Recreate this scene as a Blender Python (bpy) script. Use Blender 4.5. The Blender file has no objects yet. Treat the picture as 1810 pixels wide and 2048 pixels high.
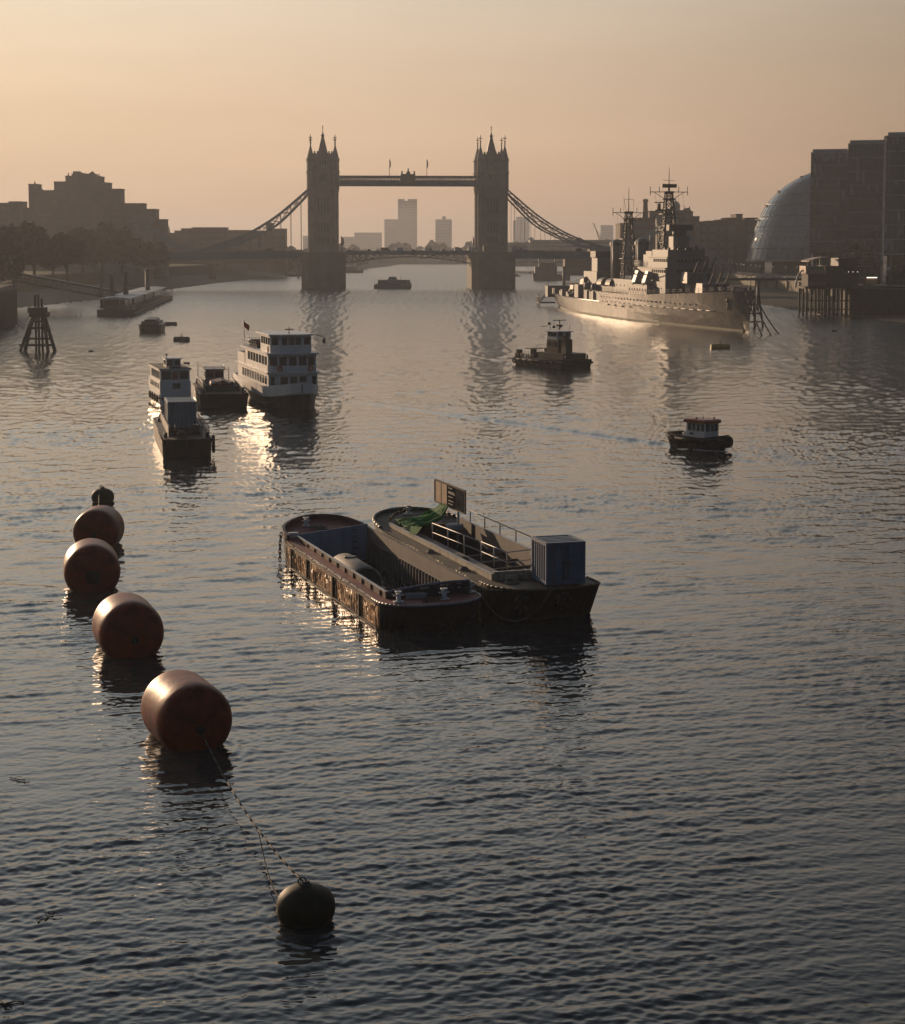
import bpy, math, random
import numpy as np
from mathutils import Vector, Matrix
R = math.radians
rnd = random.Random(7)
SC = bpy.context.scene
COL = SC.collection
# ------------------------------------------------------------------ camera
CAM_H, F_PX, HORIZ, PITCH = 21.0, 3606.0, 492.0, math.atan(3606.0/37900.0)
CX, CY = 905.0, HORIZ + F_PX*math.tan(PITCH)
cam = bpy.data.cameras.new('camera'); cam_o = bpy.data.objects.new('camera', cam); COL.objects.link(cam_o)
cam_o.location = (0, 0, CAM_H); cam_o.rotation_euler = (R(90)-PITCH, 0, 0)
cam.sensor_fit = 'HORIZONTAL'; cam.sensor_width = 36.0; cam.lens = 36.0*F_PX/1810.0
cam.shift_y = -(1024.0-CY)/1810.0
cam.clip_start = 0.5; cam.clip_end = 20000
SC.camera = cam_o
# ------------------------------------------------------------------ sun and sky
SUN_AZ, SUN_EL = R(-31), R(8.0)          # azimuth measured from +Y towards +X
SUN_V = Vector((math.sin(SUN_AZ)*math.cos(SUN_EL), math.cos(SUN_AZ)*math.cos(SUN_EL), math.sin(SUN_EL)))
sun = bpy.data.lights.new('sun', 'SUN'); sun_o = bpy.data.objects.new('sun', sun); COL.objects.link(sun_o)
sun.energy = 4.4; sun.angle = R(0.5); sun.color = (1.0, 0.68, 0.42)
sun_o.rotation_euler = (-SUN_V).to_track_quat('-Z', 'Y').to_euler()
world = bpy.data.worlds.new('World'); SC.world = world; world.use_nodes = True
def build_world():
    nt = world.node_tree; N = nt.nodes; L = nt.links
    for n in list(N): N.remove(n)
    out = N.new('ShaderNodeOutputWorld'); bg = N.new('ShaderNodeBackground'); bg.inputs['Strength'].default_value = 0.1
    sky = N.new('ShaderNodeTexSky'); sky.sky_type = 'NISHITA'; sky.sun_disc = False
    sky.sun_elevation = SUN_EL; sky.sun_rotation = SUN_AZ
    sky.air_density = 1.3; sky.dust_density = 6.0; sky.ozone_density = 1.5; sky.altitude = 20
    tc = N.new('ShaderNodeTexCoord'); sep = N.new('ShaderNodeSeparateXYZ'); L.new(tc.outputs['Generated'], sep.inputs[0])
    # the hazy dawn: warm veil low down, cooler grey-blue overhead, dimmer away from the sun
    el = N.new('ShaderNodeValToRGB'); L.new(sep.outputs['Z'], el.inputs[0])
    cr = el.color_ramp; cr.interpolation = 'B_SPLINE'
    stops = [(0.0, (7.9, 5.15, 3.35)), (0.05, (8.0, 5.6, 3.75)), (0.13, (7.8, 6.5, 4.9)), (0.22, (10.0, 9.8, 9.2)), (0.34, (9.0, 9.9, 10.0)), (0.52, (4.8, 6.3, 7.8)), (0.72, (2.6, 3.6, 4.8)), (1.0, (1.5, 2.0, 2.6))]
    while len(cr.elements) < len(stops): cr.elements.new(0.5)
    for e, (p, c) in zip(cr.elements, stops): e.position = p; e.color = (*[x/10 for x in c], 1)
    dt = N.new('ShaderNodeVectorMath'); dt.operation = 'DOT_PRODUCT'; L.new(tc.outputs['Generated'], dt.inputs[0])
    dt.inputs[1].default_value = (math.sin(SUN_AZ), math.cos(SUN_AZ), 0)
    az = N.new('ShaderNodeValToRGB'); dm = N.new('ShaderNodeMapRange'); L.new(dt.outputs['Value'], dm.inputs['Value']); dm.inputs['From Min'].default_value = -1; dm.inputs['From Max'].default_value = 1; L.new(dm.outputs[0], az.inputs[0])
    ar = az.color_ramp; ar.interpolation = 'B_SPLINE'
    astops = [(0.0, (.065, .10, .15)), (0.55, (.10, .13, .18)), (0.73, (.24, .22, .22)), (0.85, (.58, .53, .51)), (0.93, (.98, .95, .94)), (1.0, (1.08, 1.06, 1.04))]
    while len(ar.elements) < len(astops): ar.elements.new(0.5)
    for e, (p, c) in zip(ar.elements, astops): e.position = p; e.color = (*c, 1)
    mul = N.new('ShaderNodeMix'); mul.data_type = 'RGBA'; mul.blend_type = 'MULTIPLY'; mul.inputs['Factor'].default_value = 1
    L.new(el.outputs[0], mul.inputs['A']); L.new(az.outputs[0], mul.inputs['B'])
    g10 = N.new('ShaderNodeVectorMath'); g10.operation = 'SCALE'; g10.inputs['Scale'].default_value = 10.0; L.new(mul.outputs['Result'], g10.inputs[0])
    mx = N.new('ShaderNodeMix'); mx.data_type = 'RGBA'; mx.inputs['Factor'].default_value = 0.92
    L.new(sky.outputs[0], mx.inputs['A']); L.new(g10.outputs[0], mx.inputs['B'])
    # thin uneven veils of mist in the sky
    vm = N.new('ShaderNodeMapping'); vm.inputs['Scale'].default_value = (2.2, 2.2, 15); L.new(tc.outputs['Generated'], vm.inputs[0])
    vn = N.new('ShaderNodeTexNoise'); vn.inputs['Scale'].default_value = 1.6; vn.inputs['Detail'].default_value = 5; vn.inputs['Distortion'].default_value = 0.4; L.new(vm.outputs[0], vn.inputs['Vector'])
    vr = N.new('ShaderNodeMapRange'); vr.inputs['From Min'].default_value = 0.3; vr.inputs['From Max'].default_value = 0.7; vr.inputs['To Min'].default_value = 0.94; vr.inputs['To Max'].default_value = 1.05; L.new(vn.outputs['Fac'], vr.inputs['Value'])
    v2 = N.new('ShaderNodeVectorMath'); v2.operation = 'SCALE'; L.new(mx.outputs['Result'], v2.inputs[0]); L.new(vr.outputs[0], v2.inputs['Scale'])
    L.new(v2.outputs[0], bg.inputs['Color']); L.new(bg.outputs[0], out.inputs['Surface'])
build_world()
vs = SC.view_settings; vs.view_transform = 'Standard'; vs.look = 'None'; vs.exposure = 0.0; vs.gamma = 1.0; vs.use_curve_mapping = False
SC.cycles.max_bounces = 6; SC.cycles.diffuse_bounces = 2; SC.cycles.glossy_bounces = 3; SC.cycles.transmission_bounces = 4
SC.cycles.volume_bounces = 0; SC.cycles.caustics_reflective = True; SC.cycles.blur_glossy = 1.5; SC.cycles.caustics_refractive = False
SC.cycles.sample_clamp_indirect = 10.0
# ------------------------------------------------------------------ helpers
def tag(o, label=None, cat=None, group=None, kind=None):
    for k, v in (('label', label), ('category', cat), ('group', group), ('kind', kind)):
        if v: o[k] = v
    return o
def ray(px, py):
    c, s = math.cos(PITCH), math.sin(PITCH)
    u, v = (px-CX)/F_PX, (CY-py)/F_PX
    return Vector((u, c+v*s, -s+v*c))
def W(px, py, z=0.0):
    d = ray(px, py); t = (z-CAM_H)/d.z
    return Vector((d.x*t, d.y*t, z))
def Q(px, py, Y):
    d = ray(px, py); t = Y/d.y
    return Vector((d.x*t, Y, CAM_H+d.z*t))
def QX(px, Y): return Q(px, 520, Y).x
def QZ(py, Y): return Q(905, py, Y).z
def empty(name, loc, rz=0.0, label=None, cat=None, group=None):
    o = bpy.data.objects.new(name, None); COL.objects.link(o); o.location = loc; o.rotation_euler = (0, 0, rz)
    o.empty_display_size = 0.5
    return tag(o, label, cat, group)
class MB:
    def __init__(s): s.v = []; s.f = []; s.smooth = []
    def add(s, vs_, fs, smooth=False):
        b = len(s.v); s.v += [tuple(v) for v in vs_]
        for f in fs: s.f.append(tuple(i+b for i in f)); s.smooth.append(smooth)
        return s
    def box(s, c, d, rz=0.0, tilt=None, top=1.0):
        hx, hy, hz = d[0]/2, d[1]/2, d[2]/2
        m = Matrix.Rotation(rz, 3, 'Z')
        if tilt: m = m @ Matrix.Rotation(tilt[1], 3, tilt[0])
        P = [(x*hx*(top if z > 0 else 1), y*hy*(top if z > 0 else 1), z*hz) for z in (-1, 1) for x, y in ((-1, -1), (1, -1), (1, 1), (-1, 1))]
        P = [m @ Vector(p)+Vector(c) for p in P]
        return s.add(P, [(3, 2, 1, 0), (4, 5, 6, 7), (0, 1, 5, 4), (1, 2, 6, 5), (2, 3, 7, 6), (3, 0, 4, 7)])
    def bb(s, x0, x1, y0, y1, z0, z1): return s.box(((x0+x1)/2, (y0+y1)/2, (z0+z1)/2), (abs(x1-x0), abs(y1-y0), abs(z1-z0)))
    def cyl(s, p0, p1, r0, r1=None, n=12, cap=True, smooth=True):
        r1 = r0 if r1 is None else r1
        p0, p1 = Vector(p0), Vector(p1); d = (p1-p0).normalized()
        a = d.orthogonal().normalized() if abs(d.z) < 0.999 else Vector((1, 0, 0)); b = d.cross(a)
        ring = [(a*math.cos(2*math.pi*i/n)+b*math.sin(2*math.pi*i/n)) for i in range(n)]
        k = len(s.v); s.v += [tuple(p0+q*r0) for q in ring]+[tuple(p1+q*r1) for q in ring]
        for i in range(n): s.f.append((k+i, k+(i+1) % n, k+n+(i+1) % n, k+n+i)); s.smooth.append(smooth)
        if cap:
            s.f.append(tuple(k+i for i in reversed(range(n)))); s.smooth.append(False)
            s.f.append(tuple(k+n+i for i in range(n))); s.smooth.append(False)
        return s
    def tube(s, pts, r, n=6, closed=False):
        pts = [Vector(p) for p in pts]
        for i in range(len(pts)-1+(1 if closed else 0)):
            s.cyl(pts[i], pts[(i+1) % len(pts)], r, r, n, True)
        return s
    def bar(s, p0, p1, w, h=None):
        h = h or w
        p0, p1 = Vector(p0), Vector(p1); d = (p1-p0).normalized()
        a = d.cross(Vector((0, 0, 1)))
        a = Vector((1, 0, 0)) if a.length < 1e-4 else a.normalized()
        b = a.cross(d).normalized()
        P = []
        for p in (p0, p1):
            for x, y in ((-1, -1), (1, -1), (1, 1), (-1, 1)): P.append(p+a*x*w/2+b*y*h/2)
        return s.add(P, [(3, 2, 1, 0), (4, 5, 6, 7), (0, 1, 5, 4), (1, 2, 6, 5), (2, 3, 7, 6), (3, 0, 4, 7)])
    def loft(s, rings, closed=True, cap0=True, cap1=True, smooth=False):
        n = len(rings[0]); k = len(s.v)
        for r in rings: s.v += [tuple(p) for p in r]
        for j in range(len(rings)-1):
            for i in range(n if closed else n-1):
                a, b = k+j*n+i, k+j*n+(i+1) % n
                s.f.append((a, b, b+n, a+n)); s.smooth.append(smooth)
        if cap0: s.f.append(tuple(k+i for i in reversed(range(n)))); s.smooth.append(False)
        if cap1: s.f.append(tuple(k+(len(rings)-1)*n+i for i in range(n))); s.smooth.append(False)
        return s
    def lathe(s, prof, c=(0, 0, 0), n=24, smooth=True):
        rings = [[(c[0]+r*math.cos(2*math.pi*i/n), c[1]+r*math.sin(2*math.pi*i/n), c[2]+z) for i in range(n)] for r, z in prof]
        return s.loft(rings, smooth=smooth)
    def prism(s, poly, z0, z1):
        return s.loft([[(x, y, z0) for x, y in poly], [(x, y, z1) for x, y in poly]])
    def ext_y(s, prof, y0, y1): # prof of (x,z) extruded along y
        return s.loft([[(x, y0, z) for x, z in prof], [(x, y1, z) for x, z in prof]])
    def ext_x(s, prof, x0, x1): # prof of (y,z)
        return s.loft([[(x0, y, z) for y, z in prof], [(x1, y, z) for y, z in prof]])
    def build(s, name, mat, parent=None, loc=None, bevel=0.0, fix=True):
        me = bpy.data.meshes.new(name); me.from_pydata(s.v, [], s.f)
        if fix:
            import bmesh
            bm = bmesh.new(); bm.from_mesh(me); bmesh.ops.recalc_face_normals(bm, faces=bm.faces); bm.to_mesh(me); bm.free()
        if any(s.smooth): me.polygons.foreach_set('use_smooth', s.smooth)
        me.materials.append(mat); me.update()
        o = bpy.data.objects.new(name, me); COL.objects.link(o)
        if parent: o.parent = parent
        if loc is not None: o.location = loc
        if bevel:
            m = o.modifiers.new('bevel', 'BEVEL'); m.width = bevel; m.segments = 2; m.limit_method = 'ANGLE'
        return o
def copy_tree(o, parent=None, label=None):
    c = o.copy(); COL.objects.link(c)
    if parent: c.parent = parent
    for ch in [x for x in bpy.data.objects if x.parent == o and x is not c]: copy_tree(ch, c)
    if label: c['label'] = label
    return c
_M = {}
def M(name, col, rough=0.7, metal=0.0, var=0.25, scale=1.0, bump=0.0, bscale=None, streak=None, streak_amt=0.5, spec=0.4, stretch=(1, 1, 1), emit=None):
    if name in _M: return _M[name]
    m = bpy.data.materials.new(name); m.use_nodes = True; nt = m.node_tree; N = nt.nodes; L = nt.links
    b = N['Principled BSDF']; b.inputs['Roughness'].default_value = rough; b.inputs['Metallic'].default_value = metal
    b.inputs['Specular IOR Level'].default_value = spec
    tc = N.new('ShaderNodeTexCoord'); mp = N.new('ShaderNodeMapping'); mp.inputs['Scale'].default_value = stretch
    L.new(tc.outputs['Object'], mp.inputs[0])
    nz = N.new('ShaderNodeTexNoise'); nz.inputs['Scale'].default_value = scale; nz.inputs['Detail'].default_value = 6; nz.inputs['Roughness'].default_value = 0.65
    L.new(mp.outputs[0], nz.inputs['Vector'])
    r = N.new('ShaderNodeValToRGB'); L.new(nz.outputs['Fac'], r.inputs[0])
    r.color_ramp.elements[0].position = 0.3; r.color_ramp.elements[1].position = 0.7
    lo = [c*(1-var) for c in col]; hi = [min(1, c*(1+var)) for c in col]
    r.color_ramp.elements[0].color = (*lo, 1); r.color_ramp.elements[1].color = (*hi, 1)
    src = r.outputs[0]
    if streak:
        mp2 = N.new('ShaderNodeMapping'); mp2.inputs['Scale'].default_value = (2.2, 2.2, 0.12); L.new(tc.outputs['Object'], mp2.inputs[0])
        n2 = N.new('ShaderNodeTexNoise'); n2.inputs['Scale'].default_value = 1.6; n2.inputs['Detail'].default_value = 5; L.new(mp2.outputs[0], n2.inputs['Vector'])
        rr = N.new('ShaderNodeMapRange'); rr.inputs['From Min'].default_value = 0.5; rr.inputs['From Max'].default_value = 0.72; rr.inputs['To Max'].default_value = streak_amt
        L.new(n2.outputs['Fac'], rr.inputs['Value'])
        mx = N.new('ShaderNodeMix'); mx.data_type = 'RGBA'; L.new(rr.outputs[0], mx.inputs['Factor']); L.new(src, mx.inputs['A']); mx.inputs['B'].default_value = (*streak, 1)
        src = mx.outputs['Result']
    L.new(src, b.inputs['Base Color'])
    if bump:
        n3 = N.new('ShaderNodeTexNoise'); n3.inputs['Scale'].default_value = bscale or scale*3; n3.inputs['Detail'].default_value = 4; L.new(mp.outputs[0], n3.inputs['Vector'])
        bp = N.new('ShaderNodeBump'); bp.inputs['Strength'].default_value = bump; bp.inputs['Distance'].default_value = 0.1
        L.new(n3.outputs['Fac'], bp.inputs['Height']); L.new(bp.outputs[0], b.inputs['Normal'])
    if emit:
        b.inputs['Emission Color'].default_value = (*emit[:3], 1); b.inputs['Emission Strength'].default_value = emit[3]
    _M[name] = m
    return m
# ------------------------------------------------------------------ water
def water_material():
    m = bpy.data.materials.new('river_water'); m.use_nodes = True; nt = m.node_tree; N = nt.nodes; L = nt.links
    b = N['Principled BSDF']; b.inputs['Base Color'].default_value = (0.026, 0.031, 0.034, 1)
    b.inputs['IOR'].default_value = 1.33; b.inputs['Specular IOR Level'].default_value = 0.5
    g = N.new('ShaderNodeNewGeometry'); sp = N.new('ShaderNodeSeparateXYZ'); L.new(g.outputs['Position'], sp.inputs[0])
    # the wind ruffles the open reach beyond the moorings more than the near water
    rr = N.new('ShaderNodeMapRange'); L.new(sp.outputs['Y'], rr.inputs['Value']); rr.inputs['From Min'].default_value = 80; rr.inputs['From Max'].default_value = 700; rr.inputs['To Min'].default_value = 0.035; rr.inputs['To Max'].default_value = 0.30
    L.new(rr.outputs[0], b.inputs['Roughness'])
    mp = N.new('ShaderNodeMapping'); mp.inputs['Scale'].default_value = (0.75, 1.25, 1); mp.inputs['Rotation'].default_value = (0, 0, R(14))
    L.new(g.outputs['Position'], mp.inputs[0])
    n1 = N.new('ShaderNodeTexNoise'); n1.noise_type = 'RIDGED_MULTIFRACTAL'; n1.inputs['Scale'].default_value = 2.6; n1.inputs['Detail'].default_value = 4; n1.inputs['Roughness'].default_value = 0.55; n1.inputs['Distortion'].default_value = 0.6
    L.new(mp.outputs[0], n1.inputs['Vector'])
    bp = N.new('ShaderNodeBump'); bp.inputs['Strength'].default_value = 0.16; bp.inputs['Distance'].default_value = 0.09
    L.new(n1.outputs['Fac'], bp.inputs['Height']); L.new(bp.outputs[0], b.inputs['Normal'])
    return m
def wave_height(X, Y):
    rs = np.random.RandomState(11)
    Z = np.zeros_like(X)
    # gusts and slicks: slow, irregular patches of rougher and calmer water
    mod = np.full_like(X, 0.82)
    for i in range(14):
        kk = 2*math.pi/(9*(8.0**rs.rand())); th = rs.rand()*6.283
        mod += 0.10*np.sin(kk*(X*math.cos(th)*0.6+Y*math.sin(th))+rs.rand()*6.283+1.3*np.sin(kk*0.6*(Y*math.cos(th)-X*math.sin(th))+i))
    mod = np.clip(mod, 0.35, 1.4)
    row_sp = np.maximum(Y*Y/(CAM_H*F_PX/2.0), 0.02)
    for i in range(120):
        lam = 0.21*(2.6/0.21)**(rs.rand()**0.95)
        th = R(90+15)+rs.normal(0, 0.27 if lam > 0.6 else 0.6)            # main travel direction, roughly along the view
        k = 2*math.pi/lam
        steep = 0.0205*(0.6+0.8*rs.rand())*(1.15 if 0.3 < lam < 1.0 else 0.9 if lam <= 0.3 else 0.6)
        a = steep/k
        ph = rs.rand()*6.283
        fade = np.clip((lam/row_sp-0.22)*2.5, 0, 1)
        w = np.sin(k*(X*math.cos(th)+Y*math.sin(th))+ph+0.6*np.sin(X*0.21+ph)+0.5*np.sin(Y*0.17-ph*2))
        Z += fade*a*np.clip(row_sp*1.7/lam, 1, 5.0)*(0.62+0.38*np.clip((Y-55)/120, 0, 1))*(w+0.3*(w*w))
    for i in range(46):
        lam = 1.3*(4.5**rs.rand()); th = R(90+12)+rs.normal(0, 0.5); k = 2*math.pi/lam; a = 0.0115*(0.5+rs.rand())/k; ph = rs.rand()*6.283
        fade = np.clip((lam/row_sp-0.2)*2.5, 0, 1)*np.clip((Y-50)/90, 0.25, 1)
        Z += fade*a*np.sin(k*(X*math.cos(th)+Y*math.sin(th))+ph+0.9*np.sin(X*0.31+ph*3)+0.8*np.sin(Y*0.23-ph*2))
    Z *= mod
    # longer, broken swell that still shows on the far reach
    ny = X.shape[0]; far = np.clip((Y-170)/260, 0, 1)*np.clip((1000-Y)/200, 0, 1); S = np.zeros_like(X)
    for i in range(26):
        lamx = 1.2*(5.0**rs.rand()); step = rs.normal(0, 1.5, ny); phr = np.cumsum(step)[:, None]
        S += np.sin(2*math.pi*X/lamx+phr+.5*np.sin(X*.11+i))*(0.6+0.4*np.sin(X*.05+phr*.3+i))
    Z += far*row_sp*0.0026*S
    # wake of the small tug, trailing off to the left, and rings round the buoys
    for (A, B), h in (((W(1338, 890), W(560, 785)), .215), ((W(1030, 728), W(880, 700)), .12), ((W(1440, 912), W(1490, 897)), .10)):
        d = B-A; Ln = math.hypot(d.x, d.y); ux, uy = d.x/Ln, d.y/Ln
        s_ = (X-A.x)*ux+(Y-A.y)*uy; t_ = -(X-A.x)*uy+(Y-A.y)*ux
        t_ = t_+1.0*np.sin(s_*.03)
        Z += h*np.exp(-(t_/1.9)**2)*np.cos(t_*1.7)*np.clip(s_/4+1, 0, 1)*np.clip((Ln-s_)/Ln*1.6, 0, 1)
    for px, py, r0 in ((610, 1846, .95), (394, 1508, 1.6), (264, 1320, 1.6), (181, 1189, 1.6)):
        c = W(px, py); rr = np.hypot(X-c.x, Y-c.y-r0*.4)-r0
        Z += 0.018*np.cos(rr*11)*np.exp(-np.abs(rr)/1.1)
    return Z
def build_water():
    t = np.concatenate([[-12, -5, -2, -1, -0.6], np.linspace(-0.32, 0.32, 1100), [0.6, 1, 2, 5, 12]])
    Ys = [2, 12, 24, 34]; y = 40.0
    while y < 900: Ys.append(y); y += max(0.03, y*y/(CAM_H*F_PX/2.0)*0.9)
    Ys += [1000, 1150, 1400, 1800, 2400, 3600, 5800]
    Ys = np.array(Ys, dtype=float); nx, ny = len(t), len(Ys)
    X = Ys[:, None]*t[None, :]; X = np.clip(X, -2900, 2900); Y = np.repeat(Ys[:, None], nx, 1)
    Z = wave_height(X, Y); Z[:3] = 0; Z[:, :5] = 0; Z[:, -5:] = 0
    co = np.stack([X, Y, Z], -1).reshape(-1, 3).astype(np.float32)
    idx = np.arange(nx*ny).reshape(ny, nx)
    q = np.stack([idx[:-1, :-1], idx[:-1, 1:], idx[1:, 1:], idx[1:, :-1]], -1).reshape(-1, 4)
    me = bpy.data.meshes.new('river_water'); me.vertices.add(len(co)); me.vertices.foreach_set('co', co.ravel())
    me.loops.add(q.size); me.loops.foreach_set('vertex_index', q.ravel().astype(np.int32))
    me.polygons.add(len(q)); me.polygons.foreach_set('loop_start', (np.arange(len(q))*4).astype(np.int32))
    me.polygons.foreach_set('use_smooth', np.ones(len(q), bool)); me.update(calc_edges=True); me.validate()
    me.materials.append(water_material())
    o = bpy.data.objects.new('river_water', me); COL.objects.link(o)
    return tag(o, kind='structure')
build_water()
# ------------------------------------------------------------------ materials
STONE = M('bridge_stone', (0.23, 0.21, 0.18), 0.85, scale=0.25, bump=0.3, bscale=1.5)
PIERST = M('pier_granite', (0.16, 0.145, 0.12), 0.85, scale=0.15, bump=0.4, bscale=0.9)
SLATE = M('slate_roof', (0.10, 0.105, 0.11), 0.6)
BLUEST = M('blue_painted_steel', (0.10, 0.16, 0.20), 0.5, scale=0.3)
DARKST = M('dark_steel', (0.05, 0.055, 0.06), 0.55, scale=0.8)
TWIN = M('tower_window_painted_reflection', (0.075, 0.075, 0.075), 0.4)  # paler than the other panes, a sky reflection put into the colour
WINDK = M('dark_window', (0.02, 0.022, 0.024), 0.15, scale=0.4, spec=0.6)
GILT = M('gilded_metal', (0.17, 0.14, 0.085), 0.5, metal=0.3)
# ------------------------------------------------------------------ Tower Bridge: one thing
BY = 898.0
TLX, TRX = QX(647.5, BY), QX(982.5, BY)
DECK = QZ(505.5, BY)
BRZ = R(4.1)
def on_bridge(px, off):
    """x, y of a point on the bridge seen at column px, off metres from its axis"""
    y = BY
    for _ in range(4): x = QX(px, y); y = BY+(x-(TLX+TRX)/2)*math.tan(BRZ)+off
    return x, y
br = empty('tower_bridge', ((TLX+TRX)/2, BY, 0), BRZ, 'grey stone bascule bridge with two pinnacled towers joined by a high walkway, spanning the river', 'bridge')
HX = (TRX-TLX)/2
def bridge_pier(sx):
    mb = MB(); cx = sx*HX; w = 10.8
    poly = lambda e: [(cx-w-e, -14), (cx-w*0.72, -20-e), (cx+w*0.72, -20-e), (cx+w+e, -14), (cx+w+e, 14), (cx+w*.72, 20+e), (cx-w*.72, 20+e), (cx-w-e, 14)]
    mb.prism(poly(0), -4, 14.6); mb.prism(poly(0.35), 14.6, 15.4); mb.prism(poly(0.0), 15.4, DECK-0.6); mb.prism(poly(0.3), DECK-0.6, DECK+0.5)
    o = mb.build('pier', PIERST, br)
    mb = MB(); mb.bb(cx-5.5, cx+5.5, -19.4, -15.5, DECK+0.5, DECK+3.4); mb.ext_y([(cx-6, DECK+3.4), (cx+6, DECK+3.4), (cx, DECK+5.0)], -19.6, -15.3)
    mb.build('control_cabin', STONE, o)
def bridge_tower(sx):
    cx = sx*HX; z0, zt = DECK, QZ(309, BY); hw = 6.1; hd = 8.2
    b = MB()
    b.bb(cx-hw, cx+hw, -hd, hd, z0+0.5, zt)
    for z, e in ((z0+9, .35), (z0+18.5, .35), (z0+27, .4), (QZ(378, BY), .55), (QZ(345, BY), .5), (zt-2.6, .45)):  # string courses
        b.bb(cx-hw-e, cx+hw+e, -hd-e, hd+e, z-.35, z+.35)
    # stepped gables and dormer on the two river faces and the two land faces
    for s in (-1, 1):
        y = s*(hd+0.1)
        b.ext_y([(cx-2.6, zt-7), (cx+2.6, zt-7), (cx+2.6, zt-2.5), (cx, zt+.6), (cx-2.6, zt-2.5)], y-.6, y+.6)
        x = cx+s*(hw+0.1)
        b.ext_x([(-2.6, zt-7), (2.6, zt-7), (2.6, zt-2.5), (0, zt+.6), (-2.6, zt-2.5)], x-.5, x+.5)
    # crenels
    for i in range(7):
        for s in (-1, 1): b.bb(cx-4.4+i*1.4, cx-3.6+i*1.4, s*hd-.3, s*hd+.3, zt, zt+1.1)
    o = b.build('tower', STONE, br)
    rf = MB(); zs = QZ(272, BY); rf.loft([[(cx-2.5, -3.2, zt-.1), (cx+2.5, -3.2, zt-.1), (cx+2.5, 3.2, zt-.1), (cx-2.5, 3.2, zt-.1)], [(cx-.45, -.5, zs), (cx+.45, -.5, zs), (cx+.45, .5, zs), (cx-.45, .5, zs)]])
    rf.bb(cx-.8, cx+.8, -.8, .8, zs-.4, zs+.5)
    rf.build('roof', SLATE, o)
    f = MB(); f.lathe([(0.35, zs+.5), (0.5, zs+1.2), (0.22, zs+1.6), (0.16, zs+4), (0.45, zs+4.3), (0.12, zs+4.6), (0.05, QZ(250.5, BY))], (cx, 0, 0), 8); f.build('finial', GILT, o)
    for ax in (-1, 1):
        for ay in (-1, 1):
            t = MB(); tx, ty = cx+ax*(hw-0.1), ay*(hd-0.1); zc = QZ(321, BY); ztip = QZ(285, BY)
            t.lathe([(1.55, z0+.5), (1.55, QZ(388, BY)), (1.95, QZ(378, BY)), (1.95, QZ(348, BY)), (2.15, QZ(347, BY)), (2.15, QZ(344, BY)), (1.9, QZ(343, BY)), (1.9, zc-.5), (2.2, zc-.3), (2.2, zc+.3), (1.85, zc+.5), (0.3, ztip-2.2), (0.3, ztip)], (tx, ty, 0), 8, smooth=False)
            to = t.build('turret', STONE, o)
            c = MB(); c.bb(tx-.18, tx+.18, ty-.18, ty+.18, ztip, ztip+3.2); c.bb(tx-.8, tx+.8, ty-.16, ty+.16, ztip+1.5, ztip+1.95); c.bb(tx-.45, tx+.45, ty-.16, ty+.16, ztip+.1, ztip+.5)
            c.build('cross', GILT, o)
    for zc, h in ((z0+12.5, 5), (z0+21.8, 4.4), (QZ(404, BY), 4), (QZ(356, BY), 3.4), (zt-4.4, 2.6), (z0+5, 6)):
        for s in (-1, 1):
            n = 4 if zc < QZ(395, BY) else 3
            yy = s*(hd+.08) if zc < zt-6 else s*(hd+.78)
            for i in range(n):
                x = cx+(i-(n-1)/2)*(1.5 if n == 4 else 1.25)
                MB().ext_y([(x-.4, zc-h/2), (x+.4, zc-h/2), (x+.4, zc+h/2-.5), (x, zc+h/2+.1), (x-.4, zc+h/2-.5)], yy-.12, yy+.12).build('window', TWIN, o)
for s in (-1, 1): bridge_pier(s); bridge_tower(s)
# high level walkway
wk = MB(); zt_, zb_ = QZ(352.5, BY), QZ(372, BY); xe = HX-6.0
for y in (-6.2, 6.2):
    wk.bb(-xe, xe, y-1.3, y+1.3, zb_, zb_+.9); wk.bb(-xe, xe, y-1.5, y+1.5, zt_-.9, zt_); wk.bb(-xe, xe, y-.9, y+.9, zb_+.9, zb_+2.3)
    for i in range(45):
        x = -xe+i*2*xe/44; d = 2*xe/44
        wk.bb(x-.18, x+.18, y-1.25, y+1.25, zb_+2.3, zt_-.9)
        if i < 44:
            wk.bar((x, y-1.15, zb_+2.3), (x+d, y-1.15, zt_-.9), .3, .22); wk.bar((x, y-1.15, zt_-.9), (x+d, y-1.15, zb_+2.3), .3, .22)
    wk.bb(-xe, xe, y+.1, y+.3, zb_+2.3, zt_-2.2)
wko = wk.build('walkway', BLUEST, br)
cr = MB()
cr.bb(-3.6, 3.6, -8, -7.55, zb_+1, zt_+.8); cr.bb(-3.4, -2.6, -8.1, -7.4, zt_+.8, zt_+2.2); cr.bb(2.6, 3.4, -8.1, -7.4, zt_+.8, zt_+2.2)
cr.lathe([(1.0, 0), (1.2, .7), (.7, 1.2), (.25, 1.6), (.5, 2.1), (.1, 2.9)], (0, -7.75, zt_+.8), 8); cr.build('crest', GILT, wko)
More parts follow.
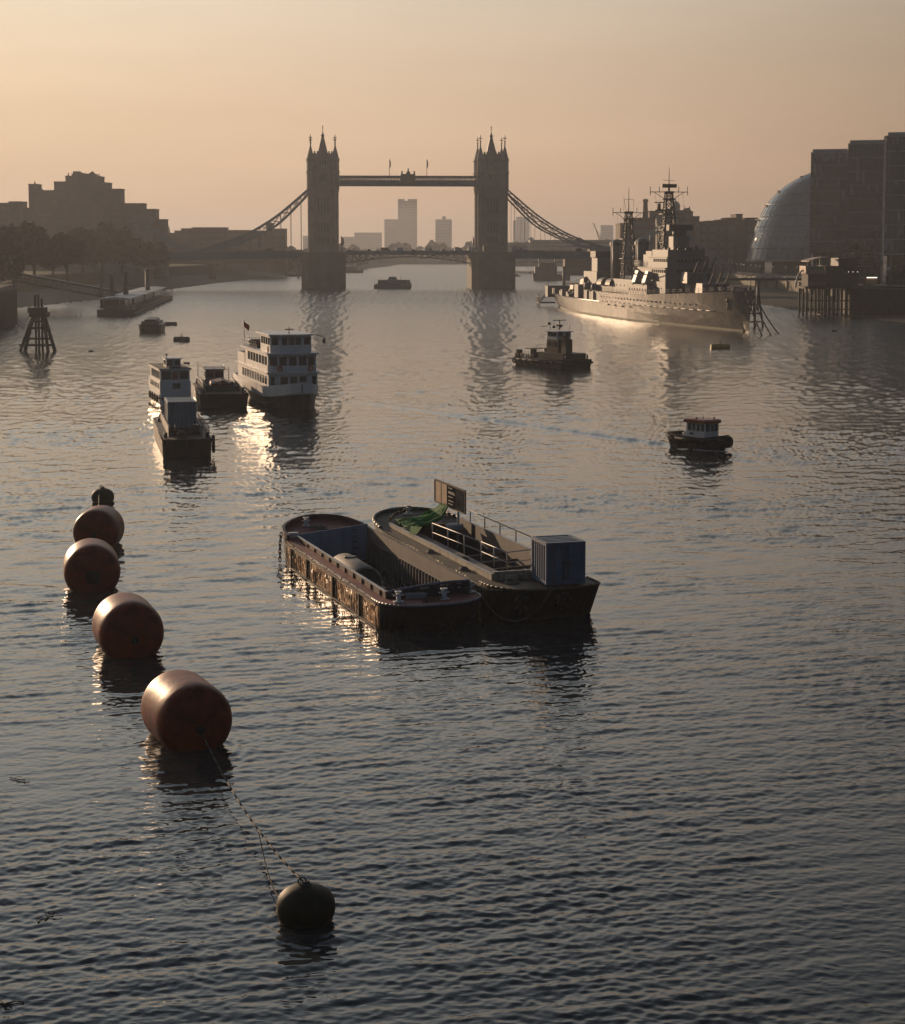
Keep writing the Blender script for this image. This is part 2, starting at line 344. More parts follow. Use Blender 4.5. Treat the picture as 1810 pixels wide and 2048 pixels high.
# bascule leaves: road deck on tapering trusses
for s in (-1, 1):
    lf = MB(); x0 = HX-10.8; zb0 = QZ(527, BY-20); zm = QZ(510.5, BY)
    lf.bb(0.05 if s > 0 else -x0, x0 if s > 0 else -0.05, -7.5, 7.5, DECK-.9, DECK)
    lf.bb(0.05 if s > 0 else -x0, x0 if s > 0 else -0.05, -8.0, -7.7, DECK-1.0, DECK+1.0)
    lf.bb(0.05 if s > 0 else -x0, x0 if s > 0 else -0.05, 7.7, 8.0, DECK-1.0, DECK+1.0)
    n = 9
    for y in (-7.2, 7.2):
        P = []
        for i in range(n+1):
            u = i/n; x = x0*(1-u); P.append((s*x, y, zb0+(DECK-2.0-zb0)*(1-(1-u)**1.7)))
        for i in range(n):
            lf.bar(P[i], P[i+1], .5, .5); lf.bar((P[i][0], y, DECK-.9), P[i], .34)
            if P[i+1][2] < DECK-2.3: lf.bar((P[i][0], y, DECK-.9), P[i+1], .34)
    lf.build('bascule_leaf', BLUEST, br)
# side spans with abutment towers
for s in (-1, 1):
    sp = MB(); xa, xb = HX+10.8, HX+85.0
    f = lambda u: DECK-1.0*u
    a, b = (xa, xb)
    for (y0, y1, zt0, zb0) in ((-8, 8, -.0, -1.0), (-8.3, -8.0, 1.2, -2.7), (8.0, 8.3, 1.2, -2.7)):
        sp.loft([[(s*a, y0, DECK+zb0), (s*a, y1, DECK+zb0), (s*a, y1, DECK+zt0), (s*a, y0, DECK+zt0)], [(s*b, y0, DECK-1.2+zb0), (s*b, y1, DECK-1.2+zb0), (s*b, y1, DECK-1.2+zt0), (s*b, y0, DECK-1.2+zt0)]])
    sp.build('side_span', BLUEST, br)
    ab = MB(); zt2 = QZ(447, BY)
    for y in (-9.0, 9.0): ab.bb(s*(xb-.2), s*(xb+7), y-2.6, y+2.6, -2, zt2); ab.ext_x([(y-2.9, zt2), (y+2.9, zt2), (y, zt2+4)], s*(xb-.5), s*(xb+7.3))
    ab.bb(s*(xb+.2), s*(xb+6.6), -6.4, 6.4, zt2-9, zt2-1); ab.bb(s*(xb), s*(xb+(24 if s > 0 else 60)), -9.5, 9.5, -2, DECK-2.5)
    ab.build('abutment', STONE, br)
    for y in (-8.6, 8.6):
        ch = MB()
        pts = [(617, 375, 383), (590, 398.5, 412), (550, 433, 452), (500, 464, 477), (458, 482, 494), (395, 501, 502.4)]
        U = []; Lw = []
        for px, pu, pl in pts:
            x = (617-px)/335*2*HX+5.9; U.append((x, QZ(pu, BY))); Lw.append((x, QZ(pl, BY)))
        n = 22; xs = np.linspace(U[0][0], U[-1][0], n+1)
        zu = np.interp(xs, [u[0] for u in U], [u[1] for u in U]); zl = np.interp(xs, [u[0] for u in Lw], [u[1] for u in Lw])
        # smooth the chords
        for _ in range(3):
            zu[1:-1] = (zu[:-2]+2*zu[1:-1]+zu[2:])/4; zl[1:-1] = (zl[:-2]+2*zl[1:-1]+zl[2:])/4
        for i in range(n):
            xa_, xb_ = HX*s+s*xs[i], HX*s+s*xs[i+1]
            ch.bar((xa_, y, zu[i]), (xb_, y, zu[i+1]), .7, .75); ch.bar((xa_, y, zl[i]), (xb_, y, zl[i+1]), .7, .75)
            if i % 2 == 0 and i+2 <= n and zu[i]-zl[i] > .8:
                xc_ = HX*s+s*xs[i+2]
                ch.bar((xa_, y, zu[i]), (xc_, y, zl[i+2]), .28); ch.bar((xa_, y, zl[i]), (xc_, y, zu[i+2]), .28); ch.bar((xa_, y, zu[i]), (xa_, y, zl[i]), .3)
        # short chain up to the abutment tower
        xe_ = HX*s+s*xs[-1]; xt = s*(HX+85.5)
        for off in (0, 1.6):
            for i in range(6):
                u0, u1 = i/6, (i+1)/6
                q = lambda u: (xe_+(xt-xe_)*u, y, zu[-1]+(QZ(452, BY)-zu[-1])*(u**1.5)-off*math.sin(math.pi*u)*1.2)
                ch.bar(q(u0), q(u1), .55, .6)
        # back stay down to the ground
        for off in (0, 1.8): ch.bar((s*(HX+92), y, QZ(454, BY)-off), (s*(HX+118), y, QZ(530, BY)-off*.6), .7, .6)
        co = ch.build('suspension_chain', BLUEST, br)
        for i in range(2, n-2, 2): MB().bar((HX*s+s*xs[i], y, zl[i]), (HX*s+s*xs[i], y, DECK-1), .2).build('hanger', BLUEST, co)
# flags
def flagpole(x, y, z, h, lab, flagc, grp):
    e = empty('flagpole', (x, y, z), 0, lab, 'flagpole', grp)
    MB().cyl((0, 0, 0), (0, 0, h), .14, .08, 8).build('pole', DARKST, e)
    mb = MB(); pts = [(0.1, 0, h-.3), (0.5, .1, h-.9), (0.75, 0, h-2.2), (0.55, -.1, h-4.2), (.12, 0, h-4.6)]
    mb.loft([[(p[0], p[1]-.03, p[2]) for p in pts], [(p[0], p[1]+.03, p[2]) for p in pts]]); mb.build('flag', flagc, e)
FLAGM = M('limp_flag_cloth', (0.16, 0.10, 0.10), 0.8)
flagpole(*on_bridge(779.5, -6.2), zt_, (352-319)*.249, 'flagpole with limp flag on the walkway roof, nearer the tower whose turrets line up', FLAGM, 'flagpoles on the walkway roof')
flagpole(*on_bridge(853.8, -6.2), zt_, (352-319)*.249, 'flagpole with limp flag on the walkway roof, to the right of the crest', FLAGM, 'flagpoles on the walkway roof')
flagpole(*on_bridge(682.5, -18), DECK+.5, 8, 'flagpole beside the control cabin on the left bridge pier', FLAGM, 'flagpoles on the bridge piers')
flagpole(*on_bridge(685.5, -17.5), DECK+.5, 7.2, 'shorter flagpole at the outer edge of the left bridge pier', FLAGM, 'flagpoles on the bridge piers')
flagpole(*on_bridge(946, -18), DECK+.5, 7.5, 'flagpole beside the control cabin on the right bridge pier', FLAGM, 'flagpoles on the bridge piers')
# traffic
TYRE = M('black_rubber', (0.015, 0.015, 0.016), 0.8)
def vehicle(name, px0, px1, h, van, col, lab, cat, y=BY-5):
    (x0, _), (x1, y) = on_bridge(px0, -5), on_bridge(px1, -5); Lx = x1-x0; xm = (x0+x1)/2
    zb = DECK if abs(xm-(TLX+TRX)/2) < HX+12 else DECK-(abs(xm-(TLX+TRX)/2)-HX-10.8)/74*1.2
    e = empty(name, (xm, y, zb), BRZ, lab, cat, 'traffic on the bridge')
    if van: pr = [(-Lx/2, .4), (Lx/2, .4), (Lx/2, 1.05), (Lx*.36, 1.25), (Lx*.26, h*.96), (Lx*.22, h), (-Lx*.46, h), (-Lx/2, h*.9)]
    else: pr = [(-Lx/2, .4), (Lx/2, .4), (Lx/2, .85), (Lx*.25, 1.0), (Lx*.08, h), (-Lx*.28, h), (-Lx*.42, 1.05), (-Lx/2, .95)]
    mb = MB(); mb.ext_y(pr, -.9, .9); mb.build('body', M(col[0], col[1], 0.4, var=.1), e)
    w = MB()
    if van: w.ext_y([(Lx*.12, h*.58), (Lx*.3, h*.58), (Lx*.245, h*.9), (Lx*.12, h*.9)], -.92, .92)
    else: w.ext_y([(-Lx*.34, 1.02), (Lx*.19, 1.02), (Lx*.06, h*.95), (-Lx*.26, h*.95)], -.92, .92)
    w.build('side_window', WINDK, e)
    for sx in (-.3, .3): MB().cyl((sx*Lx, -.95, .36), (sx*Lx, .95, .36), .36, n=12).build('wheel', TYRE, e)
CW, CS, CD, CR = ('white_car_paint', (.6, .6, .6)), ('silver_car_paint', (.35, .36, .37)), ('black_car_paint', (.03, .03, .035)), ('blue_car_paint', (.08, .12, .2))
vehicle('car', 693, 707, 1.6, False, CS, 'silver car nearest the left tower on the bridge roadway', 'car')
vehicle('car', 731.5, 747, 1.9, False, CW, 'tall pale car ahead of the black van on the bridge', 'car')
vehicle('van', 761, 781, 2.6, True, CD, 'black van, the darkest vehicle crossing the bridge', 'van')
vehicle('van', 791.5, 809.5, 2.6, True, CW, 'white van directly right of the black van on the bridge', 'van')
vehicle('car', 820, 835.5, 1.7, False, CR, 'low blue car in the middle of the bridge, between two white vans', 'car')
vehicle('van', 848.5, 867, 2.6, True, CW, 'white van right of the low blue car on the bridge', 'van')
vehicle('car', 880.5, 895.5, 1.8, False, CS, 'silver car second from the right tower on the bascule roadway', 'car')
vehicle('van', 909, 926, 2.5, True, CS, 'silver van close to the right tower on the bascule roadway', 'van')
vehicle('coach', 936, 956, 2.8, True, CW, 'long white coach half hidden at the foot of the right bridge tower', 'coach')
vehicle('lorry', 1025, 1050, 2.7, True, CS, 'long silver lorry just past the right bridge tower on the side span', 'lorry')
vehicle('van', 1150, 1167, 2.7, True, CD, 'black van far along the right side span near the warship', 'van')
vehicle('van', 531, 550, 2.4, True, CD, 'black van midway along the left side span of the bridge', 'van')
vehicle('car', 598, 609, 1.6, False, CS, 'silver car just left of the left bridge tower', 'car')
# ------------------------------------------------------------------ ground, banks, far city
MUD = M('foreshore_mud', (0.04, 0.037, 0.03), 0.8, spec=.1, scale=0.12, bump=0.5, bscale=0.8)
LAND = M('quay_paving', (0.13, 0.125, 0.115), 0.85, scale=0.1, spec=.1)
GRASS = M('grass_bank', (0.05, 0.065, 0.03), 0.9, scale=0.3, bump=0.4, spec=.05)
BRICK = M('brown_brick', (0.13, 0.085, 0.06), 0.85, scale=0.3)
CONC = M('brown_concrete', (0.15, 0.13, 0.11), 0.85, scale=0.15)
PALE = M('pale_stone', (0.38, 0.35, 0.29), 0.8, scale=0.2)
GREYB = M('grey_render', (0.22, 0.22, 0.21), 0.8, scale=0.15)
def sheet(name, rows, mat):
    mb = MB(); n = len(rows[0])
    for r in rows: mb.v += [tuple(p) for p in r]
    for j in range(len(rows)-1):
        for i in range(n-1): mb.f.append((j*n+i, j*n+i+1, (j+1)*n+i+1, (j+1)*n+i)); mb.smooth.append(False)
    o = mb.build(name, mat, fix=False); tag(o, kind='structure'); return o
# one ground sheet: river bed between two banks, land to the horizon
LS = [(5, -100), (300, -108), (440, -125), (520, -150), (601, -147), (700, -139), (860, -136), (1037, -132), (1305, -112), (1577, -84), (1850, -64), (2080, -58), (2100, 150)]  # left water line
RS = [(5, 150), (300, 138), (440, 128), (495, 124), (569, 113), (631, 111), (720, 112), (880, 122), (1037, 128), (1200, 134), (1500, 142), (1800, 148), (2080, 152), (2100, 150)]
def li(T, y): return float(np.interp(y, [t[0] for t in T], [t[1] for t in T]))
QL, QR = 9.0, 6.0
rows = []
for y in [2, 150, 300, 440, 480, 520, 570, 601, 640, 700, 760, 860, 950, 1037, 1150, 1305, 1450, 1577, 1700, 1850, 1980, 2080, 2101, 2130, 2200, 3000, 4500, 5900]:
    if y <= 2085:
        l, r = li(LS, y), li(RS, y); rr = max(r+10, 149 if y > 640 else 141)
        rows.append([(-2950, y, QL), (l-60, y, QL), (l-34, y, QL-.3), (l-33.5, y, 3.2), (l-18, y, 1.6), (l-4, y, .25), (l+4, y, -.6), (l+20, y, -8), (r-20, y, -8), (r-4, y, -.6), (r+3, y, .25), (rr-6, y, 1.0), (rr, y, 1.4), (rr+.5, y, QR), (rr+60, y, QR), (2950, y, QR)])
    else:
        z = 0.2 if y < 2110 else 5.0
        rows.append([(-2950, y, QL), (-90, y, QL if y > 2110 else z), (-80, y, z), (-70, y, z), (-60, y, z), (-50, y, z), (-40, y, z), (-30, y, z), (130, y, z), (136, y, z), (140, y, z), (150, y, z), (160, y, z), (170, y, z), (200, y, z), (2950, y, QR)])
sheet('ground', rows, MUD)
# paved / grassy land on both banks, a sheet above the ground
for nm, T, sg, q, m in (('riverside_lawn', LS, -1, QL, GRASS), ('quay_pavement', RS, 1, QR, LAND)):
    rw = []
    for y in range(450, 1500, 50):
        e = (li(T, y)-36) if sg < 0 else max(li(T, y)+10, 149 if y > 640 else 141)+1.0
        rw.append([(e, y, q+.06), (e+sg*400, y, q+.06)] if sg > 0 else [(e+sg*400, y, q+.06), (e, y, q+.06)])
    sheet(nm, rw, m)
def building(name, lab, boxes, mat, cat='building', grp=None, roof=True, win=None, loc=None, wmat=None, rot=0):
    """boxes: (x0,x1,y0,y1,z0,z1) in local metres; win: (floor height, bay, width, height)"""
    e = empty(name, loc or (0, 0, 0), rot, lab, cat, grp)
    mb = MB()
    for b in boxes: mb.bb(*b)
    mb.build('wall', mat, e)
    if win:
        fh, bay, ww, wh = win; k = 0
        for (x0, x1, y0, y1, z0, z1) in boxes:
            n = int((x1-x0)/bay)
            if n < 1: continue
            z = max(z0, 6)+fh*.55
            while z < z1-wh*.6:
                MB().bb(x0+bay*.3, x1-bay*.3, y0-.06, y0+.1, z-wh/2, z+wh/2).build('window_band', wmat or M('hazy_window_band', (.12, .11, .10), .4), e); z += fh
    if roof:
        for (x0, x1, y0, y1, z0, z1) in boxes: MB().bb(x0-.25, x1+.25, y0-.25, y1+.25, z1, z1+.5).build('parapet', mat, e)
    return e
def pxboxes(L, Y, depth, ox, zb=4):
    out = []
    for i, (a, b, t) in enumerate(L):
        out.append((QX(a, Y)-ox, QX(b, Y)-ox-.05, .03*i, depth, zb, QZ(t, Y)))
    return out
def pb(name, lab, L, Y, depth, mat, **k):
    ox = QX(L[0][0], Y)
    return building(name, lab, pxboxes(L, Y, depth, ox), mat, loc=(ox, Y, 0), **k)
# far left bank
hotel = pb('stepped_hotel', 'large brown stepped concrete hotel rising behind the trees on the left bank', [(60, 77, 369.5), (77, 111, 382), (111, 134, 364.5), (134, 147, 353), (147, 190, 349), (190, 204, 354), (204, 219, 366.5), (219, 244, 379), (244, 288, 408), (288, 313, 419.5), (313, 331, 440)], 1010, 12, CONC, win=(3.6, 3.2, 1.6, 1.5))
x0 = QX(60, 1010)
f = lambda px: QX(px, 1010)-x0
for a, b, t0, t1 in ((147, 159, 349, 342), (165, 169, 349, 345.5), (172, 188, 349, 346.8), (180, 186, 347, 345), (78, 86, 382, 380), (120, 131, 364.5, 362.5), (300, 311, 419.5, 418)):
    MB().bb(f(a), f(b), 3, 11, QZ(t0, 1010), QZ(t1, 1010)).build('plant_room', CONC, hotel)
for a, t0, t1 in ((135.5, 353, 345), (197, 354, 347), (204, 366, 355), (110, 364, 362), (68, 369, 362)): MB().cyl((f(a), 6, QZ(t0, 1010)), (f(a), 6, QZ(t1, 1010)), .35, n=6).build('aerial', CONC, hotel)
for a, z in ((83, 380), (186, 346), (205, 359)): MB().cyl((f(a), 2.5, QZ(z, 1010)), (f(a), 3.5, QZ(z, 1010)), 1.0, n=12).build('satellite_dish', CONC, hotel)
pb('office_block', 'flat topped office block at the left edge beside the stepped hotel', [(-60, 20, 407.5), (20, 46.5, 404.5), (46.5, 58, 417)], 960, 12, CONC, win=(3.8, 3.4, 1.8, 1.6))
pb('dockside_warehouse', 'long low warehouse seen through the left suspension chain', [(335, 350, 467), (350, 363, 462.5), (363, 385, 458), (385, 452, 456), (452, 500, 461.5), (500, 533, 463)], 1220, 16, BRICK, win=(4, 3.6, 1.6, 2))
pb('apartment_block', 'flat roofed apartment block just left of the left bridge tower', [(533, 545, 447), (545, 571, 458.5)], 1240, 14, BRICK, win=(3.4, 3.4, 1.8, 1.6))
e = empty('church_spire', (QX(338.5, 1500), 1500, 5), 0, 'slender pale church spire beside the stepped hotel', 'spire')
mb = MB(); k = 1500/F_PX
mb.bb(-4*k, 4*k, -3, 3, 0, QZ(466, 1500)-5); mb.build('tower', PALE, e)
MB().lathe([(3.4*k, QZ(466, 1500)-5), (2.2*k, QZ(461, 1500)-5), (1.4*k, QZ(457, 1500)-5), (.15*k, QZ(450.5, 1500)-5)], (0, 0, 0), 8).build('spire', PALE, e)
# hazy city centre
def far(name, lab, L, Y, depth=30, mat=GREYB, grp=None): return pb(name, lab, L, Y, depth, mat, win=(3.2 if Y < 2000 else 6.4, 6, 4, 1.6 if Y < 2000 else 2.6), grp=grp)
HZ = 'hazy buildings beyond the bridge'
far('tower_block', 'tallest hazy tower block framed by the bridge, with its lower stepped wing', [(769, 796, 439), (796, 809, 398.5), (809, 816, 402), (816, 834, 398.5)], 4300, grp=HZ)
e = far('round_tower_block', 'shorter hazy tower with a plant drum on its roof, right of the tallest block', [(871, 903.5, 439)], 3900, grp=HZ)
MB().lathe([(3.2, QZ(439, 3900)), (4.2, QZ(436, 3900)), (3.8, QZ(433, 3900)), (0.5, QZ(432, 3900))], ((QX(888, 3900)-QX(871, 3900)), 8, 0), 14).build('roof_drum', GREYB, e)
mb = MB()
for z in np.arange(QZ(480, 3900), QZ(442, 3900), 9): mb.bb(-1, QX(903.5, 3900)-QX(871, 3900)+1, -1, 8, z, z+1.4)
mb.build('balcony_bands', GREYB, e)
far('office_slab', 'broad low hazy office slab left of the tallest block', [(683, 709, 474), (709, 763, 465.5)], 4300, grp=HZ)
far('slab_tower', 'pale hazy tower with a sloping top behind the right suspension chain', [(1026, 1032, 441), (1032, 1059, 434)], 4800, grp=HZ)
far('square_tower', 'pale hazy square block left of the warship masts', [(1201, 1226, 450.5)], 4500, grp=HZ)
far('low_tower', 'small hazy block just left of the left bridge tower', [(606, 618, 472)], 4000, grp=HZ)
far('riverside_shed', 'long low pale shed on the right bank behind the side span', [(1014, 1060, 486), (1060, 1240, 481)], 1500, mat=PALE, grp=HZ)
far('quayside_building', 'low pale quayside building under the bascule span', [(835, 856, 521), (856, 880, 518), (906, 917, 524)], 2090, 12, mat=PALE, grp=HZ)
far('waterfront_terrace', 'long dim terrace on the far shore under the bascule span', [(690, 760, 514), (760, 835, 511), (880, 960, 514)], 2110, 12, mat=BRICK, grp=HZ)
# crane
e = empty('harbour_crane', (QX(1199, 1700), 1700, 5), 0, 'thin luffing crane leaning left above the hazy shed', 'crane')
mb = MB(); a = Vector((0, 0, QZ(483, 1700)-5)); b = Vector((QX(1187, 1700)-QX(1199, 1700), 0, QZ(446, 1700)-5))
mb.bar(a, b, .5); mb.bar(a+Vector((1.2, 0, 0)), b, .4); mb.bar(a+Vector((1.6, 0, 3)), b+Vector((-1.5, 0, .4)), .25)
for i in range(9): u = i/9; mb.bar(a.lerp(b, u), (a+Vector((1.2, 0, 0))).lerp(b, u+.08), .2)
mb.bar(b, b+Vector((-1, 0, -8)), .15); mb.build('jib', DARKST, e)
mb = MB(); mb.bb(-1.5, 3, -1.5, 1.5, a.z-4, a.z+.5); mb.bb(-.8, 1.6, -.8, .8, 0, a.z-4); mb.build('mast', DARKST, e)
# right bank behind the bridge
c = pb('brewhouse', 'old brewery building with chimney and cupola behind the warship masts', [(1240, 1256, 448), (1256, 1300, 437), (1300, 1385, 424), (1385, 1398, 434)], 1040, 30, BRICK, win=(4.2, 3.6, 1.5, 2.2))
ox = QX(1240, 1040); f = lambda px: QX(px, 1040)-ox; z = lambda py: QZ(py, 1040)
MB().lathe([(1.7, z(440)), (1.25, z(405)), (1.6, z(402.5)), (1.6, z(399)), (1.1, z(397.5))], (f(1292), 6, 0), 12).build('chimney', BRICK, c)
MB().lathe([(2.6, z(425)), (2.6, z(412)), (2.75, z(411)), (2.5, z(407)), (1.7, z(403.5)), (.5, z(401.5)), (.25, z(398)), (.08, z(394))], (f(1354), 10, 0), 14).build('cupola', GREYB, c)
mb = MB(); mb.ext_y([(f(1296), z(424)+.5), (f(1384), z(424)+.5), (f(1330), z(417))], 2, 20); mb.ext_y([(f(1366), z(424)+.5), (f(1382), z(424)+.5), (f(1378), z(415)), (f(1368), z(417))], 1, 5)
mb.build('roof', SLATE, c)
for px, t in ((1369.5, 411), (1379.5, 410)): MB().cyl((f(px), 3, z(418)), (f(px), 3, z(t)), .25, .1, n=6).build('finial', DARKST, c)
c = pb('wharf_warehouse', 'dark brick wharf warehouse with a square stair tower left of the glass dome', [(1398, 1415, 444.5), (1415, 1436, 443), (1436, 1452, 441), (1452, 1471, 437), (1471, 1484, 429.5), (1484, 1490, 442), (1490, 1530, 452), (1494, 1514, 437)], 1015, 20, M('dark_brown_brick', (0.085, 0.06, 0.045), 0.85, scale=.3), win=(4.4, 3.6, 1.5, 2.6))
far('riverside_terrace', 'low terrace behind the warship quarterdeck under the side span', [(1130, 1180, 508), (1180, 1250, 496), (1250, 1330, 470)], 1040, 20, mat=BRICK)
# ------------------------------------------------------------------ trees
LEAFM = M('foliage_dark', (0.055, 0.055, 0.03), 0.8, var=.45, scale=.5)
LEAFG = M('foliage_green', (0.07, 0.085, 0.03), 0.8, var=.45, scale=.5)
BARK = M('tree_bark', (0.06, 0.05, 0.04), 0.9)
def tree(lab, loc, h, w, leaf, grp, seed, trunk=.35, n=900, name='plane_tree', ls=1.0):
    e = empty(name, loc, 0, lab, 'tree', grp); rg = np.random.RandomState(seed)
    tk = MB(); zt = h*trunk; tk.cyl((0, 0, -1), (0, 0, zt), w*.035+.12, w*.025+.08, 8)
    cl = []
    for i in range(16):
        a = rg.rand()*6.28; rr = w*.5*(.15+.7*rg.rand()); zz = zt+(h-zt)*(.12+.75*rg.rand()); rr *= math.sqrt(max(.1, 1-((zz-(zt+(h-zt)*.42))/(h-zt)/.66)**2))
        p = Vector((rr*math.cos(a), rr*math.sin(a), zz)); cl.append((p, w*(.14+.12*rg.rand())))
        m = Vector((p.x*.35, p.y*.35, zt+(zz-zt)*.45)); tk.cyl((0, 0, zt-.5), m, w*.016+.05, w*.012+.04, 5); tk.cyl(m, p, w*.012+.04, .04, 5)
    tk.build('trunk', BARK, e)
    cr = MB()
    for i in range(n):
        c, r = cl[rg.randint(len(cl))]; d = Vector(rg.normal(size=3)); d.normalize(); p = c+d*r*(.55+.55*rg.rand())
        s = ls*(.35+.5*rg.rand())*w/12
        u = Vector(rg.normal(size=3)).normalized(); v = u.orthogonal().normalized()
        cr.add([p-u*s-v*s*.5, p+u*s*.2-v*s, p+u*s+v*s*.3, p-u*s*.1+v*s], [(0, 1, 2, 3)])
    cr.build('crown', leaf, e, fix=False)
TG = 'plane trees along the left bank'
tl = [(-6, 470, 420, 62, 'leftmost dark tree cut by the left edge of the picture'), (30, 455, 640, 60, 'dark tree at the head of the gangway'), (68, 447, 650, 64, 'tall rounded tree in front of the hotel stair tower'),
      (105, 470, 640, 48, 'low spreading tree with forked bare trunks'), (133, 465, 650, 52, 'dark tree right of the forked trunk tree'), (165, 455, 760, 54, 'pale tree behind the middle of the pontoon'),
      (205, 452, 800, 56, 'rounded green tree above the pontoon piles'), (245, 460, 820, 50, 'broad tree in front of the hotel steps'), (280, 478, 840, 42, 'low tree beside the bridge abutment'), (312, 488, 850, 34, 'small tree at the foot of the bridge abutment'), (15, 490, 560, 52, 'bushy tree behind the sheet piled wharf')]
for i, (px, top, Y, wpx, lab) in enumerate(tl):
    x = QX(px, Y) if i else QX(-6, 560); Y = Y if i else 560
    tree(lab+' on the left bank', (x, Y, QL), QZ(top, Y)-QL, wpx*1.35*Y/F_PX, LEAFM, TG, 100+i, trunk=.24, n=2600)
for i, (px, top, Y, wpx, h0, lab) in enumerate([(1712, 478, 600, 34, 6, 'small bright green tree in front of the middle glass office block'), (1738, 492, 590, 30, 6, 'low bright green tree behind the jetty platform'), (1795, 515, 560, 44, 6, 'olive green shrub at the right edge beneath the tallest glass block')]):
    tree(lab, (QX(px, Y), Y, h0), QZ(top, Y)-h0, wpx*Y/F_PX, LEAFG, 'young trees on the right quay', 200+i, trunk=.2, n=700, name='young_tree', ls=1.1)
# far woods, a mass nobody could count
mb = MB(); rg = np.random.RandomState(5)
for Y0, x0, x1, top in ((2160, -130, 60, 492), (2260, -70, 30, 484), (2240, 35, 110, 487), (2320, 80, 260, 489), (1650, -330, -80, 487), (1750, 240, 330, 480), (2200, 90, 190, 478), (1330, -190, -115, 508)):
    for i in range(1700):
        x = x0+(x1-x0)*rg.rand(); y = Y0+40*rg.rand(); zt = (QZ(top, Y0)-4)*(.72+.2*math.sin(x*.13+Y0)+.12*math.sin(x*.41)); z = 4+zt*rg.rand()**.6
        s = 1.4+2*rg.rand(); u = Vector(rg.normal(size=3)).normalized(); v = u.orthogonal().normalized(); p = Vector((x, y, z))
        mb.add([p-u*s-v*s, p+u*s-v*s*.6, p+u*s+v*s, p-u*s*.7+v*s], [(0, 1, 2, 3)])
o = mb.build('far_woodland', LEAFM, fix=False); tag(o, kind='stuff')
# ------------------------------------------------------------------ boats
BLKHULL = M('black_hull_paint', (0.018, 0.018, 0.02), 0.45, var=.4, scale=.6, streak=(0.07, 0.04, 0.025), streak_amt=.5)
WHITEP = M('white_boat_paint', (0.62, 0.62, 0.61), 0.45, var=.08, scale=.8, streak=(0.4, 0.33, 0.25), streak_amt=.25)
GLASS = M('cabin_glass', (0.025, 0.03, 0.035), 0.08, var=.3, spec=.8)
TIMBER = M('dark_timber', (0.045, 0.038, 0.032), 0.85, scale=.7, bump=.4)
RUSTD = M('rusty_deck', (0.11, 0.075, 0.055), 0.8, var=.4, scale=.9)
RAILM = M('grey_rail_metal', (0.42, 0.42, 0.42), 0.45, var=.1)
ORANGE = M('lifebuoy_orange', (0.45, 0.10, 0.04), 0.5)
CHAINM = M('rusty_chain', (0.05, 0.035, 0.028), 0.7)
ROPEM = M('wet_rope', (0.16, 0.15, 0.13), 0.8)
class Fr:
    def __init__(s, n, f=None, rz=None):
        s.o = W(*n)
        if rz is None: d = W(*f)-s.o; rz = math.atan2(-d.x, d.y)
        s.rz = rz
    def l(s, px, py, z):
        w = W(px, py, z)-s.o; c, t = math.cos(-s.rz), math.sin(-s.rz)
        return Vector((w.x*c-w.y*t, w.x*t+w.y*c, z))
    def onx(s, px, py, x):
        """point of the line of sight on the local plane x = const"""
        d = ray(px, py); c, t = math.cos(-s.rz), math.sin(-s.rz)
        k = (x-(-s.o.x*c+s.o.y*t))/(d.x*c-d.y*t); w = d*k-Vector((s.o.x, s.o.y, 0))
        return Vector((x, w.x*t+w.y*c, CAM_H+d.z*k))
    def w(s, x, y, z=0): return Vector((s.o.x+x*math.cos(s.rz)-y*math.sin(s.rz), s.o.y+x*math.sin(s.rz)+y*math.cos(s.rz), z))
def hull(outline, zd, keel=-1.2, flare=.86, rake=(0, 0), thick=None, bul=0.0):
    """closed deck outline (x,y) list, zd a function of y; sides lean in to the keel"""
    mb = MB(); cx = sum(p[0] for p in outline)/len(outline); ys = [p[1] for p in outline]; y0, y1 = min(ys), max(ys)
    def lower(p, u):
        y = p[1]+rake[0]*u*max(0, 1-(p[1]-y0)/4.0)-rake[1]*u*max(0, 1-(y1-p[1])/4.0)
        return (cx+(p[0]-cx)*(1-(1-flare)*u), y)
    R0 = [(*lower(p, 1), keel) for p in outline]; Rm = [(*lower(p, .45), keel+(zd(p[1])-keel)*.55) for p in outline]; R1 = [(p[0], p[1], zd(p[1])) for p in outline]
    mb.loft([R0, Rm, R1]); return mb
def boat_outline(L, w, bow=.3, stern=.9, n=8, pw=.6):
    """pointed bow at y=0, squarer stern at y=L"""
    P = []
    for i in range(n+1):
        u = i/n; P.append((w/2*(u**pw), u*L*bow))
    P += [(w/2, L*.8), (w/2*stern, L)]
    return [(0, -.0)]+P[1:]+[(-x, y) for x, y in reversed(P[1:])]
def rail(parent, pts, h=1.0, posts=None, r=.025, mid=True, name='railing', mat=None):
    mb = MB(); P = [Vector(p) for p in pts]; up = Vector((0, 0, h))
    mb.tube([p+up for p in P], r, 6)
    if mid: mb.tube([p+up*.5 for p in P], r*.8, 6)
    for i in range(len(P)-1):
        n = max(1, round((P[i+1]-P[i]).length/(posts or 1.8)))
        for k in range(n+(1 if i == len(P)-2 else 0)):
            q = P[i].lerp(P[i+1], k/n); mb.cyl(q, q+up, r*1.1, n=6)
    return mb.build(name, mat or RAILM, parent)
def wins_x(parent, x, ys, w, z0, z1, side=-1, name='window', mat=None):   # windows on a side wall x = const
    for y in ys: MB().bb(x-.03, x+.03, y-w/2, y+w/2, z0, z1).build(name, mat or GLASS, parent)
def wins_y(parent, y, xs, w, z0, z1, name='window', mat=None):
    for x in xs: MB().bb(x-w/2, x+w/2, y-.03, y+.03, z0, z1).build(name, mat or GLASS, parent)
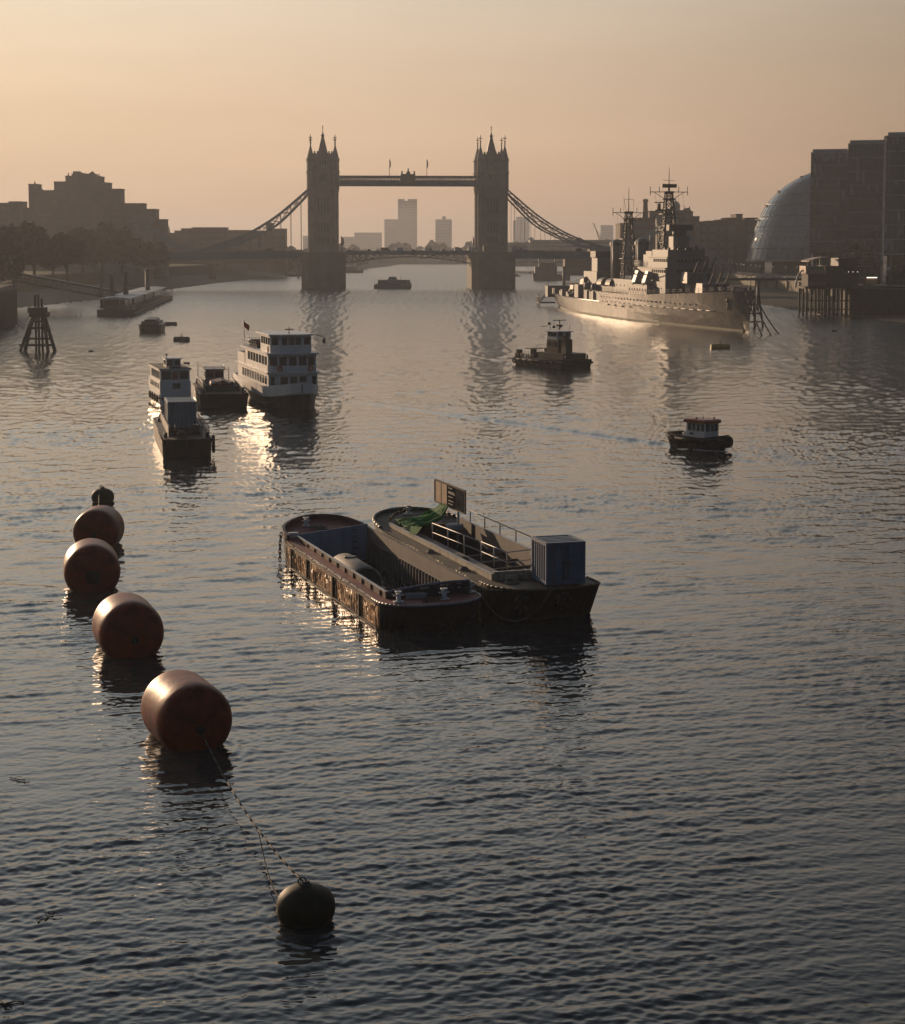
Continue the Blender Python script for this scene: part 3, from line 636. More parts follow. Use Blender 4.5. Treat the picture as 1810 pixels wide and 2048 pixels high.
def tyre(parent, c, axis='x', r=.45, name='fender_tyre'):
    mb = MB(); n = 14; pts = []
    for i in range(n):
        a = 2*math.pi*i/n
        pts.append((c[0], c[1]+r*math.cos(a), c[2]+r*math.sin(a)) if axis == 'x' else (c[0]+r*math.cos(a), c[1], c[2]+r*math.sin(a)))
    mb.tube(pts, r*.36, 6, True); return mb.build(name, TYRE, parent)
# ---- passenger ferry
def ferry():
    f = Fr((606, 823), rz=R(16)); e = empty('passenger_ferry', (f.o.x, f.o.y, 0), f.rz, 'white three decked passenger ferry with black hull and a red flag at the stern', 'ferry')
    L = 36.0; ol = boat_outline(L, 7.2, .22, .86, pw=.5); zd = lambda y: 2.2+1.0*max(0, 1-y/12)**2
    hull(ol, zd, -1, .8, rake=(1.6, 1)).build('hull', BLKHULL, e)
    wb = MB(); R0 = [(x*1.012, y*1.002-.03, zd(y)-.85) for x, y in ol]; R1 = [(x*1.02, y*1.004-.06, zd(y)+.45) for x, y in ol]; R2 = [(x*.965, y*.985+.3, zd(y)+.45) for x, y in ol]; R3 = [(x*.95, y*.985+.35, zd(y)-.1) for x, y in ol]
    wb.loft([R0, R1, R2, R3], cap0=False, cap1=True); wb.build('bulwark', WHITEP, e)
    MB().loft([[(x*1.02, y*1.003-.06, -.1) for x, y in ol], [(x*1.02, y*1.003-.06, .12) for x, y in ol]]).build('boot_stripe', M('cream_stripe', (.35, .33, .28), .6), e) if False else None
    mb = MB(); mb.tube([(x*1.025, y*1.004-.08, zd(y)-.9) for x, y in ol if True], .09, 6, True); mb.build('rubbing_strake', M('cream_stripe', (.4, .38, .33), .6), e)
    w = 3.25
    def tier(y0, y1, z0, z1, ww, nose=.5): return [(-ww, y0+nose), (-ww*.55, y0), (ww*.55, y0), (ww, y0+nose), (ww, y1), (-ww, y1)]
    d1 = MB(); d1.prism(tier(6, 31, 0, 0, w), 2.3, 4.4); d1.prism(tier(5.6, 32.5, 0, 0, w+.25), 4.4, 4.62); o1 = d1.build('lower_saloon', WHITEP, e)
    d2 = MB(); d2.prism(tier(6.5, 25, 0, 0, w-.05), 4.62, 6.9); d2.prism(tier(5.9, 27.5, 0, 0, w+.2), 6.9, 7.1)
    d2.bb(-w, -w+.12, 25.05, 31, 4.62, 6.1); d2.bb(w-.12, w, 25.05, 31, 4.62, 6.1); d2.bb(-w, w, 31, 31.12, 4.62, 6.1); o2 = d2.build('upper_saloon', WHITEP, e)
    d3 = MB(); d3.prism(tier(7.4, 15, 0, 0, 2.75), 7.1, 9.3); d3.prism(tier(6.8, 17.5, 0, 0, 3.0), 9.3, 9.5); o3 = d3.build('wheelhouse', WHITEP, e)
    wins_x(o1, -w-.0, [8.4+2.0*i for i in range(10)], 1.35, 2.95, 4.05); wins_y(o1, 5.99, [-1.25, 0, 1.25], .95, 2.95, 4.05)
    wins_x(o2, -w+.05, [8.6+2.2*i for i in range(7)], 1.6, 5.45, 6.6); wins_y(o2, 6.49, [-1.3, -.0, 1.3], 1.0, 5.45, 6.6)
    for x in (-2.5, 2.5): MB().box((x, 6.27, 3.5), (1.0, .06, 1.1), rz=math.atan2(-.5*math.copysign(1, -x)*-1, 1.46)*1).build('window', GLASS, o1)
    for x in (-2.5, 2.5): MB().box((x, 6.77, 6.02), (.95, .06, 1.15), rz=math.atan2(.5, 1.44)*(1 if x > 0 else -1)).build('window', GLASS, o2)
    wins_x(o3, -2.75, [8.7, 10.4, 12.1, 13.8], 1.2, 8.1, 9.05); wins_y(o3, 7.39, [-.9, .0, .9], .72, 8.1, 9.05)
    for x in (-2.12, 2.12): MB().box((x, 7.63, 8.57), (.85, .06, .95), rz=math.atan2(.5, 1.24)*(1 if x > 0 else -1)).build('window', GLASS, o3)
    wins_x(o3, 2.75, [8.7, 10.4, 12.1, 13.8], 1.2, 8.1, 9.05); wins_x(o1, w, [8.4+2.0*i for i in range(10)], 1.35, 2.95, 4.05); wins_x(o2, w-.05, [8.6+2.2*i for i in range(7)], 1.6, 5.45, 6.6)
    rail(e, [(-3.1, 17, 7.1), (-3.1, 27.2, 7.1), (3.1, 27.2, 7.1), (3.1, 17, 7.1)], 1.0, 1.4)
    rail(e, [(-2.6, 6.1, 4.62), (-3.3, 6.6, 4.62)], .9, .6)
    be = MB()
    for y in (19, 20.5, 22, 23.5, 25): be.bb(-2.6, 2.6, y-.25, y+.25, 7.1, 7.55); be.bb(-2.6, 2.6, y+.2, y+.28, 7.55, 8.0)
    be.build('deck_benches', TIMBER, e)
    st = MB(); st.bar((1.0, 5.8, 2.6), (1.0, 6.4, 4.6), .08); st.bar((1.7, 5.8, 2.6), (1.7, 6.4, 4.6), .08)
    for i in range(7): st.bar((1.0, 5.8+.085*i, 2.7+.28*i), (1.7, 5.8+.085*i, 2.7+.28*i), .05)
    st.build('ladder', WHITEP, e)
    for x, z in ((-1.75, 5.05), (2.35, 5.05)): tyre(e, (x, 6.42, z), 'y', .3, 'lifebuoy').data.materials[0] = ORANGE
    tyre(e, (-2.75, 9.3, 7.5), 'x', .33, 'lifebuoy').data.materials[0] = ORANGE
    mb = MB(); mb.cyl((0, 9, 9.5), (0, 9, 10.4), .06, n=6); mb.bb(-.6, .6, 8.9, 9.1, 10.0, 10.15); mb.cyl((3, 9, 9.4), (4.6, 8.6, 9.1), .05, n=6); mb.cyl((4.6, 8.6, 8.2), (4.6, 8.6, 8.9), .18, n=8); mb.build('radar_mast', DARKST, e)
    mb = MB(); mb.bar((-.1, 0, 3.5), (0, .0, -.6), .14); mb.build('stem_post', DARKST, e)
    fl = empty('ensign_staff', f.w(-2.9, 26.8, 7.1), f.rz, 'red ensign drooping from a raked staff on the ferry top deck', 'flag')
    MB().cyl((0, 0, 0), (-.1, .7, 3.6), .045, n=6).build('staff', RAILM, fl)
    mb = MB(); P = [[(-.1+.02*j+.9*i*.25*(1-.35*j*.3), .65, 3.4-.75*j*.5-.45*i*.4) for i in range(5)] for j in range(3)]
    for r in P: mb.v += r
    for j in range(2):
        for i in range(4): a = j*5+i; mb.f.append((a, a+1, a+6, a+5)); mb.smooth.append(False)
    o = mb.build('flag', M('red_flag_cloth', (.38, .05, .04), .8, var=.15), fl); o.modifiers.new('s', 'SOLIDIFY').thickness = .03
ferry()
# ---- white passenger launch, bluff end towards us
def launch():
    f = Fr((319, 812), rz=R(16.5)); e = empty('passenger_launch', (f.o.x, f.o.y, 0), f.rz, 'boxy white passenger launch with flat roof and small raised cabin, behind the container barge', 'boat')
    L, w = 15.0, 4.3
    ol = [(.2, 0), (w-.2, 0), (w, .6), (w, 10), (w-.6, 13.5), (w/2, L), (.6, 13.5), (0, 10), (0, .6)]
    hull(ol, lambda y: 1.5, -.8, .88).build('hull', WHITEP, e)
    mb = MB(); mb.tube([(x+(-.04 if x < 2 else .04), y, 1.0) for x, y in ol], .08, 6, True); mb.build('rubbing_strake', TIMBER, e)
    mb = MB(); mb.bb(.12, w-.12, .15, 12.2, 1.5, 3.2); o = mb.build('cabin', WHITEP, e)
    mb = MB(); mb.bb(.2, w-.2, .35, 11, 3.2, 4.7); mb.bb(-.02, w+.02, .0, 11.8, 4.7, 4.86); o2 = mb.build('upper_cabin', WHITEP, e)
    mb = MB(); mb.bb(.05, w-.05, .05, 11.7, 4.865, 4.9); mb.build('roof_deck', TIMBER, e)
    wins_y(o2, .34, [1.0, 3.3], 1.15, 3.45, 4.5); wins_y(o, .14, [2.3], 1.0, 2.2, 2.95)
    MB().bb(1.8, 2.5, .3, .36, 3.45, 4.4).build('door', M('red_door_paint', (.3, .05, .04), .5), o2)
    wins_x(o2, .2, [1.4+1.5*i for i in range(6)], 1.15, 3.45, 4.5); wins_x(o, .12, [1.6+1.6*i for i in range(6)], 1.0, 2.2, 2.9)
    wins_x(o2, w-.2, [1.4+1.5*i for i in range(6)], 1.15, 3.45, 4.5)
    mb = MB(); mb.bb(1.3, 3.2, 2.4, 5.4, 4.9, 6.0); mb.bb(1.1, 3.4, 2.2, 5.6, 6.0, 6.12); o3 = mb.build('wheelhouse', WHITEP, e)
    wins_y(o3, 2.39, [1.75, 2.75], .7, 5.2, 5.85); wins_x(o3, 1.3, [3.2, 4.5], .9, 5.2, 5.85)
    mb = MB(); mb.bb(1.4, 3.1, .8, 2.0, 4.9, 5.1); mb.build('skylight', GLASS, e)
    mb = MB(); mb.cyl((1.4, 3, 6.1), (1.4, 3, 6.7), .05, n=6); mb.bb(1.2, 1.6, 2.9, 3.1, 6.5, 6.62); mb.build('mast_light', DARKST, e)
    for y in (1, 3.4, 6, 8.5): tyre(e, (-.2, y, .9), 'x', .38)
launch()
# ---- dark mooring barge between launch and ferry
def mooring_barge():
    f = Fr((400, 818), rz=R(11)); e = empty('work_barge', (f.o.x, f.o.y, 0), f.rz, 'low black work barge with a small glazed cabin, between the white launch and the ferry', 'barge')
    w, L = 6.3, 20
    ol = [(0, .3), (.4, 0), (w-.4, 0), (w, .3), (w, L-.4), (w-.5, L), (.5, L), (0, L-.4)]
    hull(ol, lambda y: 1.9, -.8, .93, rake=(1.2, 1.0)).build('hull', BLKHULL, e)
    mb = MB(); mb.bb(.1, w-.1, .15, L-.3, 1.9, 1.93); mb.build('deck', RUSTD, e)
    mb = MB(); mb.bb(.9, 1.05, 3.5, 17, 1.93, 2.9); mb.bb(w-1.05, w-.9, 3.5, 17, 1.93, 2.9); mb.bb(1.05, w-1.05, 3.5, 3.65, 1.93, 2.7); mb.build('coaming', DARKST, e)
    rail(e, [(.5, 3, 1.93), (.5, 17, 1.93)], 1.1, 2.2); rail(e, [(1.1, 3.4, 2.7), (4.6, 3.4, 2.7)], .7, 1.7)
    mb = MB(); mb.loft([[(1.6, 4.2, 1.93), (4.6, 4.2, 1.93), (4.4, 4.2, 2.9), (3.2, 4.2, 3.4), (1.9, 4.2, 3.0)], [(1.6, 8.5, 1.93), (4.6, 8.5, 1.93), (4.3, 8.5, 3.0), (3.1, 8.5, 3.5), (1.8, 8.5, 3.1)]]); mb.build('tarpaulin_cover', M('dark_red_tarpaulin', (.12, .035, .03), .6, bump=.5, bscale=2), e)
    mb = MB(); mb.bb(1.2, 4.0, 11, 15, 1.93, 3.0); mb.bb(1.35, 3.85, 11.2, 14.6, 3.0, 4.3); mb.bb(1.15, 4.05, 10.9, 14.9, 4.3, 4.42); c = mb.build('cabin', M('grey_cabin_paint', (.2, .2, .2), .5), e)
    wins_y(c, 11.19, [1.95, 3.2], 1.0, 3.3, 4.1); wins_x(c, 1.35, [12, 13.5], 1.1, 3.3, 4.1)
    rail(e, [(1.2, 10.9, 4.42), (4.0, 10.9, 4.42), (4.0, 14.8, 4.42)], .35, 1.2)
    for x, y in ((.6, 1.0), (5.6, 1.0), (.6, 18.8), (5.6, 12)): MB().cyl((x, y, 1.93), (x, y, 2.6), .16, .2, n=10).build('bollard', DARKST, e)
    mb = MB(); mb.cyl((.7, 17.4, 1.93), (.7, 17.4, 5.0), .05, n=6); mb.cyl((4.8, 15.5, 1.93), (4.8, 15.5, 4.4), .05, n=6); mb.bar((.7, 17.4, 4.4), (4.8, 15.5, 4.0), .04); mb.build('mast_pole', DARKST, e)
    for x, y, s in ((4.9, 5.0, .8), (5.1, 7.0, .6), (4.7, 9.2, .9)):
        mb = MB(); mb.lathe([(s*.45, 0), (s*.5, s*.2), (s*.42, s*.8), (s*.25, s)], (x, y, 1.93), 9); mb.build('deck_drum', DARKST, e)
    # mooring line to the ferry
    a, b = f.w(w-.4, .6, 2.3), Fr((606, 823), rz=R(16)).w(-2.0, 3.2, 2.2)
    pts = [a.lerp(b, t)-Vector((0, 0, 1.5*4*t*(1-t))) for t in np.linspace(0, 1, 13)]
    e2 = MB().tube(pts, .05, 6).build('mooring_rope', ROPEM); tag(e2, 'pale mooring rope sagging between the low work barge and the ferry bow', 'rope')
mooring_barge()
CONTB = M('blue_container_paint', (0.10, 0.15, 0.22), 0.5, var=.18, scale=.7, streak=(0.13, 0.07, 0.045), streak_amt=.6)
CONTP = M('pale_container_paint', (0.20, 0.25, 0.30), 0.5, var=.2, scale=.7, streak=(0.16, 0.10, 0.07), streak_amt=.6)
def container(name, lab, loc, rz, w, d, h, mat, doors=True):
    e = empty(name, loc, rz, lab, 'container'); t = .09
    mb = MB()
    for x in (t, w-t):
        for y in (t, d-t): mb.bb(x-t, x+t, y-t, y+t, 0, h)
    for z in (t, h-t): 
        mb.bb(2*t, w-2*t, 0, 2*t, z-t, z+t); mb.bb(2*t, w-2*t, d-2*t, d, z-t, z+t); mb.bb(0, 2*t, 2*t, d-2*t, z-t, z+t); mb.bb(w-2*t, w, 2*t, d-2*t, z-t, z+t)
    mb.build('frame', mat, e)
    def corr(along, n):   # corrugated profile (u, depth)
        P = []
        for i in range(n):
            u0 = i/n
            for du, dd in ((0, 0), (.3, 0), (.5, .06), (.8, .06)): P.append((2*t+(along-4*t)*(u0+du/n), dd))
        P.append((along-2*t, 0)); return P
    z0, z1 = 2*t, h-2*t
    for side in (0, 1):
        P = corr(d, int(d/.4)); mb = MB()
        xx = (lambda q: .04+q) if side == 0 else (lambda q: w-.04-q)
        mb.loft([[(xx(q), y, z0) for y, q in P]+[(xx(.09), d-2*t, z0), (xx(.09), 2*t, z0)], [(xx(q), y, z1) for y, q in P]+[(xx(.09), d-2*t, z1), (xx(.09), 2*t, z1)]]); mb.build('side_panel', mat, e)
    P = corr(w, int(w/.4)); mb = MB(); mb.loft([[(x, d-.04-q, z0) for x, q in P]+[(w-2*t, d-.14, z0), (2*t, d-.14, z0)], [(x, d-.04-q, z1) for x, q in P]+[(w-2*t, d-.14, z1), (2*t, d-.14, z1)]]); mb.build('end_panel', mat, e)
    mb = MB(); n = int(d/.45)
    for i in range(n): mb.bb(2*t, w-2*t, 2*t+(d-4*t)*i/n, 2*t+(d-4*t)*(i+.55)/n, h-.07, h-.02)
    mb.bb(2*t, w-2*t, 2*t, d-2*t, h-.12, h-.07); mb.build('roof', mat, e)
    if doors:
        for s in (0, 1):
            x0 = 2*t+.02 if s == 0 else w/2+.02; x1 = w/2-.02 if s == 0 else w-2*t-.02
            mb = MB(); mb.bb(x0, x1, .06, .12, z0+.02, z1-.02)
            for i in range(3): mb.bb(x0+.12, x1-.12, .035, .06, z0+.14+i*(z1-z0)/3, z0+(i+1)*(z1-z0)/3-.14)
            dd = mb.build('door', mat, e)
            for xr in ((x1-.12,) if s == 0 else (x0+.12,)):
                mb = MB(); mb.cyl((xr, 0.0, z0), (xr, 0.0, z1), .028, n=8); mb.bb(xr-.06, xr+.2, -.03, .02, z0+1.0, z0+1.06); mb.build('lock_rod', DARKST, dd)
    else:
        P = corr(w, int(w/.36)); mb = MB(); mb.loft([[(x, .04+q, z0) for x, q in P]+[(w-2*t, .14, z0), (2*t, .14, z0)], [(x, .04+q, z1) for x, q in P]+[(w-2*t, .14, z1), (2*t, .14, z1)]]); mb.build('end_panel', mat, e)
    return e
# ---- container barge
def container_barge():
    f = Fr((325, 918), rz=R(12)); e = empty('flat_barge', (f.o.x, f.o.y, 0), f.rz, 'rusty black barge with raised side coamings carrying a pale blue container and machinery', 'barge')
    w, L = 4.9, 21.0
    ol = [(0, .25), (.3, 0), (w-.3, 0), (w, .25), (w, L-1), (w-.8, L), (.8, L), (0, L-1)]
    hull(ol, lambda y: 1.9+.4*max(0, (y-15)/6), -.8, .95, rake=(.5, 1)).build('hull', M('rusty_hull', (.05, .038, .03), .6, var=.5, scale=.5, streak=(.12, .06, .03), streak_amt=.7), e)
    mb = MB(); mb.bb(.0, w, .2, L-1, 1.9, 1.92); mb.build('deck', RUSTD, e)
    for x in (.75, w-.9): MB().bb(x, x+.13, 2.5, 18, 1.92, 3.0).build('coaming', M('pale_coaming_paint', (.2, .18, .15), .6, streak=(.12, .06, .03)), e)
    rail(e, [(w-.2, .8, 1.92), (w-.2, 17, 1.92)], 1.15, 1.1, mat=DARKST)
    mb = MB(); mb.tube([(.02, .3, 1.9), (.02, 17, 1.95)], .07, 6); mb.build('rubbing_strake', RUSTD, e)
    for y, z in ((.9, 1.7), (.9, .9)): tyre(e, (w+.2, y, z), 'x', .4)
    for x, y in ((.5, 16.5), (.4, 1.2), (4.5, 1.0)): MB().cyl((x, y, 1.92), (x, y, 2.5), .15, .19, n=10).build('bollard', DARKST, e)
    container('shipping_container', 'weathered pale blue corrugated container standing on the flat barge beneath the white launch', f.w(.93, 7.0, 1.95), f.rz, 2.95, 6.0, 3.1, CONTP, False)
    # machinery on the fore deck
    def mach(name, lab, x, y, parts):
        q = empty(name, f.w(x, y, 1.92), f.rz, lab, name.replace('_', ' '))
        for n, bld, m in parts: bld(MB()).build(n, m, q)
    mach('winch', 'dark deck winch with a cable drum in front of the pale container', 1.5, 3.6, [
        ('drum', lambda b: b.cyl((0, .4, .55), (1.3, .4, .55), .38, n=14).cyl((-.02, .4, .55), (.06, .4, .55), .55, n=14).cyl((1.24, .4, .55), (1.32, .4, .55), .55, n=14), DARKST),
        ('bed', lambda b: b.bb(-.3, 1.6, -.2, 1.0, 0, .2).bar((-.15, .4, .1), (-.15, .4, .75), .14).bar((1.45, .4, .1), (1.45, .4, .75), .14), RUSTD)])
    mach('generator', 'small boxy generator with a rounded hood near the barge rail', 3.1, 4.6, [
        ('housing', lambda b: b.ext_y([(0, .15), (1.0, .15), (1.0, .7), (.85, .95), (.15, .95), (0, .7)], 0, 1.5), M('faded_green_paint', (.12, .14, .12), .5)),
        ('exhaust', lambda b: b.cyl((.5, 1.2, .9), (.5, 1.2, 1.4), .06, n=8), DARKST), ('skid', lambda b: b.bb(.05, .2, -.1, 1.6, 0, .15).bb(.8, .95, -.1, 1.6, 0, .15).bb(.2, .8, .6, .75, .02, .13), RUSTD)])
    mach('pump', 'low pump with bent pipes at the near end of the container barge', 2.0, 1.6, [
        ('casing', lambda b: b.lathe([(.3, .1), (.45, .25), (.45, .5), (.2, .7)], (0, 0, 0), 12), DARKST), ('pipework', lambda b: b.tube([(0, 0, .5), (0, -.6, .55), (.7, -.7, .5), (.9, .3, .3)], .09, 8).tube([(0, .1, .65), (-.6, .4, .7), (-.7, .9, .2)], .09, 8), RUSTD)])
    mach('crate', 'open slatted crate of scrap beside the deck winch', 1.15, 5.3, [
        ('slats', lambda b: b.bb(0, 1.4, 0, .05, .05, .6).bb(0, 1.4, 1.05, 1.1, .05, .6).bb(0, .05, .05, 1.05, .05, .6).bb(1.35, 1.4, .05, 1.05, .05, .6).bb(0.05, 1.35, .05, 1.05, 0.03, .08), TIMBER), ('scrap', lambda b: b.bar((.2, .3, .3), (1.2, .8, .75), .12).bar((.3, .9, .35), (1.1, .2, .7), .1).cyl((.5, .5, .1), (.9, .6, .8), .14, n=8), RUSTD)])
container_barge()
# ---- push tug
def work_tug():
    f = Fr((1127, 740), rz=R(30)); L = 18.0; w = 6.4
    e = empty('work_tug', (f.o.x, f.o.y, 0), f.rz, 'black work tug with a tall yellowish wheelhouse aft and a long low foredeck, heading left', 'tug')
    # local: y runs from the aft end (0) to the low bow (L); seen from its side x=0
    ol = [(.6, 0), (w-.6, 0), (w, .8), (w, L-2), (w-1.2, L-.2), (1.2, L-.2), (0, L-2), (0, .8)]
    hull(ol, lambda y: 1.3 if y > 11 else 1.3+.6*min(1, (11-y)/2), -.8, .9, rake=(.4, 1.2)).build('hull', BLKHULL, e)
    mb = MB(); mb.tube([(x*1.02-.07, y, 1.25) for x, y in ol], .2, 8, True); mb.build('fender_belt', TYRE, e)
    for i in range(8): tyre(e, (-.28, 1.4+2.0*i, .95), 'x', .42)
    YEL = M('tug_house_yellow', (.085, .05, .013), .55, streak=(.1, .05, .03)); HB = M('tug_house_brown', (.06, .045, .03), .6)
    mb = MB(); mb.bb(.9, 5.6, 1.5, 9.5, 1.85, 3.0); h = mb.build('deckhouse', HB, e)
    mb = MB(); mb.bb(1.9, 4.8, 4.5, 8.2, 3.0, 5.6); b2 = mb.build('engine_house', YEL, e)
    mb = MB(); mb.bb(1.9, 4.8, 5.0, 8.0, 5.6, 7.1); mb.bb(1.6, 5.1, 4.7, 8.3, 7.1, 7.25); wh = mb.build('wheelhouse', WHITEP, e)
    wins_x(wh, 1.9, [5.6, 6.5, 7.4], .8, 6.2, 7.1); wins_y(wh, 8.01, [2.4, 3.4, 4.3], .95, 6.1, 7.1); wins_y(wh, 4.99, [2.6, 4.1], .9, 6.2, 7.1); wins_x(b2, 1.9, [5.4, 7.4], .7, 4.3, 5.1)
    mb = MB(); mb.loft([[(1.8, 2.0, 2.4), (3.0, 2.0, 2.4), (3.0, 3.6, 2.4), (1.8, 3.6, 2.4)], [(2.0, 2.6, 6.0), (2.9, 2.6, 6.0), (2.9, 3.7, 6.0), (2.0, 3.7, 6.0)], [(2.0, 3.0, 6.5), (2.9, 3.0, 6.5), (2.9, 4.2, 6.2), (2.0, 4.2, 6.2)]]); mb.build('funnel', YEL, e)
    mb = MB(); mb.cyl((3.5, 6.6, 7.4), (3.5, 6.6, 9.4), .12, n=8); mb.bb(2.2, 4.8, 6.5, 6.7, 9.3, 9.45); mb.bb(3.0, 4.0, 6.3, 6.9, 8.2, 8.5)
    mb.cyl((2.2, 7.6, 7.4), (2.2, 7.6, 8.6), .05, n=6); mb.cyl((4.8, 5.4, 7.4), (4.8, 5.4, 8.9), .04, n=6); mb.cyl((2.0, 4.9, 7.4), (2.0, 4.9, 8.5), .04, n=6); mb.bar((2.0, 8.3, 8.2), (2.0, 10.2, 8.0), .12); mb.build('mast', DARKST, e)
    for x, y, z in ((2.2, 7.9, 8.7), (3.3, 8.1, 8.0), (4.4, 7.6, 8.1)): MB().cyl((x, y-.1, z), (x, y+.25, z), .28, n=12).build('searchlight', DARKST, e)
    rail(e, [(.5, 8.7, 3.3), (.5, 10.6, 3.3), (6.3, 10.6, 3.3)], 1.0, .9, mat=WHITEP); rail(e, [(1.3, 8.7, 5.6), (1.3, 9.6, 5.6), (5.6, 9.6, 5.6)], .95, .8, mat=WHITEP)
    mb = MB(); mb.bar((3.0, 9.6, 3.6), (3.2, 17.0, 3.2), .22); mb.cyl((3.0, 10.2, 1.5), (3.0, 10.2, 3.6), .35, n=10); mb.build('crane_boom', DARKST, e)
    for x, y in ((1.0, 11.6), (1.2, 13.4), (1.0, 16.6), (1.4, 15.3), (5.2, 13), (5.1, 16)):
        mb = MB(); mb.cyl((x, y-.35, 1.5), (x, y-.35, 2.4), .14, n=8); mb.cyl((x, y+.35, 1.5), (x, y+.35, 2.4), .14, n=8); mb.bar((x, y-.7, 2.1), (x, y+.7, 2.1), .14); mb.build('bitts', M('pale_deck_paint', (.4, .3, .2), .6), e)
    mb = MB(); mb.cyl((2.2, 13.5, 2.1), (4.6, 13.5, 2.1), .55, n=14); mb.bb(2.0, 4.8, 13, 14, 1.5, 1.8); mb.build('deck_winch', HB, e)
    for x in (1.6, 4.6): MB().bb(x, x+.8, L-1.1, L-.3, .2, 3.0).build('push_knee', TYRE, e)
    for x in (1, 5.4): MB().cyl((x, .8, 1.85), (x, .8, 2.8), .15, n=8).build('stern_post', DARKST, e)
    e.scale = (1, 1, .87)
work_tug()
# ---- small tug
def small_tug():
    f = Fr((1436, 907), rz=R(40)); e = empty('harbour_tug', (f.o.x, f.o.y, 0), f.rz, 'small black harbour tug with a white wheelhouse and a red roof, foam under its bow', 'tug')
    L, w = 8.2, 3.3
    ol = [(x+w/2, y) for x, y in boat_outline(L, w, .35, .8, pw=.42)]
    zd = lambda y: 1.15+.55*max(0, 1-y/4)**1.6+.35*max(0, (y-5)/3.2)
    hull(ol, zd, -.7, .72, rake=(.9, .5)).build('hull', M('tug_black_hull', (.02, .018, .017), .5, streak=(.10, .045, .02), streak_amt=.5), e)
    mb = MB(); P = [(w/2+(x-w/2)*1.03, y*1.01-.05, zd(y)) for x, y in ol]; mb.tube(P, .17, 8, True); mb.build('fender_belt', TYRE, e)
    mb = MB(); R1 = [(w/2+(x-w/2)*.98, y, zd(y)) for x, y in ol]; R2 = [(w/2+(x-w/2)*.98, y, zd(y)+.38) for x, y in ol]; R3 = [(w/2+(x-w/2)*.92, y*.98+.1, zd(y)+.38) for x, y in ol]; R4 = [(w/2+(x-w/2)*.92, y*.98+.1, zd(y)) for x, y in ol]
    mb.loft([R1, R2, R3, R4], cap0=False, cap1=False); mb.build('bulwark', BLKHULL, e)
    mb = MB(); mb.lathe([(.3, 0), (.62, .25), (.7, .8), (.55, 1.25), (.25, 1.4)], (w/2, .1, .55), 14); mb.build('bow_fender', TYRE, e)
    y0, y1 = 2.1, 5.3; c = [(w/2-1.15, y0+.35), (w/2-.6, y0), (w/2+.6, y0), (w/2+1.15, y0+.35), (w/2+1.15, y1), (w/2-1.15, y1)]
    mb = MB(); mb.prism(c, 1.2, 3.35); mb.bb(w/2-.7, w/2+.7, y1, y1+.9, 1.2, 2.1); wh = mb.build('wheelhouse', WHITEP, e)
    RED = M('red_roof_paint', (.26, .05, .03), .4, var=.15)
    mb = MB(); oc = [(w/2+(x-w/2)*1.22, (y-3.7)*1.16+3.7) for x, y in c]; ic = [(w/2+(x-w/2)*1.05, (y-3.7)*1.0+3.7) for x, y in c]
    mb.loft([[(x, y, 3.3) for x, y in oc], [(x, y, 3.62) for x, y in oc], [(x, y, 3.75) for x, y in ic]]); mb.build('roof', RED, e)
    wins_x(wh, w/2-1.15, [2.85, 3.5, 4.15, 4.8], .46, 2.35, 3.2); wins_x(wh, w/2+1.15, [2.85, 3.5, 4.15, 4.8], .46, 2.35, 3.2)
    wins_y(wh, y0-.0, [w/2-.3, w/2+.3], .45, 2.35, 3.2); wins_y(wh, y1, [w/2-.6, w/2+.2], .5, 2.35, 3.2)
    for s in (-1, 1): MB().box((w/2+s*.88, y0+.17, 2.78), (.45, .06, .85), rz=s*math.atan2(.35, .55)).build('window', GLASS, wh)
    MB().bb(w/2-1.18, w/2-1.14, 4.2, 4.8, 1.85, 2.1).build('name_plate', DARKST, wh)
    mb = MB(); mb.cyl((w/2, 3.8, 3.7), (w/2, 3.8, 4.15), .05, n=6); mb.cyl((w/2+.5, 2.6, 3.7), (w/2+.5, 2.6, 4.0), .1, n=8); mb.cyl((w/2-.5, 4.4, 3.72), (w/2-.5, 4.4, 3.9), .16, n=8); mb.build('mast_light', DARKST, e)
    mb = MB(); mb.cyl((w/2-.5, 6.3, 1.3), (w/2-.5, 6.3, 2.0), .1, n=8); mb.cyl((w/2+.5, 6.3, 1.3), (w/2+.5, 6.3, 2.0), .1, n=8); mb.bar((w/2-.8, 6.3, 1.75), (w/2+.8, 6.3, 1.75), .12); mb.build('towing_bitts', WHITEP, e)
    for i in range(5): tyre(e, (-.08, 2.6+1.1*i, .95), 'x', .3)
    e.scale = (.9, .9, .86)
    # foam
    rg = np.random.RandomState(3); mb = MB()
    for i in range(170):
        u = rg.rand(); x = w*.55*(1-u)-.5*u-.5*rg.rand(); y = -1.3+5.5*u+.6*rg.rand(); s = .1+.18*rg.rand()
        mb.add([(x-s, y-s*.6, .10), (x+s*.4, y-s, .12), (x+s, y+s*.5, .15), (x-s*.5, y+s, .13)], [(0, 1, 2, 3)])
    o = mb.build('foam', M('white_foam', (.6, .62, .62), .7, var=.1), fix=False, loc=(f.o.x, f.o.y, 0)); o.rotation_euler = (0, 0, f.rz); tag(o, kind='stuff')
small_tug()
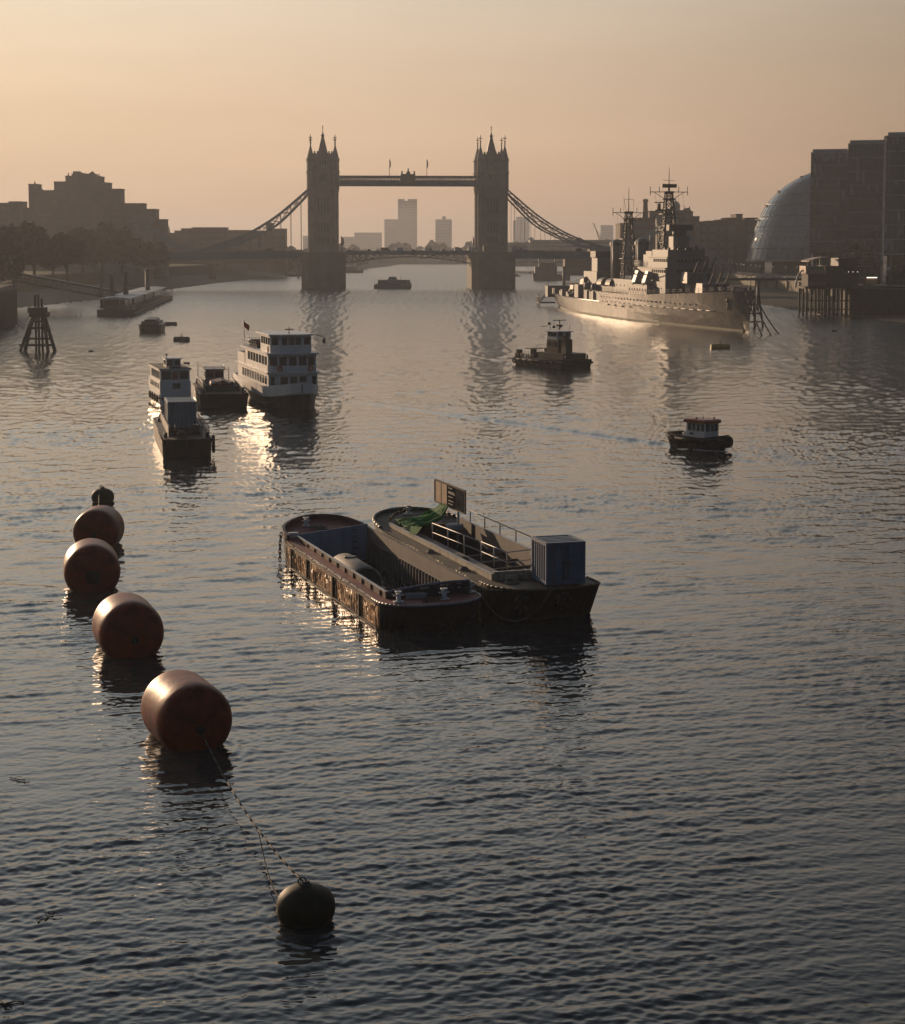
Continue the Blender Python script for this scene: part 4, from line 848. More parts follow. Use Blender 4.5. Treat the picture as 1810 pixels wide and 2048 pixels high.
# ---- river catamaran and other far craft
def catamaran():
    Y = 895.0; x0, x1 = QX(748, Y), QX(822, Y); L = x1-x0; e = empty('river_catamaran', (x0, Y, 0), 0, 'grey river catamaran passing between the two bridge piers', 'ferry')
    G = M('catamaran_grey', (.20, .20, .20), .5)
    for y in (-2.6, 2.6): MB().loft([[(0, y-.9, -.5), (0, y+.9, -.5), (0, y+1, 1.6), (0, y-1, 1.6)], [(L*.8, y-.9, -.5), (L*.8, y+.9, -.5), (L*.8, y+1, 1.6), (L*.8, y-1, 1.6)], [(L, y-.2, -.3), (L, y+.2, -.3), (L+.3, y+.4, 2.2), (L+.3, y-.4, 2.2)]]).build('hull', G, e)
    MB().ext_y([(0.2, 1.4), (L*.99, 1.4), (L*.995, 2.6), (L*.96, 4.2), (L*.12, 4.2), (L*.1, 2.4), (.2, 2.2)], -3.4, 3.4).build('cabin', G, e)
    MB().bb(L*.12, L*.9, -3.46, -3.4, 2.7, 3.6).build('window_band', GLASS, e)
    MB().bb(L*.09, L*.98, -3.6, 3.6, 4.2, 4.4).build('roof', M('pale_roof', (.35, .35, .34), .5), e)
    MB().ext_y([(L*.36, 4.4), (L*.64, 4.4), (L*.58, 5.9), (L*.42, 5.9)], -1.6, 1.6).build('wheelhouse', G, e)
    MB().cyl((L*.72, 0, 4.4), (L*.72, 0, 6.6), .08, n=6).build('mast', DARKST, e)
    rail(e, [(.3, -3.3, 2.2), (L*.1, -3.3, 2.2)], 1, 1)
catamaran()
def moored_barge(lab, px0, px1, wl, top, grp, deckh=None):
    a, b = W(px0, wl), W(px1, wl); L = b.x-a.x; h = (wl-top)*a.y/F_PX
    e = empty('moored_vessel', (a.x, a.y, 0), 0, lab, 'boat', grp)
    MB().loft([[(0, 0, -.3), (0, 4, -.3), (-.4, 4, h*.5), (-.4, 0, h*.5)], [(L*.85, 0, -.3), (L*.85, 4, -.3), (L*.85, 4, h*.45), (L*.85, 0, h*.45)], [(L, 1.8, -.3), (L, 2.2, -.3), (L+.3, 2.2, h*.55), (L+.3, 1.8, h*.55)]]).build('hull', BLKHULL, e)
    MB().ext_y([(L*.1, h*.45), (L*.6, h*.45), (L*.56, h), (L*.14, h)], .6, 3.4).build('cabin', GREYB, e)
    return e
moored_barge('low vessel moored just beyond the left bridge pier, with masts', 692, 726, 546, 533, 'vessels moored downstream')
moored_barge('flat pontoon moored left of the left bridge pier', 571, 604, 553, 545, 'vessels moored downstream')
moored_barge('tiny reddish skiff just right of the right bridge pier', 1030, 1041, 553, 548.5, 'vessels moored downstream')
moored_barge('tiny reddish skiff beside the moored grey ship', 1057, 1069, 547, 543, 'vessels moored downstream')
moored_barge('pale flat tender moored under the left end of the bridge', 393, 414, 567, 562, 'vessels moored downstream')
def grey_ship():
    a = W(1066, 561); Y = a.y; k = Y/F_PX; e = empty('moored_ship', (a.x, Y, 0), 0, 'hazy grey multi decked ship moored beyond the bridge, left of the warship', 'ship')
    s = M('hazy_ship_paint', (.12, .12, .12), .6); q = lambda px: (px-1066)*k; z = lambda py: (561-py)*k
    MB().loft([[(q(1067), 0, -.5), (q(1067), 9, -.5), (q(1066), 9, z(546)), (q(1065), 0, z(546))], [(q(1140), 0, -.5), (q(1140), 9, -.5), (q(1140), 9, z(550)), (q(1140), 0, z(550))]]).build('hull', s, e)
    mb = MB(); mb.bb(q(1070), q(1114), 1, 8, z(550), z(533)); mb.bb(q(1078), q(1112), 1.5, 7.5, z(533), z(526)); mb.build('superstructure', s, e)
    for p in (1079, 1111): MB().cyl((q(p), 4.5, z(530)), (q(p), 4.5, z(516)), .55*1, n=8).build('funnel', s, e)
    mb = MB()
    for p, t in ((1089, 520), (1094, 517), (1101, 521)): mb.cyl((q(p), 4, z(526)), (q(p), 4, z(t)), .14, n=5)
    mb.build('mast', DARKST, e)
    rail(e, [(q(1080), 1.6, z(526)), (q(1112), 1.6, z(526))], 1.2, 2.5, .08)
grey_ship()
def lighter():
    f = Fr((276, 667), rz=R(4)); e = empty('lighter', (f.o.x, f.o.y, 0), f.rz, 'small black lighter seen end on near the pontoon, with a covered hold', 'barge')
    w = 5.5; ol = [(.6, 0), (w-.6, 0), (w, 1.2), (w, 13), (w-1, 15), (1, 15), (0, 13), (0, 1.2)]
    hull(ol, lambda y: 2.1, -.6, .9, rake=(.8, .6)).build('hull', BLKHULL, e)
    MB().loft([[(.5, 1.6, 2.1), (w-.5, 1.6, 2.1), (w-.7, 1.6, 2.8), (.7, 1.6, 2.8)], [(.5, 12.5, 2.1), (w-.5, 12.5, 2.1), (w-.7, 12.5, 2.8), (.7, 12.5, 2.8)]]).build('coaming', M('grey_coaming', (.16, .15, .13), .6), e)
    mb = MB(); mb.loft([[(1.1, 2.2, 2.8), (w-1.1, 2.2, 2.8), (w-1.5, 2.2, 3.3), (1.6, 2.2, 3.3)], [(1.1, 11, 2.8), (w-1.1, 11, 2.8), (w-1.5, 11, 3.5), (1.5, 11, 3.5)]]); mb.build('hatch_cover', DARKST, e)
    for x in (.9, w-.9): MB().cyl((x, 1.0, 2.1), (x, 1.0, 3.1), .14, n=8).build('bollard', DARKST, e)
lighter()
# ---- mooring drum buoys
def drum_buoy(lab, px0, px1, wl, mat, ring=True, r=None):
    a, b = W(px0, wl), W(px1, wl); L = b.x-a.x; r = r or min(.75, L*.22)
    e = empty('drum_buoy', ((a.x+b.x)/2, a.y, r*.35), R(rnd.uniform(-12, 12)), lab, 'buoy', 'cylindrical mooring buoys on the river')
    mb = MB(); rings = []; n = 18
    for x, rr in ((-L/2, r*.72), (-L/2+.12*r, r*.94), (-L/2+.3*r, r), (L/2-.3*r, r), (L/2-.12*r, r*.94), (L/2, r*.72)): rings.append([(x, rr*math.cos(2*math.pi*i/n), rr*math.sin(2*math.pi*i/n)) for i in range(n)])
    mb.loft(rings, smooth=True)
    mb.build('drum', mat, e)
    mb = MB()
    for x in np.linspace(-L*.3, L*.3, 4): mb.tube([(x, r*1.02*math.cos(2*math.pi*i/16), r*1.02*math.sin(2*math.pi*i/16)) for i in range(16)], r*.06, 5, True)
    mb.build('hoops', M('buoy_hoops', (.03, .03, .028), .7), e)
    if ring: mb = MB(); mb.cyl((0, 0, r), (0, 0, r*1.25), r*.2, n=8); mb.tube([(r*.35*math.cos(2*math.pi*i/10), 0, r*1.5+r*.35*math.sin(2*math.pi*i/10)) for i in range(10)], r*.08, 5, True); mb.build('mooring_ring', DARKST, e)
DB = M('dark_buoy_paint', (.03, .03, .028), .6, streak=(.08, .05, .03)); YB = M('yellow_buoy_paint', (.45, .30, .05), .5, var=.25, streak=(.08, .05, .03))
drum_buoy('dark drum buoy lying level, just right of the end on lighter', 328, 354, 650.5, DB, False, .65)
drum_buoy('dark drum buoy with a mooring eye on top, nearer than the lighter', 347, 379, 682.5, DB)
drum_buoy('yellow drum buoy with dark hoops and a ring, off the warship bow', 1421, 1460, 697.5, YB)
drum_buoy('very small dark buoy between the timber dolphin and the launch', 177.5, 188, 704, DB, False)
drum_buoy('small brownish buoy just behind the white launch roof', 367, 379.5, 728, M('brown_buoy', (.12, .07, .04), .6), False)
drum_buoy('tiny dark buoy near the right bank foreshore', 1664, 1674, 663, DB, False)
# ------------------------------------------------------------------ near barges
REDDK = M('red_oxide_deck', (0.22, 0.07, 0.055), 0.7, var=.35, scale=1.2, streak=(.08, .05, .04), streak_amt=.3)
NAVY = M('navy_barge_paint', (0.014, 0.018, 0.032), 0.5, var=.35, scale=.8, streak=(.05, .03, .025), streak_amt=.35)
SIDEH = M('scuffed_side_painted_sun', (0.42, 0.24, 0.115), 0.38, var=.25, scale=.9, bump=.35, bscale=1.6, streak=(.08, .05, .03), streak_amt=.22, spec=.5)  # golden base colour stands in for low sun glancing off the river
HOLDB = M('blue_grey_hold_paint', (0.20, 0.25, 0.34), 0.6, var=.2, scale=.6, streak=(.08, .06, .05), streak_amt=.4)
HOLDF = M('muddy_hold_floor', (0.13, 0.13, 0.125), 0.6, var=.35, scale=.5)
COAMB = M('brown_grey_coaming', (0.115, 0.095, 0.09), 0.6, var=.25, scale=.6, streak=(.08, .045, .03))
CREAM = M('cream_coaming_paint', (0.34, 0.30, 0.24), 0.6, var=.2, scale=1.2, streak=(.10, .055, .03), streak_amt=.75)
WHITEB = M('white_bollard_paint', (.55, .55, .55), .5, var=.15, scale=3)
EDGE = M('worn_steel_edge', (.36, .33, .31), .4, var=.3, scale=2)
def arcs(P, n=6):
    """smooth a polyline through its points (Catmull-Rom)"""
    out = []; m = len(P)
    for i in range(m-1):
        p0, p1, p2, p3 = P[max(i-1, 0)], P[i], P[i+1], P[min(i+2, m-1)]
        for k in range(n):
            t = k/n
            out.append(tuple(.5*((2*b)+(-a+c)*t+(2*a-5*b+4*c-d)*t*t+(-a+3*b-3*c+d)*t**3) for a, b, c, d in zip(p0, p1, p2, p3)))
    return out+[tuple(P[-1])]
def barge_hull(e, ol, hold, zd, zfloor, mside, mend, ny0, ny1, bottom=-1.0, rake=2.2):
    """outer shell and the inside of an open hold; hold = (x0,x1,y0,y1)"""
    ys = [p[1] for p in ol]; cx = (min(p[0] for p in ol)+max(p[0] for p in ol))/2
    def low(p):
        y = p[1]+(rake*max(0, (ny0-p[1])/2.5+.4) if p[1] < ny0+.5 else 0)-(rake*max(0, (p[1]-ny1)/3) if p[1] > ny1 else 0)
        return (cx+(p[0]-cx)*.992, y, bottom)
    n = len(ol); side, end = MB(), MB(); rg = np.random.RandomState(3)
    def plate(a, b):
        # plating dished in between the frames
        L_ = math.hypot(b[0]-a[0], b[1]-a[1]); nu, nv = max(2, int(L_/.075)), 8; sx = 1 if (a[0]+b[0])/2 < cx else -1; V = []
        for iv in range(nv+1):
            v = iv/nv
            for iu in range(nu+1):
                u = iu/nu; x = a[0]+(b[0]-a[0])*u; y = a[1]+(b[1]-a[1])*u; l = low((x, y)); z = l[2]+(zd(y)-l[2])*v; x = l[0]+(x-l[0])*v
                d = .6*(.030+.022*math.sin(y*1.3+v*2.2)+.014*math.sin(y*3.7-v*5))*math.sin(2*math.pi*y/.55+.8*math.sin(v*4+y*.7))*min(1, 3.2*v, 5*(1-v))
                V.append((x+sx*d, y, z))
        side.add(V, [(q, q+1, q+nu+2, q+nu+1) for iv in range(nv) for q in range(iv*(nu+1), iv*(nu+1)+nu)], True)
    for i in range(n):
        p, q = ol[i], ol[(i+1) % n]; m = (p[1]+q[1])/2
        tgt = side if (ny0 < m < ny1) else end
        if tgt is side: plate(p, q); continue
        k = 1
        for j in range(k):
            a = tuple(np.array(p)+(np.array(q)-np.array(p))*j/k); b = tuple(np.array(p)+(np.array(q)-np.array(p))*(j+1)/k)
            tgt.add([low(a), low(b), (b[0], b[1], zd(b[1])), (a[0], a[1], zd(a[1]))], [(0, 1, 2, 3)])
    for nm, m, mm in (('hull_side', side, mside), ('hull_end', end, mend)):
        nf = len(m.f); gl = []   # the two sides and the two ends are parts of their own
        for test in ((lambda x, y: x < cx), (lambda x, y: x >= cx)) if nm == 'hull_side' else ((lambda x, y: y < (ny0+ny1)/2), (lambda x, y: y >= (ny0+ny1)/2)):
            q = MB()
            for f in m.f:
                V = [m.v[i] for i in f]
                if test(sum(v[0] for v in V)/4, sum(v[1] for v in V)/4): q.add(V, [(0, 1, 2, 3)], nm == 'hull_side')
            import bmesh
            ob = q.build(nm, mm, e); bm = bmesh.new(); bm.from_mesh(ob.data); bmesh.ops.remove_doubles(bm, verts=bm.verts, dist=.001); bm.to_mesh(ob.data); bm.free()
def deck_ring(e, ol, hold_pts, zd, mat):
    """deck plating between the outline and the hold opening"""
    import bmesh
    bm = bmesh.new(); vo = [bm.verts.new((x, y, zd(y))) for x, y in ol]; vi = [bm.verts.new((x, y, zd(y))) for x, y in hold_pts]
    ed = [bm.edges.new((v[i], v[(i+1) % len(v)])) for v in (vo, vi) for i in range(len(v))]
    bmesh.ops.triangle_fill(bm, use_beauty=True, edges=ed); bmesh.ops.recalc_face_normals(bm, faces=bm.faces)
    for f in bm.faces:
        if f.normal.z < 0: f.normal_flip()
    me = bpy.data.meshes.new('deck'); bm.to_mesh(me); bm.free(); me.materials.append(mat)
    o = bpy.data.objects.new('deck', me); COL.objects.link(o); o.parent = e; return o
def cross_bollard(e, x, y, z, rz=0):
    mb = MB(); mb.box((x, y, z+.05), (.55, .36, .08), rz); mb.box((x, y, z+.3), (.22, .22, .44), rz); mb.box((x, y, z+.6), (.36, .3, .07), rz)
    c, s = math.cos(rz), math.sin(rz); mb.cyl((x-.3*c, y-.3*s, z+.4), (x+.3*c, y+.3*s, z+.4), .055, n=8)
    return mb.build('bollard', WHITEB, e, bevel=.015)
def chain(parent, pts, r=.05, name='chain', mat=None):
    mb = MB(); P = [Vector(p) for p in pts]; tot = sum((P[i+1]-P[i]).length for i in range(len(P)-1)); step = r*4.6; s = 0; k = 0
    i = 0; acc = 0
    while s < tot-step:
        while i < len(P)-2 and acc+(P[i+1]-P[i]).length < s: acc += (P[i+1]-P[i]).length; i += 1
        d = (P[i+1]-P[i]).normalized(); c = P[i]+d*(s-acc); a = d.orthogonal().normalized(); b = d.cross(a); q = a if k % 2 else b
        L = [c+d*r*3.2*math.cos(t)+q*r*1.5*math.sin(t) for t in np.linspace(0, 2*math.pi, 9)[:-1]]
        mb.tube(L, r*.62, 5, True); s += step; k += 1
    return mb.build(name, mat or CHAINM, parent)
def text_part(e, txt, size, loc, rot, mat, name='lettering'):
    cu = bpy.data.curves.new(name, 'FONT'); cu.body = txt; cu.size = size; cu.extrude = .004; cu.align_x = 'LEFT'
    t = bpy.data.objects.new('tmp_text', cu); COL.objects.link(t)
    dg = bpy.context.evaluated_depsgraph_get(); me = bpy.data.meshes.new_from_object(t.evaluated_get(dg)); bpy.data.objects.remove(t)
    me.name = name; me.materials.clear(); me.materials.append(mat)
    o = bpy.data.objects.new(name, me); COL.objects.link(o); o.parent = e; o.location = loc; o.rotation_euler = rot; return o
FA = Fr((765, 1267), (568, 1127)); RZ = FA.rz
def barge_a():
    e = empty('open_barge', (FA.o.x, FA.o.y, 0), RZ, 'nearest open barge with red oxide decks, an empty hold and sunlit scuffed left side', 'barge')
    zd = lambda y: 1.54+.8*max(0, (y-20)/7)**1.5
    near = arcs([(0, 2.0), (.05, .75), (.55, -.25), (1.5, -.8), (3.0, -.95), (4.4, -.7), (5.4, -.1), (5.95, .8), (6.05, 2.2)], 4)
    farE = arcs([(6.05, 22.2), (5.9, 24.2), (5.1, 25.9), (3.9, 26.7), (2.4, 26.7), (1.1, 25.8), (.2, 24.3), (0, 22.2)], 4)
    ol = [(0, 15), (0, 8)]+near+[(6.05, 8), (6.05, 15)]+farE
    barge_hull(e, ol, None, zd, 0, SIDEH, NAVY, .7, 22.3)
    xa, xb, y0l, y0r, y1 = .8, 5.6, 1.75, 1.75, 22.3
    hp = [(xa, y0l), (xb, y0r), (xb, y1), (xa, y1)]
    deck_ring(e, ol, hp, zd, REDDK)
    # hold
    zf = -.1
    mb = MB(); mb.add([(xa, y0l, zf), (xb, y0r, zf), (xb, y1, zf), (xa, y1, zf)], [(0, 1, 2, 3)]); mb.build('hold_floor', HOLDF, e)
    mb = MB(); mb.loft([[(xa, y1, zf), (xb, y1, zf), (xb, y1+.1, zf), (xa, y1+.1, zf)], [(xa, y1, 2.0), (xb, y1, 2.5), (xb, y1+.1, 2.5), (xa, y1+.1, 2.0)]]); mb.build('hold_bulkhead', HOLDB, e, bevel=.02)
    for i in range(6): MB().bb(4.55, 4.85, y1-.09, y1-.003, .1+.4*i, .17+.4*i).build('rung', DARKST, e)
    mb = MB(); mb.bb(xb, xb+.08, y0r, y1, zf, 1.5)
    for i in range(34):
        y = y0r+.4+i*(y1-y0r-.6)/33; mb.bb(xb-.14, xb, y-.05, y+.05, zf, 1.35)
    mb.build('hold_side', HOLDF, e)
    mb = MB(); mb.bb(xa-.08, xa, y0l, y1, zf, 1.5); mb.build('hold_side', HOLDF, e)
    # coamings
    mb = MB(); mb.bb(xb-.05, xb+.09, y0r+.05, y1-.02, 1.51, 2.28); mb.build('coaming', COAMB, e)
    cl = MB(); cl.bb(xa-.09, xa, y0l+.05, y1, 1.52, 1.9)
    for i in range(11): y = y0l+1.0+i*1.83; cl.bb(xa-.17, xa-.09, y-.04, y+.04, 1.56, 1.86)
    co = cl.build('coaming', M('dark_red_coaming', (.085, .05, .045), .55, streak=(.03, .02, .02)), e)
    MB().bb(xa-.14, xa+.03, y0l+.05, y1, 1.9, 1.95).build('coaming_lip', EDGE, co)
    # arched near coaming carrying the tonnage figures
    mb = MB(); n = 14; d = Vector((xb-xa, y0r-y0l, 0)); nrm = Vector((d.y, -d.x, 0)).normalized()
    F0 = []; 
    for i in range(n+1):
        u = i/n; p = Vector((xa, y0l, 0))+d*u; F0.append((p, 1.92+.36*math.sin(math.pi*min(1, u*1.15)*.5)))
    for i in range(n):
        (p, a), (q, b) = F0[i], F0[i+1]
        mb.loft([[p, q, q-nrm*.1, p-nrm*.1], [p+Vector((0, 0, a)), q+Vector((0, 0, b)), q-nrm*.1+Vector((0, 0, b)), p-nrm*.1+Vector((0, 0, a))]], cap0=False)
    # shift above the deck
    arch = mb; arch.v = [(x, y, max(z, .9)) for x, y, z in arch.v]
    ao = arch.build('coaming', NAVY, e)
    mb = MB(); mb.tube([p+Vector((0, 0, a)) for p, a in F0], .07, 8); mb.build('coaming_lip', M('blue_grey_lip', (.16, .18, .24), .45), ao)
    rzt = math.atan2(d.y, d.x); LET = M('cream_lettering', (.8, .76, .66), .6, var=.2, scale=6)
    def wr(t, u, z, s):
        p = Vector((xa, y0l, 0))+d*u+nrm*.008; text_part(ao, t, s, (p.x, p.y, z), (R(90), 0, rzt), LET)
    wr('PLA NO', .05, 1.72, .13); wr('7057', .20, 1.66, .22); wr('NUMBERS', .40, 1.98, .12); wr('GRO TO', .64, 2.08, .13); wr('3129', .64, 1.84, .22); wr('TONS', .845, 2.1, .12); wr('62', .855, 1.86, .21)
    for px, py in ((888, 1199), (797, 1205), (940, 1185)):
        p = FA.l(px, py, 1.55); cross_bollard(e, p.x, p.y, 1.55, rzt)
    p = FA.l(832, 1196, 1.55); mb = MB(); mb.box((p.x, p.y, 1.66), (1.1, .4, .2), rzt); mb.box((p.x, p.y, 1.785), (1.2, .5, .05), rzt); mb.build('hatch_box', M('grey_hatch_paint', (.25, .27, .32), .5), e, bevel=.01)
    # gunwale edges
    mb = MB(); mb.tube([(x, y, zd(y)+.03) for x, y in near], .06, 6); mb.build('gunwale', M('grey_blue_gunwale', (.22, .24, .30), .4), e)
    for i in range(12): MB().bar((.03, 1.9+i*1.68, 1.57), (.03, 3.3+i*1.68, 1.57), .07, .05).build('edge_strip', EDGE, e)
    bw = MB(); R_ = [(x, y, zd(y)) for x, y in farE]; 
    bw.loft([R_, [(x, y, z+.34) for x, y, z in R_], [(3.2+(x-3.2)*.95, y-.16, z+.34) for x, y, z in R_], [(3.2+(x-3.2)*.95, y-.16, z) for x, y, z in R_]], closed=False, cap0=False, cap1=False); bw.build('bulwark', M('dark_red_bulwark', (.07, .04, .035), .55), e)
    cross_bollard(e, 2.1, 25.2, zd(25.2))
    mb = MB(); mb.bb(.35, .8, 22.5, 22.8, 1.8, 2.05); mb.bb(.25, .9, 22.45, 22.85, 2.05, 2.1); mb.build('fairlead', WHITEB, e)
    mb = MB(); rg = np.random.RandomState(2)
    for i in range(5): 
        c = Vector((2.2+1.6*rg.rand(), 23.6+1.2*rg.rand(), 2.0)); r = .3+.25*rg.rand(); mb.tube([c+Vector((r*math.cos(a), r*.7*math.sin(a), .05*i+.02*math.sin(3*a))) for a in np.linspace(0, 6.28, 14)[:-1]], .05, 5, True)
    mb.build('rope_coil', ROPEM, e)
    # swim end: stem bar and struts on the raked near end
    mb = MB(); mb.bar((4.5, -.55, 1.1), (4.5, .7, -.5), .16); mb.bar((4.56, .7, -.4), (5.8, .5, .9), .09); mb.bar((4.4, .7, -.4), (3.0, -.3, .6), .09); mb.build('skeg', NAVY, e)
    mb = MB()
    for y in (4.4, 10.2, 16.5, 20.6): mb.bb(-.12, .0, y-.07, y+.07, .1, 1.42)
    mb.bar((-.08, .9, 1.46), (-.08, 22.2, 1.46), .1, .1); mb.bar((-.05, .9, .1), (-.05, 22.2, .1), .1, .1); mb.build('rubbing_strake', M('rub_strake', (.06, .045, .04), .6), e)
    c1 = chain(e, [(-.12, 23.2, 1.9), (-.2, 23.2, 1.3), (-.22, 23.2, -.3)], .06)
    chain(e, [(3.7, .6, 1.75), (3.2, .2, 1.62), (2.2, .1, 1.6)], .05)
    # tank in the hold
    t = empty('storage_tank', FA.w(1.85, 9.6, zf), RZ, 'beige cylindrical tank lying in the hold of the nearest barge', 'tank')
    TK = M('beige_tank_paint', (.24, .20, .155), .6, var=.25, scale=.8, streak=(.1, .07, .05)); n = 26; mb = MB(); rings = []
    for y, rr in ((0, .9), (.04, .98), (.12, 1.02), (5.1, 1.02), (5.22, .96), (5.28, .86)): rings.append([(rr*math.cos(2*math.pi*i/n), y, 1.02+rr*math.sin(2*math.pi*i/n)) for i in range(n)])
    mb.loft(rings, cap0=False, smooth=True); mb.build('shell', TK, t)
    MB().cyl((0, .06, 1.02), (0, .1, 1.02), .93, n=26).build('end_cap', DARKST, t)
    mb = MB(); mb.cyl((0, 3.6, 1.98), (0, 3.6, 2.1), .36, n=18); mb.build('manhole', DARKST, t)
    mb = MB(); mb.bb(-.7, .7, 1.0, 1.3, 0.02, .3); mb.build('cradle', TIMBER, t); mb = MB(); mb.bb(-.7, .7, 4.0, 4.3, 0.02, .3); mb.build('cradle', TIMBER, t)
barge_a()
FB = Fr((975, 1235), rz=RZ); FB.o = Vector((1.95, 99.75, 0))
def barge_b():
    e = empty('decked_barge', (FB.o.x, FB.o.y, 0), RZ, 'black hulled barge with cream coamings, white handrails and a container, alongside the red decked barge', 'barge')
    zd = lambda y: 2.02+.5*max(0, (y-19)/7)**1.5
    near = arcs([(0, 1.2), (.1, -.3), (.9, -1.6), (2.2, -2.2), (4.2, -2.15), (5.7, -1.85), (6.2, -1.5), (6.3, -.9), (6.3, .6)], 4)
    farE = arcs([(6.3, 21), (6.1, 23.2), (5.2, 25.2), (3.9, 26.1), (2.5, 26.1), (1.1, 25.2), (.2, 23.4), (0, 21)], 4)
    ol = [(0, 15), (0, 8)]+near+[(6.3, 8), (6.3, 15)]+farE
    barge_hull(e, ol, None, zd, 0, BLKHULL, BLKHULL, .5, 21.2, rake=1.8)
    xa, xb, y0, y1 = .8, 5.7, 1.45, 21.6
    deck_ring(e, ol, [(xa, y0), (xb, y0), (xb, y1), (xa, y1)], zd, M('muddy_brown_deck', (.085, .07, .05), .75, var=.4, scale=1.0, streak=(.06, .04, .03)))
    zf = .2
    mb = MB(); mb.bb(xa, xb, y0, y1, zf-.1, zf); mb.build('hold_floor', M('dark_hold', (.03, .027, .024), .8), e)
    mb = MB(); mb.bb(xb, xb+.06, y0, y1, zf, 2.0); mb.build('hold_side', DARKST, e); mb = MB(); mb.bb(xa, xb, y1, y1+.06, zf, 2.05); mb.build('hold_bulkhead', DARKST, e)
    # inner side deck below the left coaming
    mb = MB(); mb.bb(xa+.1, xa+1.75, y0+.1, y1-.1, 1.72, 1.82); mb.bb(xa+1.7, xa+1.75, y0+.1, y1-.1, zf, 1.72); mb.build('inner_deck', M('brown_inner_deck', (.2, .175, .155), .7, var=.3), e)
    mb = MB(); mb.bb(xa-.02, xa+.08, y0, y1, 2.0, 2.36); c = mb.build('coaming', CREAM, e); MB().bb(xa-.07, xa+.1, y0-.05, y1, 2.36, 2.41).build('coaming_lip', EDGE, c)
    mb = MB(); mb.bb(xa+.08, xb-.02, y0-.05, y0+.05, 2.0, 2.48); c = mb.build('coaming', CREAM, e); MB().bb(xa+.1, xb, y0-.08, y0+.08, 2.48, 2.53).build('coaming_lip', EDGE, c)
    mb = MB(); mb.bb(xb-.02, xb+.08, y0, y1, 1.4, 2.5); c = mb.build('coaming', COAMB, e); MB().bb(xb-.05, xb+.13, y0, y1, 2.5, 2.55).build('coaming_lip', EDGE, c)
    # crew handrails
    HR = M('white_handrail', (.5, .48, .47), .45, var=.15)
    rail(e, [(2.5, 3.5, 2.02), (2.5, 8, 1.95), (2.2, 16.6, 1.84)], 1.2, 2.5, .035, mat=HR)
    rail(e, [(2.5, 3.5, 2.02), (4.2, 4.0, 2.02)], 1.2, 2.0, .035, mat=HR)
    rail(e, [(xb+.3, 5.5, 2.1), (xb+.3, 20, 2.15)], 1.05, 2.9, .035, mid=False, mat=COAMB)
    mb = MB()
    for y in (5, 7.4, 9.8, 12.2): mb.bar((xa+1.45, y, 1.45), (xb, y+.4, 1.5), .1, .16)
    mb.build('hold_beam', COAMB, e)
    mb = MB(); mb.bb(xa+2.1, xb-.2, y0+.4, y0+3.2, 1.2, 1.32); mb.build('hold_platform', M('dark_planks', (.05, .042, .036), .8), e)
    rg = np.random.RandomState(12)
    for cx_, cy_, rr in ((.4, 5.2, .26), (.42, 11.5, .24), (1.6, .4, .38), (5.2, 23.4, .4), (1.9, 9.5, .3)):
        mb = MB(); zz = 2.06 if cx_ < .7 or cy_ < 1 else (zd(cy_)+.05 if cy_ > 22 else 1.86)
        for k in range(3): mb.tube([(cx_+rr*(1-.12*k)*math.cos(a), cy_+rr*1.2*(1-.12*k)*math.sin(a), zz+.05*k) for a in np.linspace(0, 6.28, 13)[:-1]], .045, 5, True)
        mb.build('rope_coil', ROPEM, e)
    mb = MB()
    for k in range(4): mb.bar((1.15+.16*k, 11.2+.3*k, 1.86), (1.3+.15*k, 15.6-.4*k, 1.87), .12, .06)
    mb.build('loose_planks', TIMBER, e)
    for x_, y_ in ((1.2, -2.25), (3.6, -2.5)): tyre(e, (x_, y_, 1.35), 'y', .4)
    mb = MB(); n = 16; mb.tube([(xa+.75+.4*math.cos(a), 2.6+.45*math.sin(a), 1.98) for a in np.linspace(0, 6.28, n)[:-1]], .14, 6, True); mb.build('deck_tyre', TYRE, e)
    for px, py in ((1103, 1166),): 
        p = FB.l(px, py, 2.1); mb = MB(); mb.box((p.x, p.y, 2.14), (.7, .45, .08)); mb.box((p.x, p.y, 2.45), (.26, .26, .6)); mb.box((p.x, p.y, 2.74), (.5, .34, .08)); mb.build('bollard', M('blue_bollard', (.06, .10, .18), .5), e, bevel=.012)
    p = FB.l(1030, 1157, 2.1); mb = MB(); mb.box((p.x, p.y, 2.22), (1.15, .45, .22), .1); mb.build('hatch_box', CREAM, e, bevel=.02)
    cross_bollard(e, 3.1, 24.8, zd(24.8))
    mb = MB(); mb.tube([(x, y, zd(y)+.05) for x, y in near], .05, 6); mb.build('gunwale', M('brown_gunwale', (.12, .09, .06), .6), e)
    mb = MB(); mb.tube([(x, y, zd(y)+.1) for x, y in farE], .12, 6); mb.build('gunwale', DARKST, e)
    mb = MB(); mb.box((1.7, 20.6, 2.12), (.9, .9, .1), .3); mb.box((1.7, 20.6, 1.98), (.7, .7, .1), .3); mb.build('skylight', M('pale_hatch', (.5, .52, .55), .4), e)
    chain(e, [(1.0, 22.2, 2.55), (1.6, 23.2, 2.7), (2.8, 24.5, 2.75), (3.1, 24.8, 2.9)], .06)
    mb = MB(); mb.lathe([(.5, 0), (.55, .3), (.62, .55), (.45, .6)], (4.6, 19.2, 1.9), 14); mb.build('buoy_drum', M('pale_drum', (.3, .3, .3), .6), e)
    mb = MB(); mb.bar((.02, 1, 1.85), (.02, 21, 1.95), .06, .1); mb.build('rubbing_strake', DARKST, e)
    container('shipping_container', 'small blue grey container with double doors standing on the near end of the black barge', FB.w(3.0, -1.35, 2.12), RZ+R(-2), 2.35, 2.55, 2.38, CONTB, True)
barge_b()
